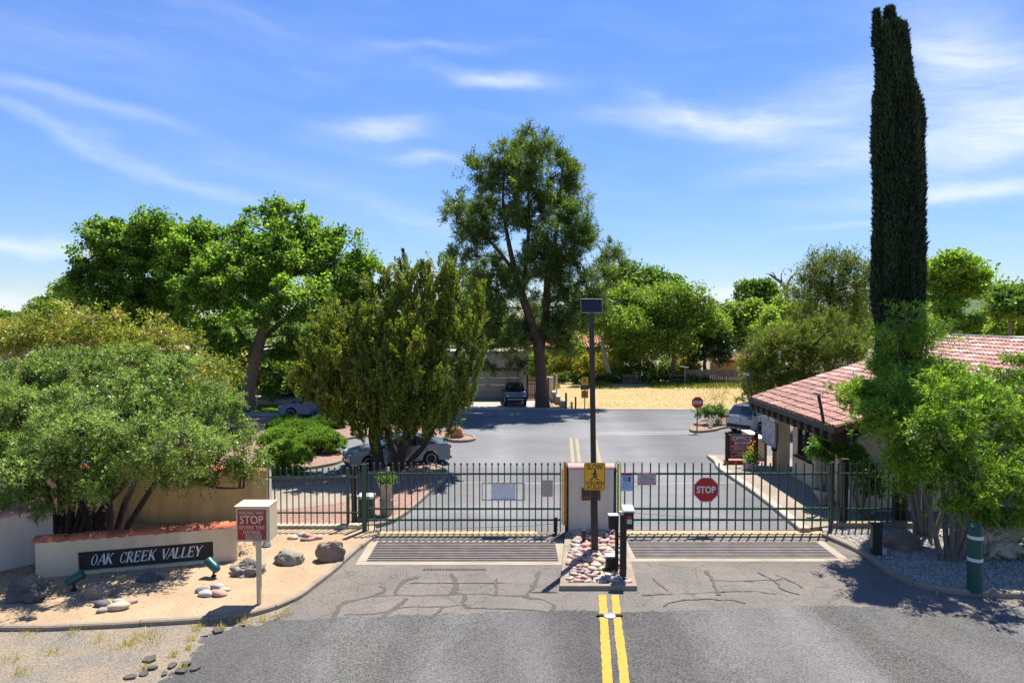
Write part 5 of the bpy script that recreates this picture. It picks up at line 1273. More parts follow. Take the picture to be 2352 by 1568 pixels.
# flower pot and potted topiary
fp = thing('flower_pot', 'square stone pot with yellow flowers on the walkway by the OFFICE sign', 'flower pot', G(1724, 1078, .14))
MB().box((0, 0, .16), (.42, .42, .32), None, 1.3).build('pot', 'pot', fp, bevel=.015)
n = 900; b = rng.normal(size=(n, 3)) * np.array([.17, .15, .12]) + np.array([0, 0, .52]); leaves('plant', b.astype(np.float32), unit(rng.normal(size=(n, 3)) + np.array([0, 0, .6])), .09, .04, 'lf_topiary', fp, rng.random(n))
n = 110; b = rng.normal(size=(n, 3)) * np.array([.10, .1, .20]) + np.array([.04, 0, .80]); leaves('flowers', b.astype(np.float32), unit(rng.normal(size=(n, 3))), .06, .06, 'petal', fp, rng.random(n))
def topiary(label, c, h, r, n, two):
    t = thing('potted_shrub', label, 'potted shrub', c)
    MB().lathe([(.16, 0), (.19, .03), (.17, .10), (.24, .25), (.35, .42), (.38, .48), (.38, .53), (.33, .53), (.31, .46)], (0, 0, 0), 18).build('pot', 'pot', t, angle=40)
    MB().tube([(0, 0, .45), (.06, 0, .9), (-.02, .02, h - .2), (.03, 0, h)], [.04, .035, .03, .02], 7).tube([(0, .02, .5), (-.1, .0, 1.0), (-.12, .02, h - .1)], [.03, .026, .02], 6).build('stem', 'bark_grey', t, smooth=True)
    cs = [(np.array([0, 0, h]), np.array([r, r, r * .62]))] + ([(np.array([two, -.1, h - .05]), np.array([r * .9, r * .9, r * .55]))] if two else [])
    foliage('foliage', cs, 60, n // 60, .17, .085, .05, 'lf_topiary', t, 'broad', shell=.4)
topiary('round clipped shrub with glossy leaves in an urn at the office corner', Vector((11.35, 24.6, .14)), 1.98, .70, 7200, .85)
tp2 = thing('potted_shrub', 'dark leafy shrub with twisted stems behind the right picket fence', 'shrub', (12.1, 23.4, .1))
MB().tube([(0, 0, 0), (.15, 0, .7), (-.05, .1, 1.4)], [.05, .04, .02], 7).tube([(.05, 0, .0), (-.25, .1, .7), (-.2, 0, 1.3)], [.045, .035, .02], 7).build('stem', 'bark_grey', tp2, smooth=True)
foliage('foliage', [(np.array([0, 0, 1.45]), np.array([.75, .6, .5])), (np.array([.5, 0, 1.0]), np.array([.5, .5, .4]))], 60, 60, .2, .09, .05, 'lf_mid', tp2)

# ================================================================ FAR STREET SIGNS
c = G(1601, 990, .1)
s2 = thing('stop_sign', 'small red STOP sign on a thin post in the corner bed by the silver car', 'sign', c)
MB().box((0, 0, 1.0), (.06, .05, 2.0)).build('post', 'green_metal', s2)
stop_sign(s2, .34, -.035, 1.72)
c = G(1343, 938); s3 = thing('street_sign_post', 'post with two amber pictogram signs and a black plate on the dry field edge', 'sign', c)
MB().box((0, .02, 1.2), (.07, .05, 2.4)).build('post', 'wood_dark', s3)
plate_xz([(a, b + 2.06) for a, b in rounded(.52, .62, .03)], -.012, -.004).build('upper_sign', 'sign_yellow', s3); runner(s3, .3, -.016, oz=2.08)
MB().box((0, -.01, 1.56), (.62, .015, .30)).build('black_plate', 'sign_black', s3); text('WATCH FOR', .5, .07, 'sign_grey', s3, (0, -.02, 1.62)); text('CHILDREN', .46, .07, 'sign_grey', s3, (0, -.02, 1.50))
plate_xz([(a, b + 1.08) for a, b in rounded(.52, .56, .03)], -.012, -.004).build('lower_sign', 'sign_orange', s3); text('20', .26, .2, 'sign_black', s3, (0, -.016, 1.06), bold=.02); text('SPEED', .3, .06, 'sign_black', s3, (0, -.016, 1.26))
for px, py, h_, w_, m_, lab in ((1300, 938, 1.15, .14, 'wood_dark', 'tallest dark wooden stub post at the field edge beside the pine'), (1313, 939, .5, .16, 'steel', 'low grey utility stub between two posts at the field edge'), (1322, 938, .85, .12, 'green_metal', 'green grey marker post at the field edge left of the sign post')):
    t = thing('stub_post', lab, 'post', G(px, py)); MB().box((0, 0, h_ / 2), (w_, w_, h_)).build('shaft', m_, t, bevel=.02); MB().box((0, 0, h_ + .015), (w_ * 1.15, w_ * 1.15, .03)).build('cap', m_, t)

# ================================================================ HOUSES AND FENCES BEYOND
gh = thing('garage_house', 'grey stucco house with a wide garage door behind the pine tree', 'house', (-4, 56.5, 0))
gx0, gx1 = -14.5 + 4, (1209 - CX) * 56.5 / F + 4
dx0, dx1, dz = -7.6 + 4, (1193 - CX) * 56.5 / F + 4, 2.5
mb = MB(); zt = 3.95
mb.box(((gx0 + dx0) / 2, 3.5, zt / 2), (dx0 - gx0, 7, zt)); mb.box(((dx1 + gx1) / 2, 3.5, zt / 2), (gx1 - dx1, 7, zt)); mb.box(((dx0 + dx1) / 2, 3.5, (dz + zt) / 2), (dx1 - dx0, 7, zt - dz))
mb.build('wall', 'grey_stucco', gh)
MB().box(((dx0 + dx1) / 2, -.04, dz + .02), (dx1 - dx0 + .3, .14, .24)).build('lintel', 'wood_dark', gh)
for k in range(4): MB().box(((dx0 + dx1) / 2, .22, .02 + (k + .5) * (dz - .12) / 4), (dx1 - dx0, .06, (dz - .12) / 4 - .02)).build('door_panel', 'garage', gh, bevel=.01)
MB().box(((gx0 + gx1) / 2, 3.5, zt + .04), (gx1 - gx0 + .12, 7.12, .1)).build('roof_edge', 'concrete', gh)
wl = MB().box((gx1 - .12, -.06, 2.2), (.12, .12, .24)).build('wall_lamp', 'black', gh)
wg = thing('wooden_gate', 'arched double cedar gate between the garage house and the pine trunk', 'gate', (2.2, 56.6, 0))
for k in range(14):
    xx = -.85 + k * .165; hgt = 1.55 + .45 * abs(k - 6.5) / 6.5
    MB().box((xx, 0, hgt / 2 + .05), (.145, .035, hgt)).build('board', 'wood_gate', wg)
for xx in (-.95, .26, 1.5): MB().box((xx, .03, 1.0), (.12, .12, 2.05)).build('post', 'black' if xx < 1 else 'wht_stucco', wg)
for zz in (.4, 1.3): MB().box((.25, .04, zz), (2.3, .03, .1)).build('rail', 'black', wg)
st = thing('garden_pier', 'stepped stucco garden wall running from the cedar gate to the street', 'wall', (3.25, 56.3, 0))
MB().box((.0, .2, .95), (.35, .4, 1.9)).build('pier', 'wht_stucco', st, bevel=.02)
for k in range(3): MB().box((.15 + k * .25, -1.0 - k * 1.4, .42 - k * .1), (.3, 1.38, .84 - k * .2)).build('step_wall', 'pot', st, bevel=.03)
lh = thing('stucco_house', 'buff stucco house wall glimpsed under the cottonwood beside the lawn', 'house', (-22, 58, 0))
mb = MB(); mb.box((-6, 4, 2.0), (18, 8, 4.0)); mb.build('wall', 'grey_stucco', lh)
MB().box((4.4, 1.5, 2.0), (2.6, 6, 4.1)).build('porch_wall', 'cream', lh)
MB().box((.6, -.02, 1.6), (1.3, .06, 1.4)).build('window', 'frame_dark', lh); MB().box((-6, 4, 4.05), (18.2, 8.2, .12)).build('roof_edge', 'concrete', lh)
def tile_house(label, px0, px1, pye, pyr, D, m, wallm, depth=6, hip=.35, open_=False):
    a, b = P(px0, pye, D), P(px1, pye, D); zr = P(px0, pyr, D + depth / 2).z
    root = thing('tiled_house', label, 'house', ((a.x + b.x) / 2, D, 0)); w = (b.x - a.x) / 2; ze = a.z
    if not open_: MB().box((0, depth / 2, ze / 2), (2 * w - .8, depth - .8, ze)).build('wall', wallm, root)
    else:
        for sx in (-1, 1): MB().box((sx * (w - .5), .5, ze / 2), (.4, .4, ze)).build('column', wallm, root)
        MB().box((0, depth - .5, ze / 2), (2 * w - .8, .3, ze)).build('wall', wallm, root)
    hx = w * hip
    rf_ = MB(); rf_.add([(-w, 0, ze), (w, 0, ze), (w, depth, ze), (-w, depth, ze), (-w + hx, depth / 2, zr), (w - hx, depth / 2, zr)], [(0, 1, 5, 4), (1, 2, 5), (2, 3, 4, 5), (3, 0, 4), (3, 2, 1, 0)]); r_ = rf_.build('roof', m, root)
    MB().box((0, -.03, ze - .09), (2 * w, .08, .16)).build('fascia', 'wood_dark', root)
    rows = 7; tl_ = MB()
    nt_ = int(2 * w / .32)
    for j in range(rows):
        t0 = j / rows; x0_, x1_ = -w + hx * t0, w - hx * t0
        for i in range(nt_):
            xx = -w + (i + .5) * 2 * w / nt_
            if xx < x0_ + .15 or xx > x1_ - .15: continue
            y_, z_ = depth / 2 * t0, ze + (zr - ze) * t0
            tl_.tube([(xx, y_, z_ + .05), (xx, y_ + depth / 2 / rows, z_ + (zr - ze) / rows + .03)], [.13, .11], 6)
    o = tl_.build('roof_tile_field', m, r_, smooth=True); o['kind'] = 'stuff'
    return root
M['far_tile'] = mat('orange_roof_tile', (.56, .28, .14), .8, c2=(.36, .15, .08), scale=1.6, contrast=.15)
tile_house('orange tile roofed house half hidden behind the pine and pale barked tree', 1195, 1462, 798, 772, 80, 'far_tile', 'buff', 7, .35, True)
tile_house('small orange walled house behind the weathered board fence', 1655, 1770, 828, 806, 79, 'far_tile', mat('orange_stucco', (.52, .27, .09), .9), 6)
fh = thing('flat_house', 'distant low house with a pale roof at the far left edge', 'house', P(8, 790, 80) * 1.0)
fh.location.z = 0
MB().box((0, 3, 1.9), (9, 6, 3.8)).build('wall', mat('brown_stucco', (.30, .20, .15), .9), fh); MB().box((1.2, 3, 3.95), (9.4, 6.6, .3)).build('roof', 'alu', fh)
wf = thing('board_fence', 'weathered grey board fence at the back right of the dry field', 'fence', (0, 69.6, 0))
xa, xb = (1577 - CX) * 69.6 / F, (1760 - CX) * 69.6 / F; nbd = int((xb - xa) / .2)
bm_ = [MB().box((0, 0, .70 + k * .015), (.175, .03, 1.40 + k * .03)).mesh('board') for k in range(4)]
for k in range(nbd): obj('board', bm_[k % 4] if k % 3 else bm_[2], 'wood_fence', wf, (xa + k * .2, rd.uniform(-.012, .012), .02), (0, rd.uniform(-.012, .012), 0))
for zz in (.3, 1.1): MB().box(((xa + xb) / 2, .05, zz), (xb - xa, .04, .09)).build('rail', 'wood_fence', wf)
rfc = thing('rail_fence', 'open two rail timber fence left of the weathered board fence', 'fence', (0, 69.4, 0))
xa2, xb2 = (1540 - CX) * 69.4 / F, (1574 - CX) * 69.4 / F
for zz in (.45, .9): MB().box(((xa2 + xb2) / 2, 0, zz), (xb2 - xa2, .05, .12)).build('rail', 'wood_fence', rfc)
for xx in (xa2, xb2): MB().box((xx, -.06, .55), (.13, .13, 1.1)).build('post', 'wood_fence', rfc)
pkf = thing('picket_gate', 'small weathered picket gate in the hedge across the dry field', 'gate', (0, 69.2, 0))
for k in range(9): MB().box(((1432 - CX) * 69.2 / F + k * .22, 0, .5), (.09, .03, 1.0 + .08 * (k % 2))).build('picket', 'wood_fence', pkf)
for zz in (.3, .85): MB().box(((1449 - CX) * 69.2 / F, .03, zz), (1.7, .03, .08)).build('rail', 'wood_fence', pkf)
lp = thing('path_lamp', 'small white yard lamp on a post at the corner of the board fence', 'lamp', ((1574 - CX) * 69 / F, 69, 0))
MB().tube([(0, 0, 0), (0, 0, 1.75)], .04, 6).build('post', 'steel', lp); MB().box((-.1, 0, 1.8), (.9, .2, .12), Matrix.Rotation(R(8), 3, 'Y')).build('lamp_head', 'sign_white', lp)

# ================================================================ CARS
def car(name, label, paint, loc, rz, L, Hb, prof, cabin, wb, rw, hw, tum=.74, kind='sedan', cat='car'):
    """prof: lower-body outline front->rear over the top; cabin: roof outline; x forward"""
    root = thing(name, label, cat, loc, rz)
    ra = rw + .055
    fx, rx_ = wb
    def arch(cx): return [(cx + ra * math.cos(a), rw + ra * math.sin(a)) for a in np.linspace(math.pi * 1.0 + .12, -.12, 9)]
    zb = prof[0][1]
    bottom = [(x, max(z, zb)) for x, z in arch(rx_)] + [(x, max(z, zb)) for x, z in arch(fx)]
    outl = list(prof) + bottom           # prof runs front-bottom -> over the hood -> rear-bottom; then arches rear -> front
    zbelt = max(z for x, z in prof)
    xf, xr_ = max(x for x, z in prof), min(x for x, z in prof)
    lay = [(-1, .985), (-.965, 1), (-.7, 1), (0, 1), (.7, 1), (.965, 1), (1, .985)]
    mb = MB(); n = len(outl); vs = []
    for f_, s_ in lay:
        for x, z in outl:
            t = max(0, (z - .55 * zbelt) / (zbelt * .45)); y = f_ * hw * (1 - .07 * t)
            e = abs(f_); xx = x
            if x > fx + .3: xx = x - (x - fx - .3) * .22 * e ** 3
            if x < rx_ - .3: xx = x - (x - rx_ + .3) * .14 * e ** 3
            vs.append((xx * s_ if s_ != 1 else xx, y, z))
    fs = []
    for i in range(len(lay) - 1):
        for k in range(n): a = i * n + k; b2 = i * n + (k + 1) % n; fs.append((a, b2, b2 + n, a + n))
    fs += [tuple(reversed(range(n))), tuple(range((len(lay) - 1) * n, len(lay) * n))]
    me = MB().add(vs, fs).mesh('body', angle=32)
    bm = bmesh.new(); bm.from_mesh(me); bmesh.ops.recalc_face_normals(bm, faces=bm.faces); bm.to_mesh(me); bm.free()
    body = obj('body', me, paint, root)
    # cabin
    zc0, zc1 = min(z for x, z in cabin), max(z for x, z in cabin)
    ycab = lambda z, f_: f_ * hw * (.93 - (.93 - tum) * (z - zc0) / (zc1 - zc0))
    nc = len(cabin); vs = []; fl = [-1, -.93, 0, .93, 1]
    for f_ in fl:
        for x, z in cabin: vs.append((x * (1 if abs(f_) < 1 else .99), ycab(z, f_), z - (0 if abs(f_) < .95 else .012)))
    fs = []
    for i in range(len(fl) - 1):
        for k in range(nc): a = i * nc + k; b2 = i * nc + (k + 1) % nc; fs.append((a, b2, b2 + nc, a + nc))
    fs += [tuple(reversed(range(nc))), tuple(range((len(fl) - 1) * nc, len(fl) * nc))]
    me = MB().add(vs, fs).mesh('roof_shell', angle=35)
    bm = bmesh.new(); bm.from_mesh(me); bmesh.ops.recalc_face_normals(bm, faces=bm.faces); bm.to_mesh(me); bm.free()
    obj('roof_shell', me, paint, root)
    # glass: windscreen and rear window
    def pane(nm, a, b, inset=.1):
        (x0, z0), (x1, z1) = a, b; d = Vector((x1 - x0, z1 - z0)).normalized(); nrm = Vector((d.y, -d.x)); mid = sum((Vector(c_) for c_ in cabin), Vector((0, 0))) / nc
        if (Vector(a) - mid).dot(nrm) < 0: nrm = -nrm
        p, q = Vector(a).lerp(Vector(b), .06), Vector(a).lerp(Vector(b), .92); p += nrm * .012; q += nrm * .012
        MB().add([(p.x, ycab(z0, -.9), p.y), (p.x, ycab(z0, .9), p.y), (q.x, ycab(z1, .88), q.y), (q.x, ycab(z1, -.88), q.y)], [(0, 1, 2, 3)]).build(nm, 'glass', root)
    pane('windscreen', cabin[0], cabin[1]); pane('rear_window', cabin[-1], cabin[-2])
    # side glass in pieces
    def top_at(x):
        for (a, b) in zip(cabin, cabin[1:]):
            if min(a[0], b[0]) <= x <= max(a[0], b[0]): return a[1] + (b[1] - a[1]) * (x - a[0]) / (b[0] - a[0] + 1e-9)
        return zc0
    x0, x1 = cabin[0][0], cabin[-1][0]; k_ = 3 if kind in ('suv', 'van', 'sedan') else 2
    xs = np.linspace(x0 - .12, x1 + .16, k_ + 1)
    for s in (-1, 1):
        for i in range(k_):
            xa_, xb_ = xs[i] - .04, xs[i + 1] + .04; pts = []
            xx_ = np.linspace(xa_, xb_, 5); lo = zc0 + .05
            tp = [(x, min(top_at(x) - .06, zc1 - .09)) for x in xx_]; tp = [(x, max(z, lo + .01)) for x, z in tp]
            pts = [(xa_, lo), (xb_, lo)] + tp[::-1]
            v_ = [(x, ycab(z, s) + s * .008, z) for x, z in pts]
            MB().add(v_, [tuple(range(len(v_))) if s > 0 else tuple(reversed(range(len(v_))))]).build('side_window', 'glass', root)
    # wheels
    tyre = MB().lathe([(rw * .62, -.10), (rw * .94, -.11), (rw, -.08), (rw, .08), (rw * .94, .11), (rw * .62, .10)], (0, 0, 0), 22).mesh('tyre', angle=40)
    rimb = MB().lathe([(rw * .66, .06), (rw * .66, .102), (rw * .60, .104), (rw * .56, .07)], (0, 0, 0), 22); rimb.lathe([(0, .05), (rw * .2, .05), (rw * .18, .09), (0, .095)], (0, 0, 0), 10)
    nsp = 10 if kind == 'sedan' else 6
    for k in range(nsp):
        a = 2 * math.pi * k / nsp; rimb.box((rw * .36 * math.cos(a), rw * .36 * math.sin(a), .078), (rw * .52, rw * (.10 if nsp > 8 else .17), .03), Matrix.Rotation(a, 3, 'Z'))
    rimm = rimb.mesh('rim', angle=40)
    hub = MB().lathe([(rw * .64, .0), (rw * .64, .04), (0, .04)], (0, 0, 0), 16).mesh('hub')
    for x in (fx, rx_):
        for s in (-1, 1):
            w = obj('wheel', tyre, 'rub', root, (x, s * (hw - .115), rw), (-s * math.pi / 2, 0, 0)); obj('rim', rimm, 'rim', w); obj('brake_hub', hub, 'steel', w)
    # lamps, grille, bumper, plate, mirrors, handles
    hz = Hb['head']
    for s in (-1, 1):
        MB().box((Hb['hx'], s * hw * .70, hz), (.34, hw * .36, .15), Matrix.Rotation(s * -.38, 3, 'Z')).build('headlight', 'headlight', root, bevel=.03)
        MB().box((Hb['tx'], s * hw * .76, Hb['tail']), (.22, hw * .36, Hb.get('th', .16)), Matrix.Rotation(s * .32, 3, 'Z')).build('taillight', 'taillight', root, bevel=.03)
        MB().box((cabin[0][0] - .38, s * (hw + .08), zc0 + .08), (.14, .2, .14)).build('wing_mirror', paint if kind != 'pickup' else 'trim', root, bevel=.03)
        for k in range(2 if kind != 'pickup' else 1): MB().box((.28 - k * 1.0, s * (hw * .965), zc0 - .14), (.2, .03, .035)).build('door_handle', paint if kind != 'pickup' else 'trim', root, bevel=.008)
        for xd in ((.75, -.35, -1.2) if kind != 'pickup' else (.9, -.35)):
            MB().box((xd, s * hw * .978, (zc0 + .3) / 2), (.012, .02, zc0 - .42)).build('door_seam', 'trim', root)
    gz, gh_, gw_ = Hb['grille']
    if kind == 'sedan':
        for s in (-1, 1):
            MB().box((xf - .01, s * .18, gz), (.07, .30, gh_)).build('grille', 'trim', root, bevel=.03); MB().box((xf - .015, s * .18, gz), (.05, .34, gh_ + .05)).build('grille_frame', 'chrome', root, bevel=.02)
    else:
        MB().box((xf - .02, 0, gz), (.08, gw_, gh_)).build('grille', 'trim', root, bevel=.02)
        for k in range(2): MB().box((xf + .03, 0, gz - gh_ / 2 + gh_ * (k + .5) / 2), (.02, gw_ * .9, .03)).build('grille_bar', 'chrome', root)
    MB().box((xf - .10, 0, Hb['bump']), (.22, hw * 1.5, .12)).build('front_bumper', 'trim' if kind != 'pickup' else 'chrome', root, bevel=.03)
    MB().box((xr_ + .10, 0, Hb['bump']), (.24, hw * 1.62, .2 if kind == 'suv' else .12)).build('rear_bumper', 'trim', root, bevel=.03)
    MB().box((xr_ - .012, 0, Hb['plate']), (.02, .32, .16)).build('licence_plate', 'plate', root, bevel=.004)
    return root
a, b = G(988, 1069), G(850, 1080); d = (b - a).normalized()
sed_prof = [(2.36, .20), (2.44, .36), (2.44, .52), (2.38, .66), (2.22, .76), (1.6, .88), (1.05, .95), (.6, .97), (-1.4, 1.0), (-1.9, 1.03), (-2.3, 1.0), (-2.42, .90), (-2.44, .6), (-2.38, .22)]
sed_cab = [(1.06, .95), (.22, 1.40), (-.3, 1.46), (-.85, 1.43), (-1.82, 1.03)]
mid = (a + b) / 2; nrm = Vector((-d.y, d.x, 0));
side = nrm if nrm.y > 0 else -nrm
loc = mid + side * .80; loc.z = .005
car('sedan', 'silver blue convertible style sedan parked behind the juniper trunks', 'car_silver', loc, math.atan2(d.y, d.x), 4.9, dict(head=.66, hx=2.2, tail=.84, tx=-2.26, grille=(.60, .20, .7), bump=.32, plate=.62), sed_prof, sed_cab, (1.45, -1.42), .34, .92, .70)
suv_prof = [(2.1, .26), (2.2, .45), (2.18, .85), (2.0, .98), (1.1, 1.08), (-2.0, 1.12), (-2.18, 1.08), (-2.22, .7), (-2.14, .30)]
suv_cab = [(1.15, 1.07), (.45, 1.56), (-.2, 1.68), (-1.55, 1.64), (-2.05, 1.12)]
c = G(1699, 996); az_ = R(50); hd = Vector((math.sin(az_), math.cos(az_), 0)); c2 = c + hd * 2.0; c2.z = .005
car('parked_suv', 'silver blue sport utility car parked by the office porch seen from behind', 'car_suv', c2, math.atan2(hd.y, hd.x), 4.4, dict(head=.85, hx=1.95, tail=.98, tx=-2.06, th=.13, grille=(.85, .14, 1.1), bump=.48, plate=.83), suv_prof, suv_cab, (1.32, -1.32), .36, .91, .76, 'suv')
pk_prof = [(2.35, .42), (2.42, .55), (2.40, .98), (2.25, 1.06), (1.15, 1.12), (.2, 1.15), (-2.4, 1.15), (-2.45, .85), (-2.4, .50)]
pk_cab = [(1.08, 1.10), (.52, 1.70), (.1, 1.76), (-.62, 1.72), (-.78, 1.12)]
c = G(1184, 934); d = Vector((.06, -1, 0)).normalized(); l_ = c - d * 1.9; l_.z = .014
car('pickup_truck', 'black pickup truck parked nose out before the garage door', 'car_black', l_, math.atan2(d.y, d.x), 4.9, dict(head=.88, hx=2.3, tail=.95, tx=-2.36, grille=(.86, .24, .9), bump=.60, plate=.62), pk_prof, pk_cab, (1.5, -1.5), .38, .86, .72, 'pickup', 'pickup truck')
van_prof = [(2.36, .24), (2.46, .42), (2.40, .68), (2.1, .88), (1.6, 1.02), (-2.2, 1.10), (-2.4, 1.05), (-2.44, .6), (-2.36, .26)]
van_cab = [(1.68, 1.0), (.6, 1.62), (0, 1.72), (-1.8, 1.66), (-2.3, 1.1)]
c = G(636, 960); l_ = Vector((c.x + 2.45, 46.3 + .9, .02))
car('minivan', 'blue minivan parked on the side street behind the mounded junipers', 'car_blue', l_, math.pi, 4.9, dict(head=.74, hx=2.16, tail=.95, tx=-2.3, grille=(.58, .12, .9), bump=.36, plate=.7), van_prof, van_cab, (1.5, -1.45), .34, .92, .76, 'van', 'van')
# ================================================================ TREES AND SHRUBS
def TP(pts, D, dys=None): return [P(x, y, D + (dys[i] if dys else 0)) for i, (x, y) in enumerate(pts)]
# -- big cottonwood
D = 50.0
lb_ = lobes_px([(620, 570, 90, 70, -2), (540, 600, 80, 70, -3), (700, 590, 85, 70, 2), (770, 610, 65, 65, -1), (822, 640, 36, 45, 0), (640, 500, 60, 34, 0), (735, 540, 55, 40, 1), (575, 520, 40, 30, 2), (480, 580, 55, 60, 1), (450, 660, 60, 60, -2),
    (530, 700, 70, 50, -4), (700, 690, 80, 60, -4), (780, 700, 60, 60, 2), (500, 780, 60, 45, -1), (690, 800, 60, 60, 1), (660, 860, 40, 40, 3), (560, 820, 40, 50, 3), (620, 650, 70, 50, 4), (545, 660, 60, 50, 5), (850, 605, 22, 25, 0), (760, 780, 50, 50, 4), (590, 740, 55, 40, -5), (440, 570, 46, 50, 0), (425, 630, 55, 55, 1), (480, 650, 60, 55, -2), (470, 540, 36, 34, 1), (830, 700, 40, 50, 0)], D, .9)
tree('cottonwood_tree', 'large bright green cottonwood with a crooked brown trunk beside the lawn', G(570, 940), [
    (TP([(570, 942), (571, 890), (585, 830), (598, 780), (612, 735), (628, 690), (629, 650), (622, 600), (620, 540)], D), [.62, .50, .44, .40, .36, .28, .22, .15, .06]),
    (TP([(608, 752), (570, 710), (520, 706), (480, 690)], D - 1), [.22, .18, .14, .07]), (TP([(600, 780), (640, 745), (680, 720), (740, 690)], D + .5), [.24, .2, .15, .07]), (TP([(590, 820), (555, 770), (520, 720), (480, 640)], D + 1.5), [.22, .18, .13, .06])],
    lb_, 1650, 85, .55, .20, .165, 'lf_cotton', 'bark_cw', 'broad', .11, 9, .03, shell=.36, flat=.75, bias=.04, vspread=.4, grp=5, grp_r=1.15, grp_flat=.6)
D = 54.0
lb_ = lobes_px([(270, 545, 60, 48), (345, 535, 55, 42), (240, 600, 62, 50), (320, 610, 70, 60), (205, 660, 48, 40), (275, 680, 70, 45), (370, 620, 50, 60), (165, 658, 24, 16), (395, 570, 22, 60), (340, 690, 60, 45), (225, 720, 50, 30), (410, 720, 50, 60), (310, 730, 60, 40)], D, .9, 3.5, 4)
tree('cottonwood_tree', 'second cottonwood with a leaning pale limb at the left of the large one', G(470, 930), [(TP([(470, 935), (460, 850), (440, 770), (400, 700), (372, 680), (335, 678), (290, 640)], D), [.5, .44, .38, .3, .24, .2, .08]), (TP([(440, 770), (370, 750), (330, 738), (270, 735)], D - .5), [.22, .18, .14, .06]), (TP([(400, 700), (385, 640), (360, 570)], D), [.22, .16, .06])],
    lb_, 950, 85, .55, .20, .165, 'lf_cotton', 'bark_cw', 'broad', .10, 9, .03, shell=.36, flat=.75, bias=-.03, vspread=.4, grp=5, grp_r=1.15, grp_flat=.6)
# -- flowering shrub behind the bush
D = 27.0
lb_ = lobes_px([(60, 800, 70, 55), (150, 765, 70, 40), (250, 775, 75, 40), (340, 785, 60, 40), (400, 800, 55, 40), (460, 850, 60, 35), (510, 855, 24, 18), (300, 840, 90, 50), (160, 830, 100, 60), (400, 880, 80, 50), (120, 735, 22, 26), (205, 745, 25, 28), (375, 765, 28, 30), (470, 905, 50, 40)], D, .9, 1.5, 5)
tree('flowering_shrub', 'tall shrub with orange and cream blossom tips above the large left bush', (-15, 27, 0), [([(-15, 27, 0), (-15.5, 27, 2), (-16.5, 27.2, 4)], [.12, .09, .05]), ([(-14.8, 27, 0), (-14.2, 26.9, 2.2), (-13.4, 27, 4.4)], [.12, .09, .05])],
    lb_, 900, 75, .34, .10, .055, 'lf_flower', 'bark_grey', 'spray', .04, 5, .012, cat='shrub', shell=.42, vspread=.38, bias=-.10, grp=6, grp_r=.55, grp_flat=1.0)
# -- large foreground bush
D = 20.4
bush = [(60, 880, 80, 55, 1.5), (170, 850, 85, 50, 2), (290, 855, 90, 50, 2), (400, 875, 70, 45, 1.2), (480, 930, 60, 45, .5), (530, 985, 50, 45, .2), (560, 1040, 35, 40, 0), (40, 960, 90, 70, -.5), (150, 950, 100, 75, .3), (270, 950, 100, 75, -.4), (380, 950, 85, 70, .2), (450, 1010, 75, 60, -1),
    (90, 1050, 90, 60, -1.5), (200, 1050, 80, 50, -1.2), (300, 1040, 80, 55, -1.6), (400, 1060, 65, 45, -1.5), (30, 1120, 70, 50, -1), (130, 1140, 55, 35, -1.5), (250, 1110, 60, 35, -1.9), (-40, 1000, 70, 110, 0), (510, 1060, 45, 35, -.3), (560, 1085, 30, 18, -.2), (470, 1095, 30, 15, -.6), (-60, 880, 60, 60, 1), (330, 1000, 60, 40, -2.2), (110, 990, 60, 40, -2.4), (60, 1060, 70, 40, -2.9), (190, 1000, 70, 40, -2.9), (300, 1080, 60, 32, -2.6), (-60, 1050, 80, 60, -2.4), (420, 1020, 55, 34, -2.4)]
stems = []
for i, (tx, ty, dy) in enumerate([(60, 1000, -1), (130, 960, 1), (190, 930, -.5), (260, 960, .6), (320, 1000, -1.2), (400, 1020, .4), (100, 1060, -1.4), (290, 900, 1.6), (20, 930, .6), (230, 1040, -1.8), (350, 930, 1.4)]):
    bx_ = 130 + i * 14; stems.append((TP([(bx_, 1228), (bx_ + (tx - bx_) * .25, 1150), (bx_ + (tx - bx_) * .6, 1080), (tx, ty)], 21.2, [0, dy * .2, dy * .5, dy]), [.13, .11, .08, .04]))
stems.append((TP([(290, 1215), (380, 1080), (430, 1090), (490, 1118), (560, 1120)], 20.6, [0, -.4, -.6, -.6, -.5]), [.10, .07, .055, .04, .02]))
tree('desert_bush', 'huge wide many stemmed grey green bush behind the sign wall', G(200, 1228), stems, lobes_px(bush, D, .85), 2300, 115, .23, .085, .034, 'lf_bush', 'bark_dark', 'spray', .045, 3, .009, cat='bush', shell=.34, low=.75, grp=8, grp_r=.50, grp_flat=.45, bias=.05, vspread=.36)
# -- juniper by the sedan
D = 30.4
jl = [(900, 760, 60, 90, -.5), (960, 720, 60, 90, 0), (1020, 740, 45, 90, .5), (1080, 770, 32, 70, 0), (1000, 650, 36, 40, 0), (885, 690, 26, 60, .3), (1098, 715, 16, 45, 0), (830, 790, 60, 70, -.6), (770, 790, 45, 60, .2), (740, 850, 55, 60, -.4), (700, 890, 40, 40, 0), (800, 880, 70, 60, -1), (880, 860, 70, 70, -1.5), (960, 840, 70, 80, -1.2),
    (1030, 850, 50, 70, 0), (900, 940, 75, 50, -1), (980, 930, 60, 60, -.5), (1020, 940, 45, 50, .4), (840, 940, 60, 50, 0), (770, 930, 50, 40, 0), (930, 640, 22, 40, .4), (1050, 680, 26, 50, -.2), (760, 745, 24, 40, .3), (960, 780, 60, 70, 1.5), (870, 820, 60, 70, 1.5), (1085, 850, 22, 40, 0), (1010, 985, 30, 25, 0), (880, 985, 40, 20, 0), (930, 978, 60, 26, -.8), (850, 968, 55, 28, -.9), (985, 968, 50, 28, -.6), (790, 950, 50, 34, .3), (1060, 900, 36, 44, .2)]
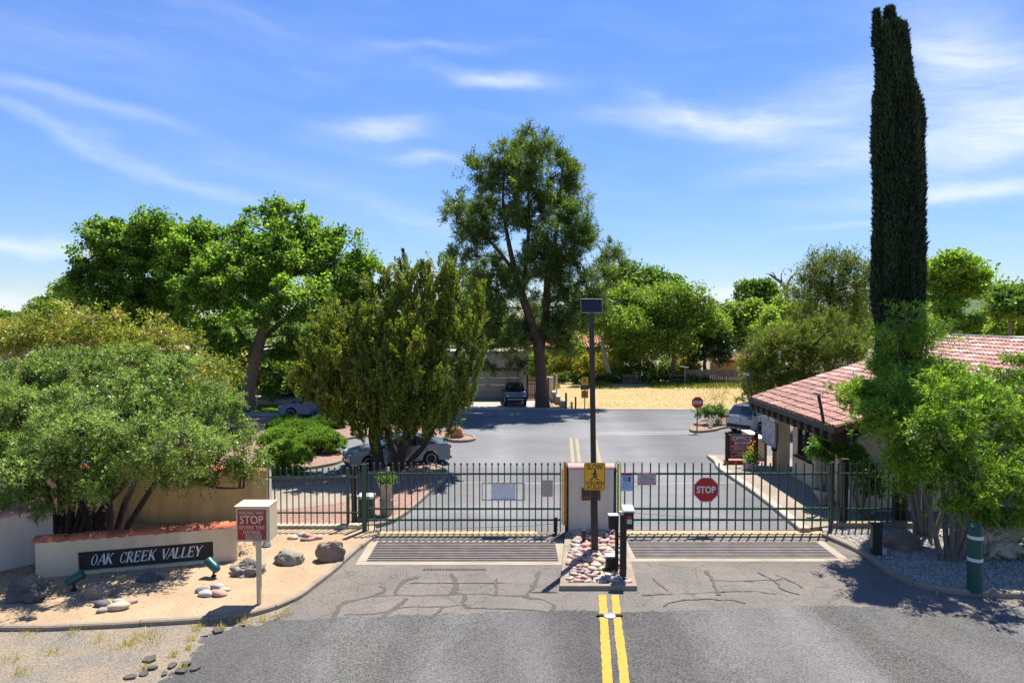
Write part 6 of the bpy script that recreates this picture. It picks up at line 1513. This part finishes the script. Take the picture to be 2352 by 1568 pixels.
tree('juniper_tree', 'tall olive green juniper with twisted multiple trunks behind the left gate', G(885, 1092), [
    (TP([(868, 1096), (866, 1040), (858, 990), (870, 900), (885, 780)], D), [.34, .27, .24, .17, .06]), (TP([(905, 1092), (920, 1040), (940, 980), (950, 900), (962, 760)], D), [.32, .25, .2, .15, .06]),
    (TP([(915, 1050), (895, 1010), (888, 985), (850, 900)], D - .2), [.14, .12, .1, .05]), (TP([(925, 1070), (965, 1035), (988, 1000), (1010, 940)], D), [.15, .12, .1, .05]), (TP([(945, 970), (985, 900), (1030, 840), (1075, 760)], D), [.17, .14, .1, .04]), (TP([(860, 985), (820, 930), (770, 870), (730, 830)], D), [.15, .12, .09, .04])],
    lobes_px(jl, D, .85, seed=3), 2300, 120, .34, .115, .05, 'lf_juniper', 'bark_dark', 'flame', .05, 12, .014, shell=.34, low=.8, grp=6, grp_r=.36, grp_flat=1.5, bias=.04, vspread=.45)
# -- tall pine
D = 52.0
pl_ = [(1160, 360, 38, 48), (1205, 335, 40, 42), (1240, 360, 30, 45), (1290, 370, 32, 48), (1160, 420, 50, 45), (1220, 410, 50, 50), (1290, 430, 40, 45), (1100, 400, 30, 42), (1100, 470, 42, 42), (1042, 450, 18, 50), (1065, 500, 36, 34), (1240, 480, 55, 45), (1315, 470, 36, 45), (1355, 490, 16, 36), (1335, 540, 38, 42), (1170, 500, 45, 40), (1275, 540, 55, 45),
    (1100, 540, 45, 34), (1060, 580, 32, 20), (1110, 610, 50, 36), (1290, 600, 55, 40), (1340, 600, 30, 28), (1140, 660, 48, 40), (1395, 590, 22, 24), (1370, 630, 34, 28), (1320, 660, 55, 36), (1290, 700, 40, 40), (1150, 730, 45, 40), (1170, 780, 40, 40), (1310, 740, 45, 40), (1160, 820, 38, 26), (1290, 790, 40, 22), (1240, 740, 40, 25), (1350, 690, 30, 30), (1210, 640, 25, 16), (1120, 700, 30, 40), (1200, 700, 34, 28), (1262, 640, 40, 34), (1225, 580, 50, 40), (1185, 640, 34, 30), (1260, 760, 40, 26), (1200, 770, 34, 30), (1410, 570, 16, 16)]
tree('pine_tree', 'tall dark open crowned pine with forked trunks at the garage driveway', G(1246, 936), [
    (TP([(1246, 938), (1243, 880), (1240, 820), (1232, 775), (1216, 728), (1200, 680), (1180, 610), (1165, 540), (1155, 470), (1160, 380)], D), [.62, .46, .42, .40, .34, .28, .22, .16, .11, .05]),
    (TP([(1240, 800), (1252, 740), (1255, 690), (1258, 640), (1272, 570), (1285, 480), (1290, 390)], D + .4), [.36, .32, .28, .24, .18, .12, .05]),
    (TP([(1200, 680), (1208, 600), (1215, 500), (1210, 380)], D), [.2, .16, .11, .05]), (TP([(1258, 640), (1300, 590), (1340, 530), (1352, 490)], D), [.16, .12, .08, .04]), (TP([(1185, 630), (1140, 570), (1090, 520), (1045, 450)], D), [.16, .12, .08, .04]), (TP([(1255, 700), (1310, 660), (1370, 630), (1400, 590)], D), [.15, .11, .08, .04])],
    lobes_px([(x_, y_ + 16, a_ * .92, b_ * .92) for x_, y_, a_, b_ in pl_], D, 1.0, 2.2, 8), 1850, 105, .50, .32, .048, 'lf_pine', 'bark_pine', 'needle', .07, 10, .03, shell=.36, low=.8, grp=6, grp_r=.62, grp_flat=1.25)
# -- cypress
D = 22.75
cx_ = lambda py: np.interp(py, [12, 130, 300, 450, 600, 760, 1000], [2041, 2050, 2063, 2067, 2064, 2064, 2068])
hw_ = lambda py: np.interp(py, [12, 30, 130, 200, 230, 300, 450, 600, 700, 900, 1060], [18, 31, 35, 39, 47, 52, 54, 56, 56, 42, 16])
root = thing('cypress_tree', 'very tall narrow dark cypress leaning slightly left beside the office roof', 'tree', (P(2068, 1100, D).x, D, 0))
tb = MB(); tb.tube([(P(cx_(y), y, D).x, D, max(P(0, y, D).z, 0)) for y in (1190, 1060, 900, 700, 400, 150, 40)], [.26, .24, .2, .17, .12, .07, .03], 8); t = tb.build('trunk', 'bark_dark', root, smooth=True); t.location = -root.location
N = 88000; py = rng.uniform(66, 1010, N) ; th = rng.uniform(0, 2 * math.pi, N)
rr = (.72 + .28 * rng.random(N) ** .5)
z = np.array([EYE - (y - HOR) * D / F for y in (12, 1060)]); zz = np.interp(py, np.arange(0, 1100, 20), [P(0, float(y), D).z for y in np.arange(0, 1100, 20)])
nz = np.array([noise.noise(Vector((math.cos(a) * 2.2, math.sin(a) * 2.2, h * .55))) + .5 * noise.noise(Vector((math.cos(a) * 5, math.sin(a) * 5, h * 1.3))) for a, h in zip(th, zz)])
rad = hw_(py) * .90 * D / F * (1 + .20 * nz) * rr
# two ragged leaders at the top
cxw = (cx_(py) - CX) * D / F * np.interp(py, [0, 784], [1 / 1.018, 1.0])
b = np.column_stack([cxw + rad * np.cos(th), D + rad * np.sin(th), zz])
d = unit(np.column_stack([np.cos(th) * .5, np.sin(th) * .5, np.full(N, 1.0)]) + rng.normal(size=(N, 3)) * .28)
for (sx, s0, s1, sw, sn_) in ((2013, 30, 110, 9, 2400), (2042, 24, 110, 18, 5200), (2060, 52, 130, 10, 1800)):
    t_ = rng.random(sn_); y_ = s0 + (s1 - s0) * t_; a_ = rng.uniform(0, 6.283, sn_); r_ = sw * (.25 + .75 * t_) * rng.random(sn_) ** .5 * D / F
    b2 = np.column_stack([(sx + 4 * t_ - CX) * D / F / 1.017 + r_ * np.cos(a_), D + r_ * np.sin(a_), np.interp(y_, np.arange(0, 1100, 20), [P(0, float(y), D).z for y in np.arange(0, 1100, 20)])])
    b = np.vstack([b, b2]); d = np.vstack([d, unit(np.column_stack([np.cos(a_) * .4, np.sin(a_) * .4, np.ones(sn_)]) + rng.normal(size=(sn_, 3)) * .3)]); nz = np.concatenate([nz, rng.normal(0, .3, sn_)])
N = len(b)
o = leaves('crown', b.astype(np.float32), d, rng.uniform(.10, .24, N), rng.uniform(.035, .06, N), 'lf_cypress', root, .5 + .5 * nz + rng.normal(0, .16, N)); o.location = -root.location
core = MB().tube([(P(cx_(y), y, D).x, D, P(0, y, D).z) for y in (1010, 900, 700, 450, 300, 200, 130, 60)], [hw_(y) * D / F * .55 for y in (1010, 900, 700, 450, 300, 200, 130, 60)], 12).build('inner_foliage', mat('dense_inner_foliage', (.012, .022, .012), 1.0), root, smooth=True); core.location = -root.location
# -- right foreground tree
D = 19.6
rl = [(2140, 880, 60, 45, .5), (1990, 905, 30, 26, .6), (1985, 960, 40, 30, .2), (2070, 930, 75, 50, .2), (2200, 870, 80, 50, 1.2), (2300, 870, 70, 50, 1.4), (2180, 960, 90, 60, -.4), (2300, 960, 85, 70, 0), (2060, 1000, 70, 45, -.6), (2140, 1050, 85, 55, -1.2), (2250, 1060, 85, 60, -1.2), (2340, 1070, 60, 70, -.4),
    (2100, 1110, 60, 40, -.6), (2200, 1130, 60, 36, -1), (2300, 1150, 60, 45, -.8), (2400, 950, 60, 110, 0), (2390, 1120, 50, 80, -.4), (2030, 960, 35, 30, -1), (2330, 1210, 35, 40, -.2), (1965, 900, 22, 18, .4), (2100, 880, 50, 40, -.8), (2240, 920, 60, 40, -1.8), (2120, 980, 50, 36, -1.8)]
stems = []
for i, (bx_, by_, tx, ty, dy) in enumerate([(2165, 1292, 2110, 1090, -.6), (2185, 1294, 2190, 1060, -.8), (2198, 1292, 2280, 1080, -.6), (2190, 1292, 2230, 1000, .2), (2178, 1294, 2150, 960, .4), (2120, 1235, 2080, 1000, .3), (2135, 1238, 2140, 940, .6), (2110, 1232, 2050, 900, .6), (2205, 1290, 2330, 1130, -.3), (2145, 1235, 2240, 940, .8), (2128, 1236, 2110, 850, .9)]):
    d0 = G(bx_, by_).y
    stems.append((TP([(bx_, by_), (bx_ + (tx - bx_) * .3, by_ + (ty - by_) * .3), (bx_ + (tx - bx_) * .55, by_ + (ty - by_) * .62), (tx, ty)], d0, [0, dy * .2, dy * .5, dy]), [.085, .07, .055, .03]))
tree('feathery_tree', 'bright green feathery multi stemmed tree in the right gravel bed', G(2170, 1285), stems, lobes_px(rl, D, .85, seed=5), 1220, 112, .23, .105, .034, 'lf_mesq', 'bark_grey', 'spray', .04, 4, .009, shell=.36, low=.7, grp=8, grp_r=.5, grp_flat=.5, vspread=.36)
tree('feathery_tree', 'slender airy feathery tree rising in front of the cypress trunk', G(2108, 1226), [(TP([(2108, 1226), (2100, 1100), (2085, 950), (2062, 800)], 21.6), [.08, .065, .05, .02]), (TP([(2104, 1226), (2110, 1080), (2120, 940), (2128, 790)], 21.7), [.07, .055, .04, .02])],
    lobes_px([(2055, 770, 48, 36), (2025, 830, 44, 34), (2115, 790, 42, 40), (2085, 735, 30, 26), (2070, 870, 55, 40), (2130, 850, 40, 34), (2150, 765, 24, 20)], 21.4, .85, .6, 12), 190, 100, .28, .095, .026, 'lf_mesq', 'bark_grey', 'spray', .025, 3, .009, shell=.45, low=.7, grp=5, grp_r=.42, grp_flat=.6)
# -- mounded junipers in the shrub bed
for i, (px, py, rx, ry, lab, bias) in enumerate([(655, 1045, 68, 46, 'rounded bright green mounded juniper nearest the fence', .1), (645, 1005, 58, 32, 'flat topped dull green mounded juniper behind the nearest one', -.05), (735, 1010, 66, 36, 'deep green spreading juniper next to the silver car bonnet', -.02), (690, 985, 78, 26, 'dark spreading juniper mound in the middle of the bed', -.14), (665, 968, 55, 18, 'darkest low juniper mound in front of the blue minivan', -.26), (745, 968, 55, 18, 'shaded low juniper mound under the tall juniper', -.3)]):
    D = G(px, py + ry * .9, .1).y + .6
    lbs = lobes_px([(px, py + 4, rx * .75, ry * .7, 0), (px - rx * .4, py + 8, rx * .5, ry * .6, -.4), (px + rx * .4, py + 8, rx * .5, ry * .6, -.3), (px, py - ry * .15, rx * .6, ry * .6, .5)], D, 1.0)
    base = Vector((lbs[0][0][0], D, .1))
    tree('mounded_juniper', lab, base, [([base, base + Vector((-.2, 0, .3)), base + Vector((-.5, 0, .6))], [.07, .05, .03]), ([base, base + Vector((.25, -.05, .3)), base + Vector((.6, 0, .6))], [.07, .05, .03])], lbs, 520, 60, .13, .085, .038, 'lf_mound', 'bark_dark', 'broad', .03, 14, .01, group='mounded junipers in the shrub bed', cat='shrub', crown='foliage', shell=.09, low=.25, bias=bias + .05, flat=.9)
# -- small shrubs near the far stop sign
def shrub(label, px, py, lob, D, m, bark, n, per, rc, L, W, style='broad', stems=5, **k):
    base = G(px, py, .1) if py else None; rd_ = random.Random(int(px)); st = []
    lbs = lobes_px(lob, D, 1.0)
    for i in range(stems):
        c_ = Vector(lbs[i % len(lbs)][0]); st.append(([base + Vector((rd_.uniform(-.1, .1), rd_.uniform(-.1, .1), 0)), base.lerp(c_, .5) + Vector((rd_.uniform(-.2, .2), 0, .05)), c_], [.05, .035, .015]))
    return tree('shrub', label, base, st, lbs, n, per, rc, L, W, m, bark, style, .02, 4, .01, cat='shrub', crown='foliage', **k)
shrub('green umbrella shaped shrub with bare stems behind the small stop sign', 1632, 984, [(1620, 946, 24, 12), (1645, 944, 24, 13)], 43, 'lf_mid', 'bark_grey', 60, 55, .3, .12, .06)
shrub('dry straw coloured twiggy shrub beside the silver car', 1650, 975, [(1640, 915, 26, 20), (1660, 920, 24, 24), (1625, 930, 14, 14)], 45, 'lf_dry', 'bark_pale', 40, 26, .45, .12, .04, 'spray', 8)

# -- trees and shrubs beyond the field
def far_tree(name, label, px, py, D, trunk, lob, m, bark, n, per, rc, L, W, style='broad', tr=.22, spread=2.0, seed=1, **k):
    base = Vector((P(px, py, D).x, D, 0)); tr_ = [([base] + TP(trunk, D), list(np.linspace(tr, tr * .25, len(trunk) + 1)))]
    return tree(name, label, base, tr_, lobes_px(lob, D, .9, spread, seed), n, per, rc, L, W, m, bark, style, tr * .4, 9, .03, **k)
far_tree('round_tree', 'rounded mid green tree rising behind the light green row', 1470, 860, 92, [(1470, 800), (1475, 700), (1480, 650)], [(1450, 635, 55, 32), (1510, 650, 50, 30), (1470, 680, 70, 40), (1545, 670, 32, 25), (1420, 660, 30, 30)], 'lf_mid', 'bark_grey', 260, 60, 1.1, .38, .32)
far_tree('pale_barked_tree', 'light green airy tree with a pale slanting trunk beside the brown pole', 1404, 888, 71, [(1392, 830), (1384, 790), (1400, 740), (1420, 700)], [(1405, 700, 50, 45), (1440, 690, 45, 40), (1380, 730, 40, 40), (1430, 750, 60, 45), (1370, 680, 20, 25), (1400, 790, 40, 25)], 'lf_light', 'bark_pale', 300, 60, .8, .25, .16, tr=.3, seed=2)
far_tree('light_green_tree', 'broad light green tree with a thin dark trunk across the dry field', 1546, 888, 72, [(1548, 830), (1550, 780), (1552, 720), (1545, 680)], [(1530, 690, 60, 40), (1580, 690, 50, 40), (1510, 740, 60, 45), (1580, 750, 65, 45), (1620, 720, 36, 36), (1545, 790, 50, 35), (1490, 790, 40, 35), (1640, 760, 34, 40)], 'lf_light', 'bark_grey', 460, 60, .85, .25, .17, tr=.3, seed=3)
far_tree('light_green_tree', 'second light green tree to the left of the broad one', 1470, 882, 76, [(1470, 820), (1468, 760), (1480, 720)], [(1470, 720, 50, 45), (1500, 700, 40, 35), (1460, 780, 50, 40), (1430, 800, 35, 30)], 'lf_light', 'bark_pale', 240, 60, .85, .25, .17, tr=.2, seed=4, bias=.05)
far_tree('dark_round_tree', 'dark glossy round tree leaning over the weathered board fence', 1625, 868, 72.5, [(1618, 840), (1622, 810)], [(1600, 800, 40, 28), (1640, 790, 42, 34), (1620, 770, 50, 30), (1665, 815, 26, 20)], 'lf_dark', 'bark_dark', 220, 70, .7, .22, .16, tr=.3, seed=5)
far_tree('bright_sapling', 'small yellow green sapling left of the dark pine', 1772, 850, 58, [(1772, 790), (1772, 740)], [(1770, 730, 22, 22), (1760, 755, 30, 16), (1790, 752, 28, 16)], 'lf_light', 'bark_grey', 70, 60, .5, .2, .15, tr=.08, seed=6, bias=.3)
far_tree('round_tree', 'flat topped green tree below the dead snag', 1740, 850, 100, [(1740, 760), (1740, 700)], [(1720, 660, 34, 16), (1750, 655, 34, 14), (1770, 668, 24, 14), (1735, 690, 45, 24)], 'lf_mid', 'bark_grey', 170, 55, 1.0, .36, .3, seed=7)
for i, (px, pyc, rx, ry, lab) in enumerate([(1670, 735, 44, 40, 'soft green tree right of the broad light green one'), (1720, 725, 44, 38, 'green tree in the gap under the flat topped tree'), (1690, 785, 42, 38, 'bushy green tree above the board fence corner'), (1800, 725, 40, 44, 'green tree tucked left of the dark pine crown')]):
    far_tree('bushy_tree', lab, px, 870, 84 + i * 3, [(px, pyc + 40), (px, pyc)], [(px, pyc, rx, ry), (px - rx * .5, pyc + 20, rx * .6, ry * .6), (px + rx * .5, pyc + 15, rx * .6, ry * .6)], 'lf_light' if i % 2 else 'lf_mid', 'bark_grey', 170, 60, .95, .32, .26, seed=20 + i, bias=.12)
D = 62
far_tree('pine_tree', 'dark broad pine left of the cypress', 1900, 890, D, [(1900, 820), (1905, 740), (1910, 640)], [(1860, 680, 38, 45), (1915, 640, 44, 40), (1965, 660, 40, 50), (1985, 720, 28, 40), (1850, 730, 38, 30), (1915, 720, 50, 50), (1940, 770, 50, 26), (1880, 620, 24, 20), (1870, 770, 34, 20)], 'lf_olive', 'bark_dark', 420, 80, .95, .36, .06, 'needle', .35, 2.5, 9, bias=-.12)
D = 40
far_tree('bushy_pine', 'olive green spreading pine behind the office roof and silver car', 1830, 985, D, [(1830, 930), (1840, 880), (1850, 820)], [(1760, 800, 46, 26), (1825, 785, 44, 26), (1895, 772, 44, 24), (1730, 850, 30, 22), (1790, 850, 50, 30), (1870, 835, 55, 32), (1935, 820, 40, 30), (1740, 895, 34, 22), (1800, 895, 46, 26), (1870, 890, 50, 26), (1715, 912, 20, 12), (1960, 790, 30, 24), (1920, 745, 22, 18)], 'lf_olive', 'bark_dark', 520, 80, .52, .24, .045, 'needle', .22, 1.6, 11, bias=.06)
far_tree('round_tree', 'big round bright tree right of the cypress', 2195, 800, 82, [(2192, 740), (2195, 680)], [(2190, 610, 58, 32), (2235, 640, 42, 34), (2150, 640, 40, 40), (2200, 660, 62, 36), (2262, 662, 20, 16), (2170, 700, 40, 28)], 'lf_cotton', 'bark_cw', 330, 62, 1.0, .34, .28, seed=13, bias=.22)
for i, (px, pyc, rx, ry, lab) in enumerate([(2320, 690, 44, 40, 'tall green tree at the far right edge'), (2330, 745, 50, 34, 'leafy green tree above the office roof ridge at the right'), (2200, 750, 56, 34, 'pale green tree directly behind the roof ridge'), (2265, 740, 36, 26, 'dim green tree between the ridge trees')]):
    far_tree('bushy_tree', lab, px, 860, 66 + i * 8, [(px, pyc + 40), (px, pyc)], [(px, pyc, rx, ry), (px - rx * .5, pyc + 14, rx * .6, ry * .7), (px + rx * .5, pyc + 12, rx * .6, ry * .7)], 'lf_light' if i in (1, 2) else 'lf_mid', 'bark_grey', 170, 60, .8, .28, .22, seed=30 + i, bias=.08)
# dead snag
D = 105; sn = thing('dead_snag', 'bare twisted grey dead branch above the trees left of the dark pine', 'dead tree', (P(1808, 700, D).x, D, 0))
mb = MB()
def SP(l): return [p - Vector(sn.location) for p in TP(l, D)]
for pts, r0 in (([(1812, 860), (1812, 760), (1808, 690), (1800, 655), (1782, 640), (1768, 630)], .5), ([(1804, 668), (1815, 640), (1830, 625)], .22), ([(1800, 655), (1794, 638), (1797, 624)], .14), ([(1784, 641), (1775, 625), (1772, 630)], .1), ([(1806, 680), (1790, 672), (1778, 668)], .12), ([(1768, 630), (1758, 628)], .08), ([(1797, 624), (1803, 615)], .06)):
    mb.tube(smooth_path(SP(pts), 3), list(np.linspace(r0, r0 * .3, (len(pts) - 1) * 3 + 1)), 6)
mb.build('branches', 'bark_grey', sn, smooth=True)
# hedges and understory across the field
hd_ = thing('hedge', 'dark clipped hedge along the back of the dry field', 'hedge', (14, 69.9, 0))
hl = [(np.array([x, 0, .55]), np.array([.55, .5, .55])) for x in np.arange(-9.5, 6.0, .8)]
foliage('foliage', hl, 240, 55, .35, .16, .12, 'lf_mid', hd_, bias=-.1)
und = [(1290, 835, 34, 34, 'lf_yellow', 'yellow green leafy shrub right of the cedar gate'), (1240, 830, 26, 30, 'lf_light', 'green shrub between the garage and the pine trunk'), (1340, 835, 30, 34, 'lf_yellow', 'yellow green shrub left of the brown pole behind the field'), (1395, 840, 34, 30, 'lf_yellow', 'yellow lit shrub under the pale barked tree'), (1440, 838, 34, 32, 'lf_light', 'loose grey green shrub above the picket gate'), (1500, 838, 34, 32, 'lf_mid', 'green shrub behind the hedge centre'), (1580, 840, 26, 30, 'lf_yellow', 'yellow green shrub left of the board fence'), (1310, 795, 30, 24, 'lf_light', 'airy shrub below the pine crown by the tile roof'), (1540, 845, 24, 24, 'lf_olive', 'olive shrub by the thin dark trunk')]
for i, (px, pyc, rx, ry, m_, lab) in enumerate(und):
    far_tree('garden_shrub', lab, px, 885, 73 + (i % 3) * 1.5, [(px, pyc + 20), (px, pyc)], [(px, pyc, rx, ry), (px - rx * .4, pyc + 18, rx * .6, ry * .6), (px + rx * .4, pyc + 14, rx * .6, ry * .6)], m_, 'bark_grey', 90, 50, .5, .2, .13, tr=.1, spread=.8, seed=50 + i, cat='shrub')
# -- left side background trees
for i, (px, pyc, rx, ry, D_, m_, lab) in enumerate([(25, 735, 26, 18, 90, 'lf_mid', 'small round distant tree at the far left edge'), (10, 752, 40, 18, 85, 'lf_light', 'low light green trees over the far left roof'), (115, 725, 26, 40, 60, 'lf_light', 'light green tree left of the second cottonwood'), (150, 700, 26, 26, 62, 'lf_mid', 'green tree under the low left cottonwood bough'), (95, 760, 50, 24, 70, 'lf_mid', 'green trees behind the flowering shrub')]):
    far_tree('bushy_tree', lab, px, 830, D_, [(px, pyc + 30), (px, pyc)], [(px, pyc, rx, ry), (px - rx * .5, pyc + 12, rx * .5, ry * .6), (px + rx * .5, pyc + 10, rx * .5, ry * .6)], m_, 'bark_grey', 120, 55, .8, .3, .24, seed=70 + i)
far_tree('conifer', 'thin open conifer tip standing against the cloud at far left', 68, 830, 75, [(68, 760), (68, 700)], [(68, 720, 8, 18), (68, 740, 16, 14), (60, 716, 8, 5), (77, 727, 9, 4)], 'lf_olive', 'bark_dark', 40, 40, .4, .3, .06, 'needle', .1, .5, 77)
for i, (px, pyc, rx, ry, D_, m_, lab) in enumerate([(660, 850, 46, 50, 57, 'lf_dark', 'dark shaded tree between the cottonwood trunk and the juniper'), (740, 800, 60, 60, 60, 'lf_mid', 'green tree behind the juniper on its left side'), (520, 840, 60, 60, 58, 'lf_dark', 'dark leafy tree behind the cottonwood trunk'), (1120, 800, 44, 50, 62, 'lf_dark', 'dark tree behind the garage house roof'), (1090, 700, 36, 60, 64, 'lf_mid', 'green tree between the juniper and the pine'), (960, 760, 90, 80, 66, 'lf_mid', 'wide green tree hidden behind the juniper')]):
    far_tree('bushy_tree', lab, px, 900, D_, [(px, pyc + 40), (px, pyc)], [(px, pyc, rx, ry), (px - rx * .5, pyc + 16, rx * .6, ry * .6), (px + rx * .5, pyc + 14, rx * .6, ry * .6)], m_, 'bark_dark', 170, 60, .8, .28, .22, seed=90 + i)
shrub('bright green creeper shrub at the foot of the cottonwood', 560, 935, [(556, 905, 16, 22), (610, 890, 14, 22)], 53, 'lf_light', 'bark_grey', 40, 50, .4, .16, .12)
shrub('reddish foundation shrub against the buff house wall', 632, 918, [(632, 895, 12, 22)], 55.5, mat and 'lf_flower', 'bark_dark', 24, 40, .35, .14, .08)
# -- far woodland and hill
hill = MB(); nx, ny = 60, 14
for j in range(ny + 1):
    for i in range(nx + 1):
        x = -400 + 900 * i / nx; y = 160 + 360 * j / ny
        z = -2 + 34 * (j / ny) ** 1.2 * (.12 + .88 * max(0, min(1, (x / y - .50) / .22))) * (1 + .35 * noise.noise(Vector((x * .012, y * .012, 3))))
        hill.v.append((x, y, z))
for j in range(ny):
    for i in range(nx): a = j * (nx + 1) + i; hill.f.append((a, a + 1, a + nx + 2, a + nx + 1))
struct('hill', hill.mesh('hill', smooth=True), 'hill')
lo = []
for i in range(260):
    y = rng.uniform(105, 240); x = rng.uniform(-.85, .85) * y; s = rng.uniform(2.6, 5.0); zg = -1
    if y > 160: zg = max(-1, -2 + 34 * ((y - 160) / 360) ** 1.2 * (.12 + .88 * max(0, min(1, (x / y - .50) / .22))))
    lo.append((np.array([x, y, zg + s * rng.uniform(.7, 1.1)]), np.array([s * 1.25, s * 1.2, s])))
holder = foliage('distant_woodland', lo, 2900, 36, 1.5, .7, .55, 'lf_mid', None, 'broad', shell=.3, low=.3, bias=.1)
tag(bpy.data.objects['distant_woodland'], kind='stuff')
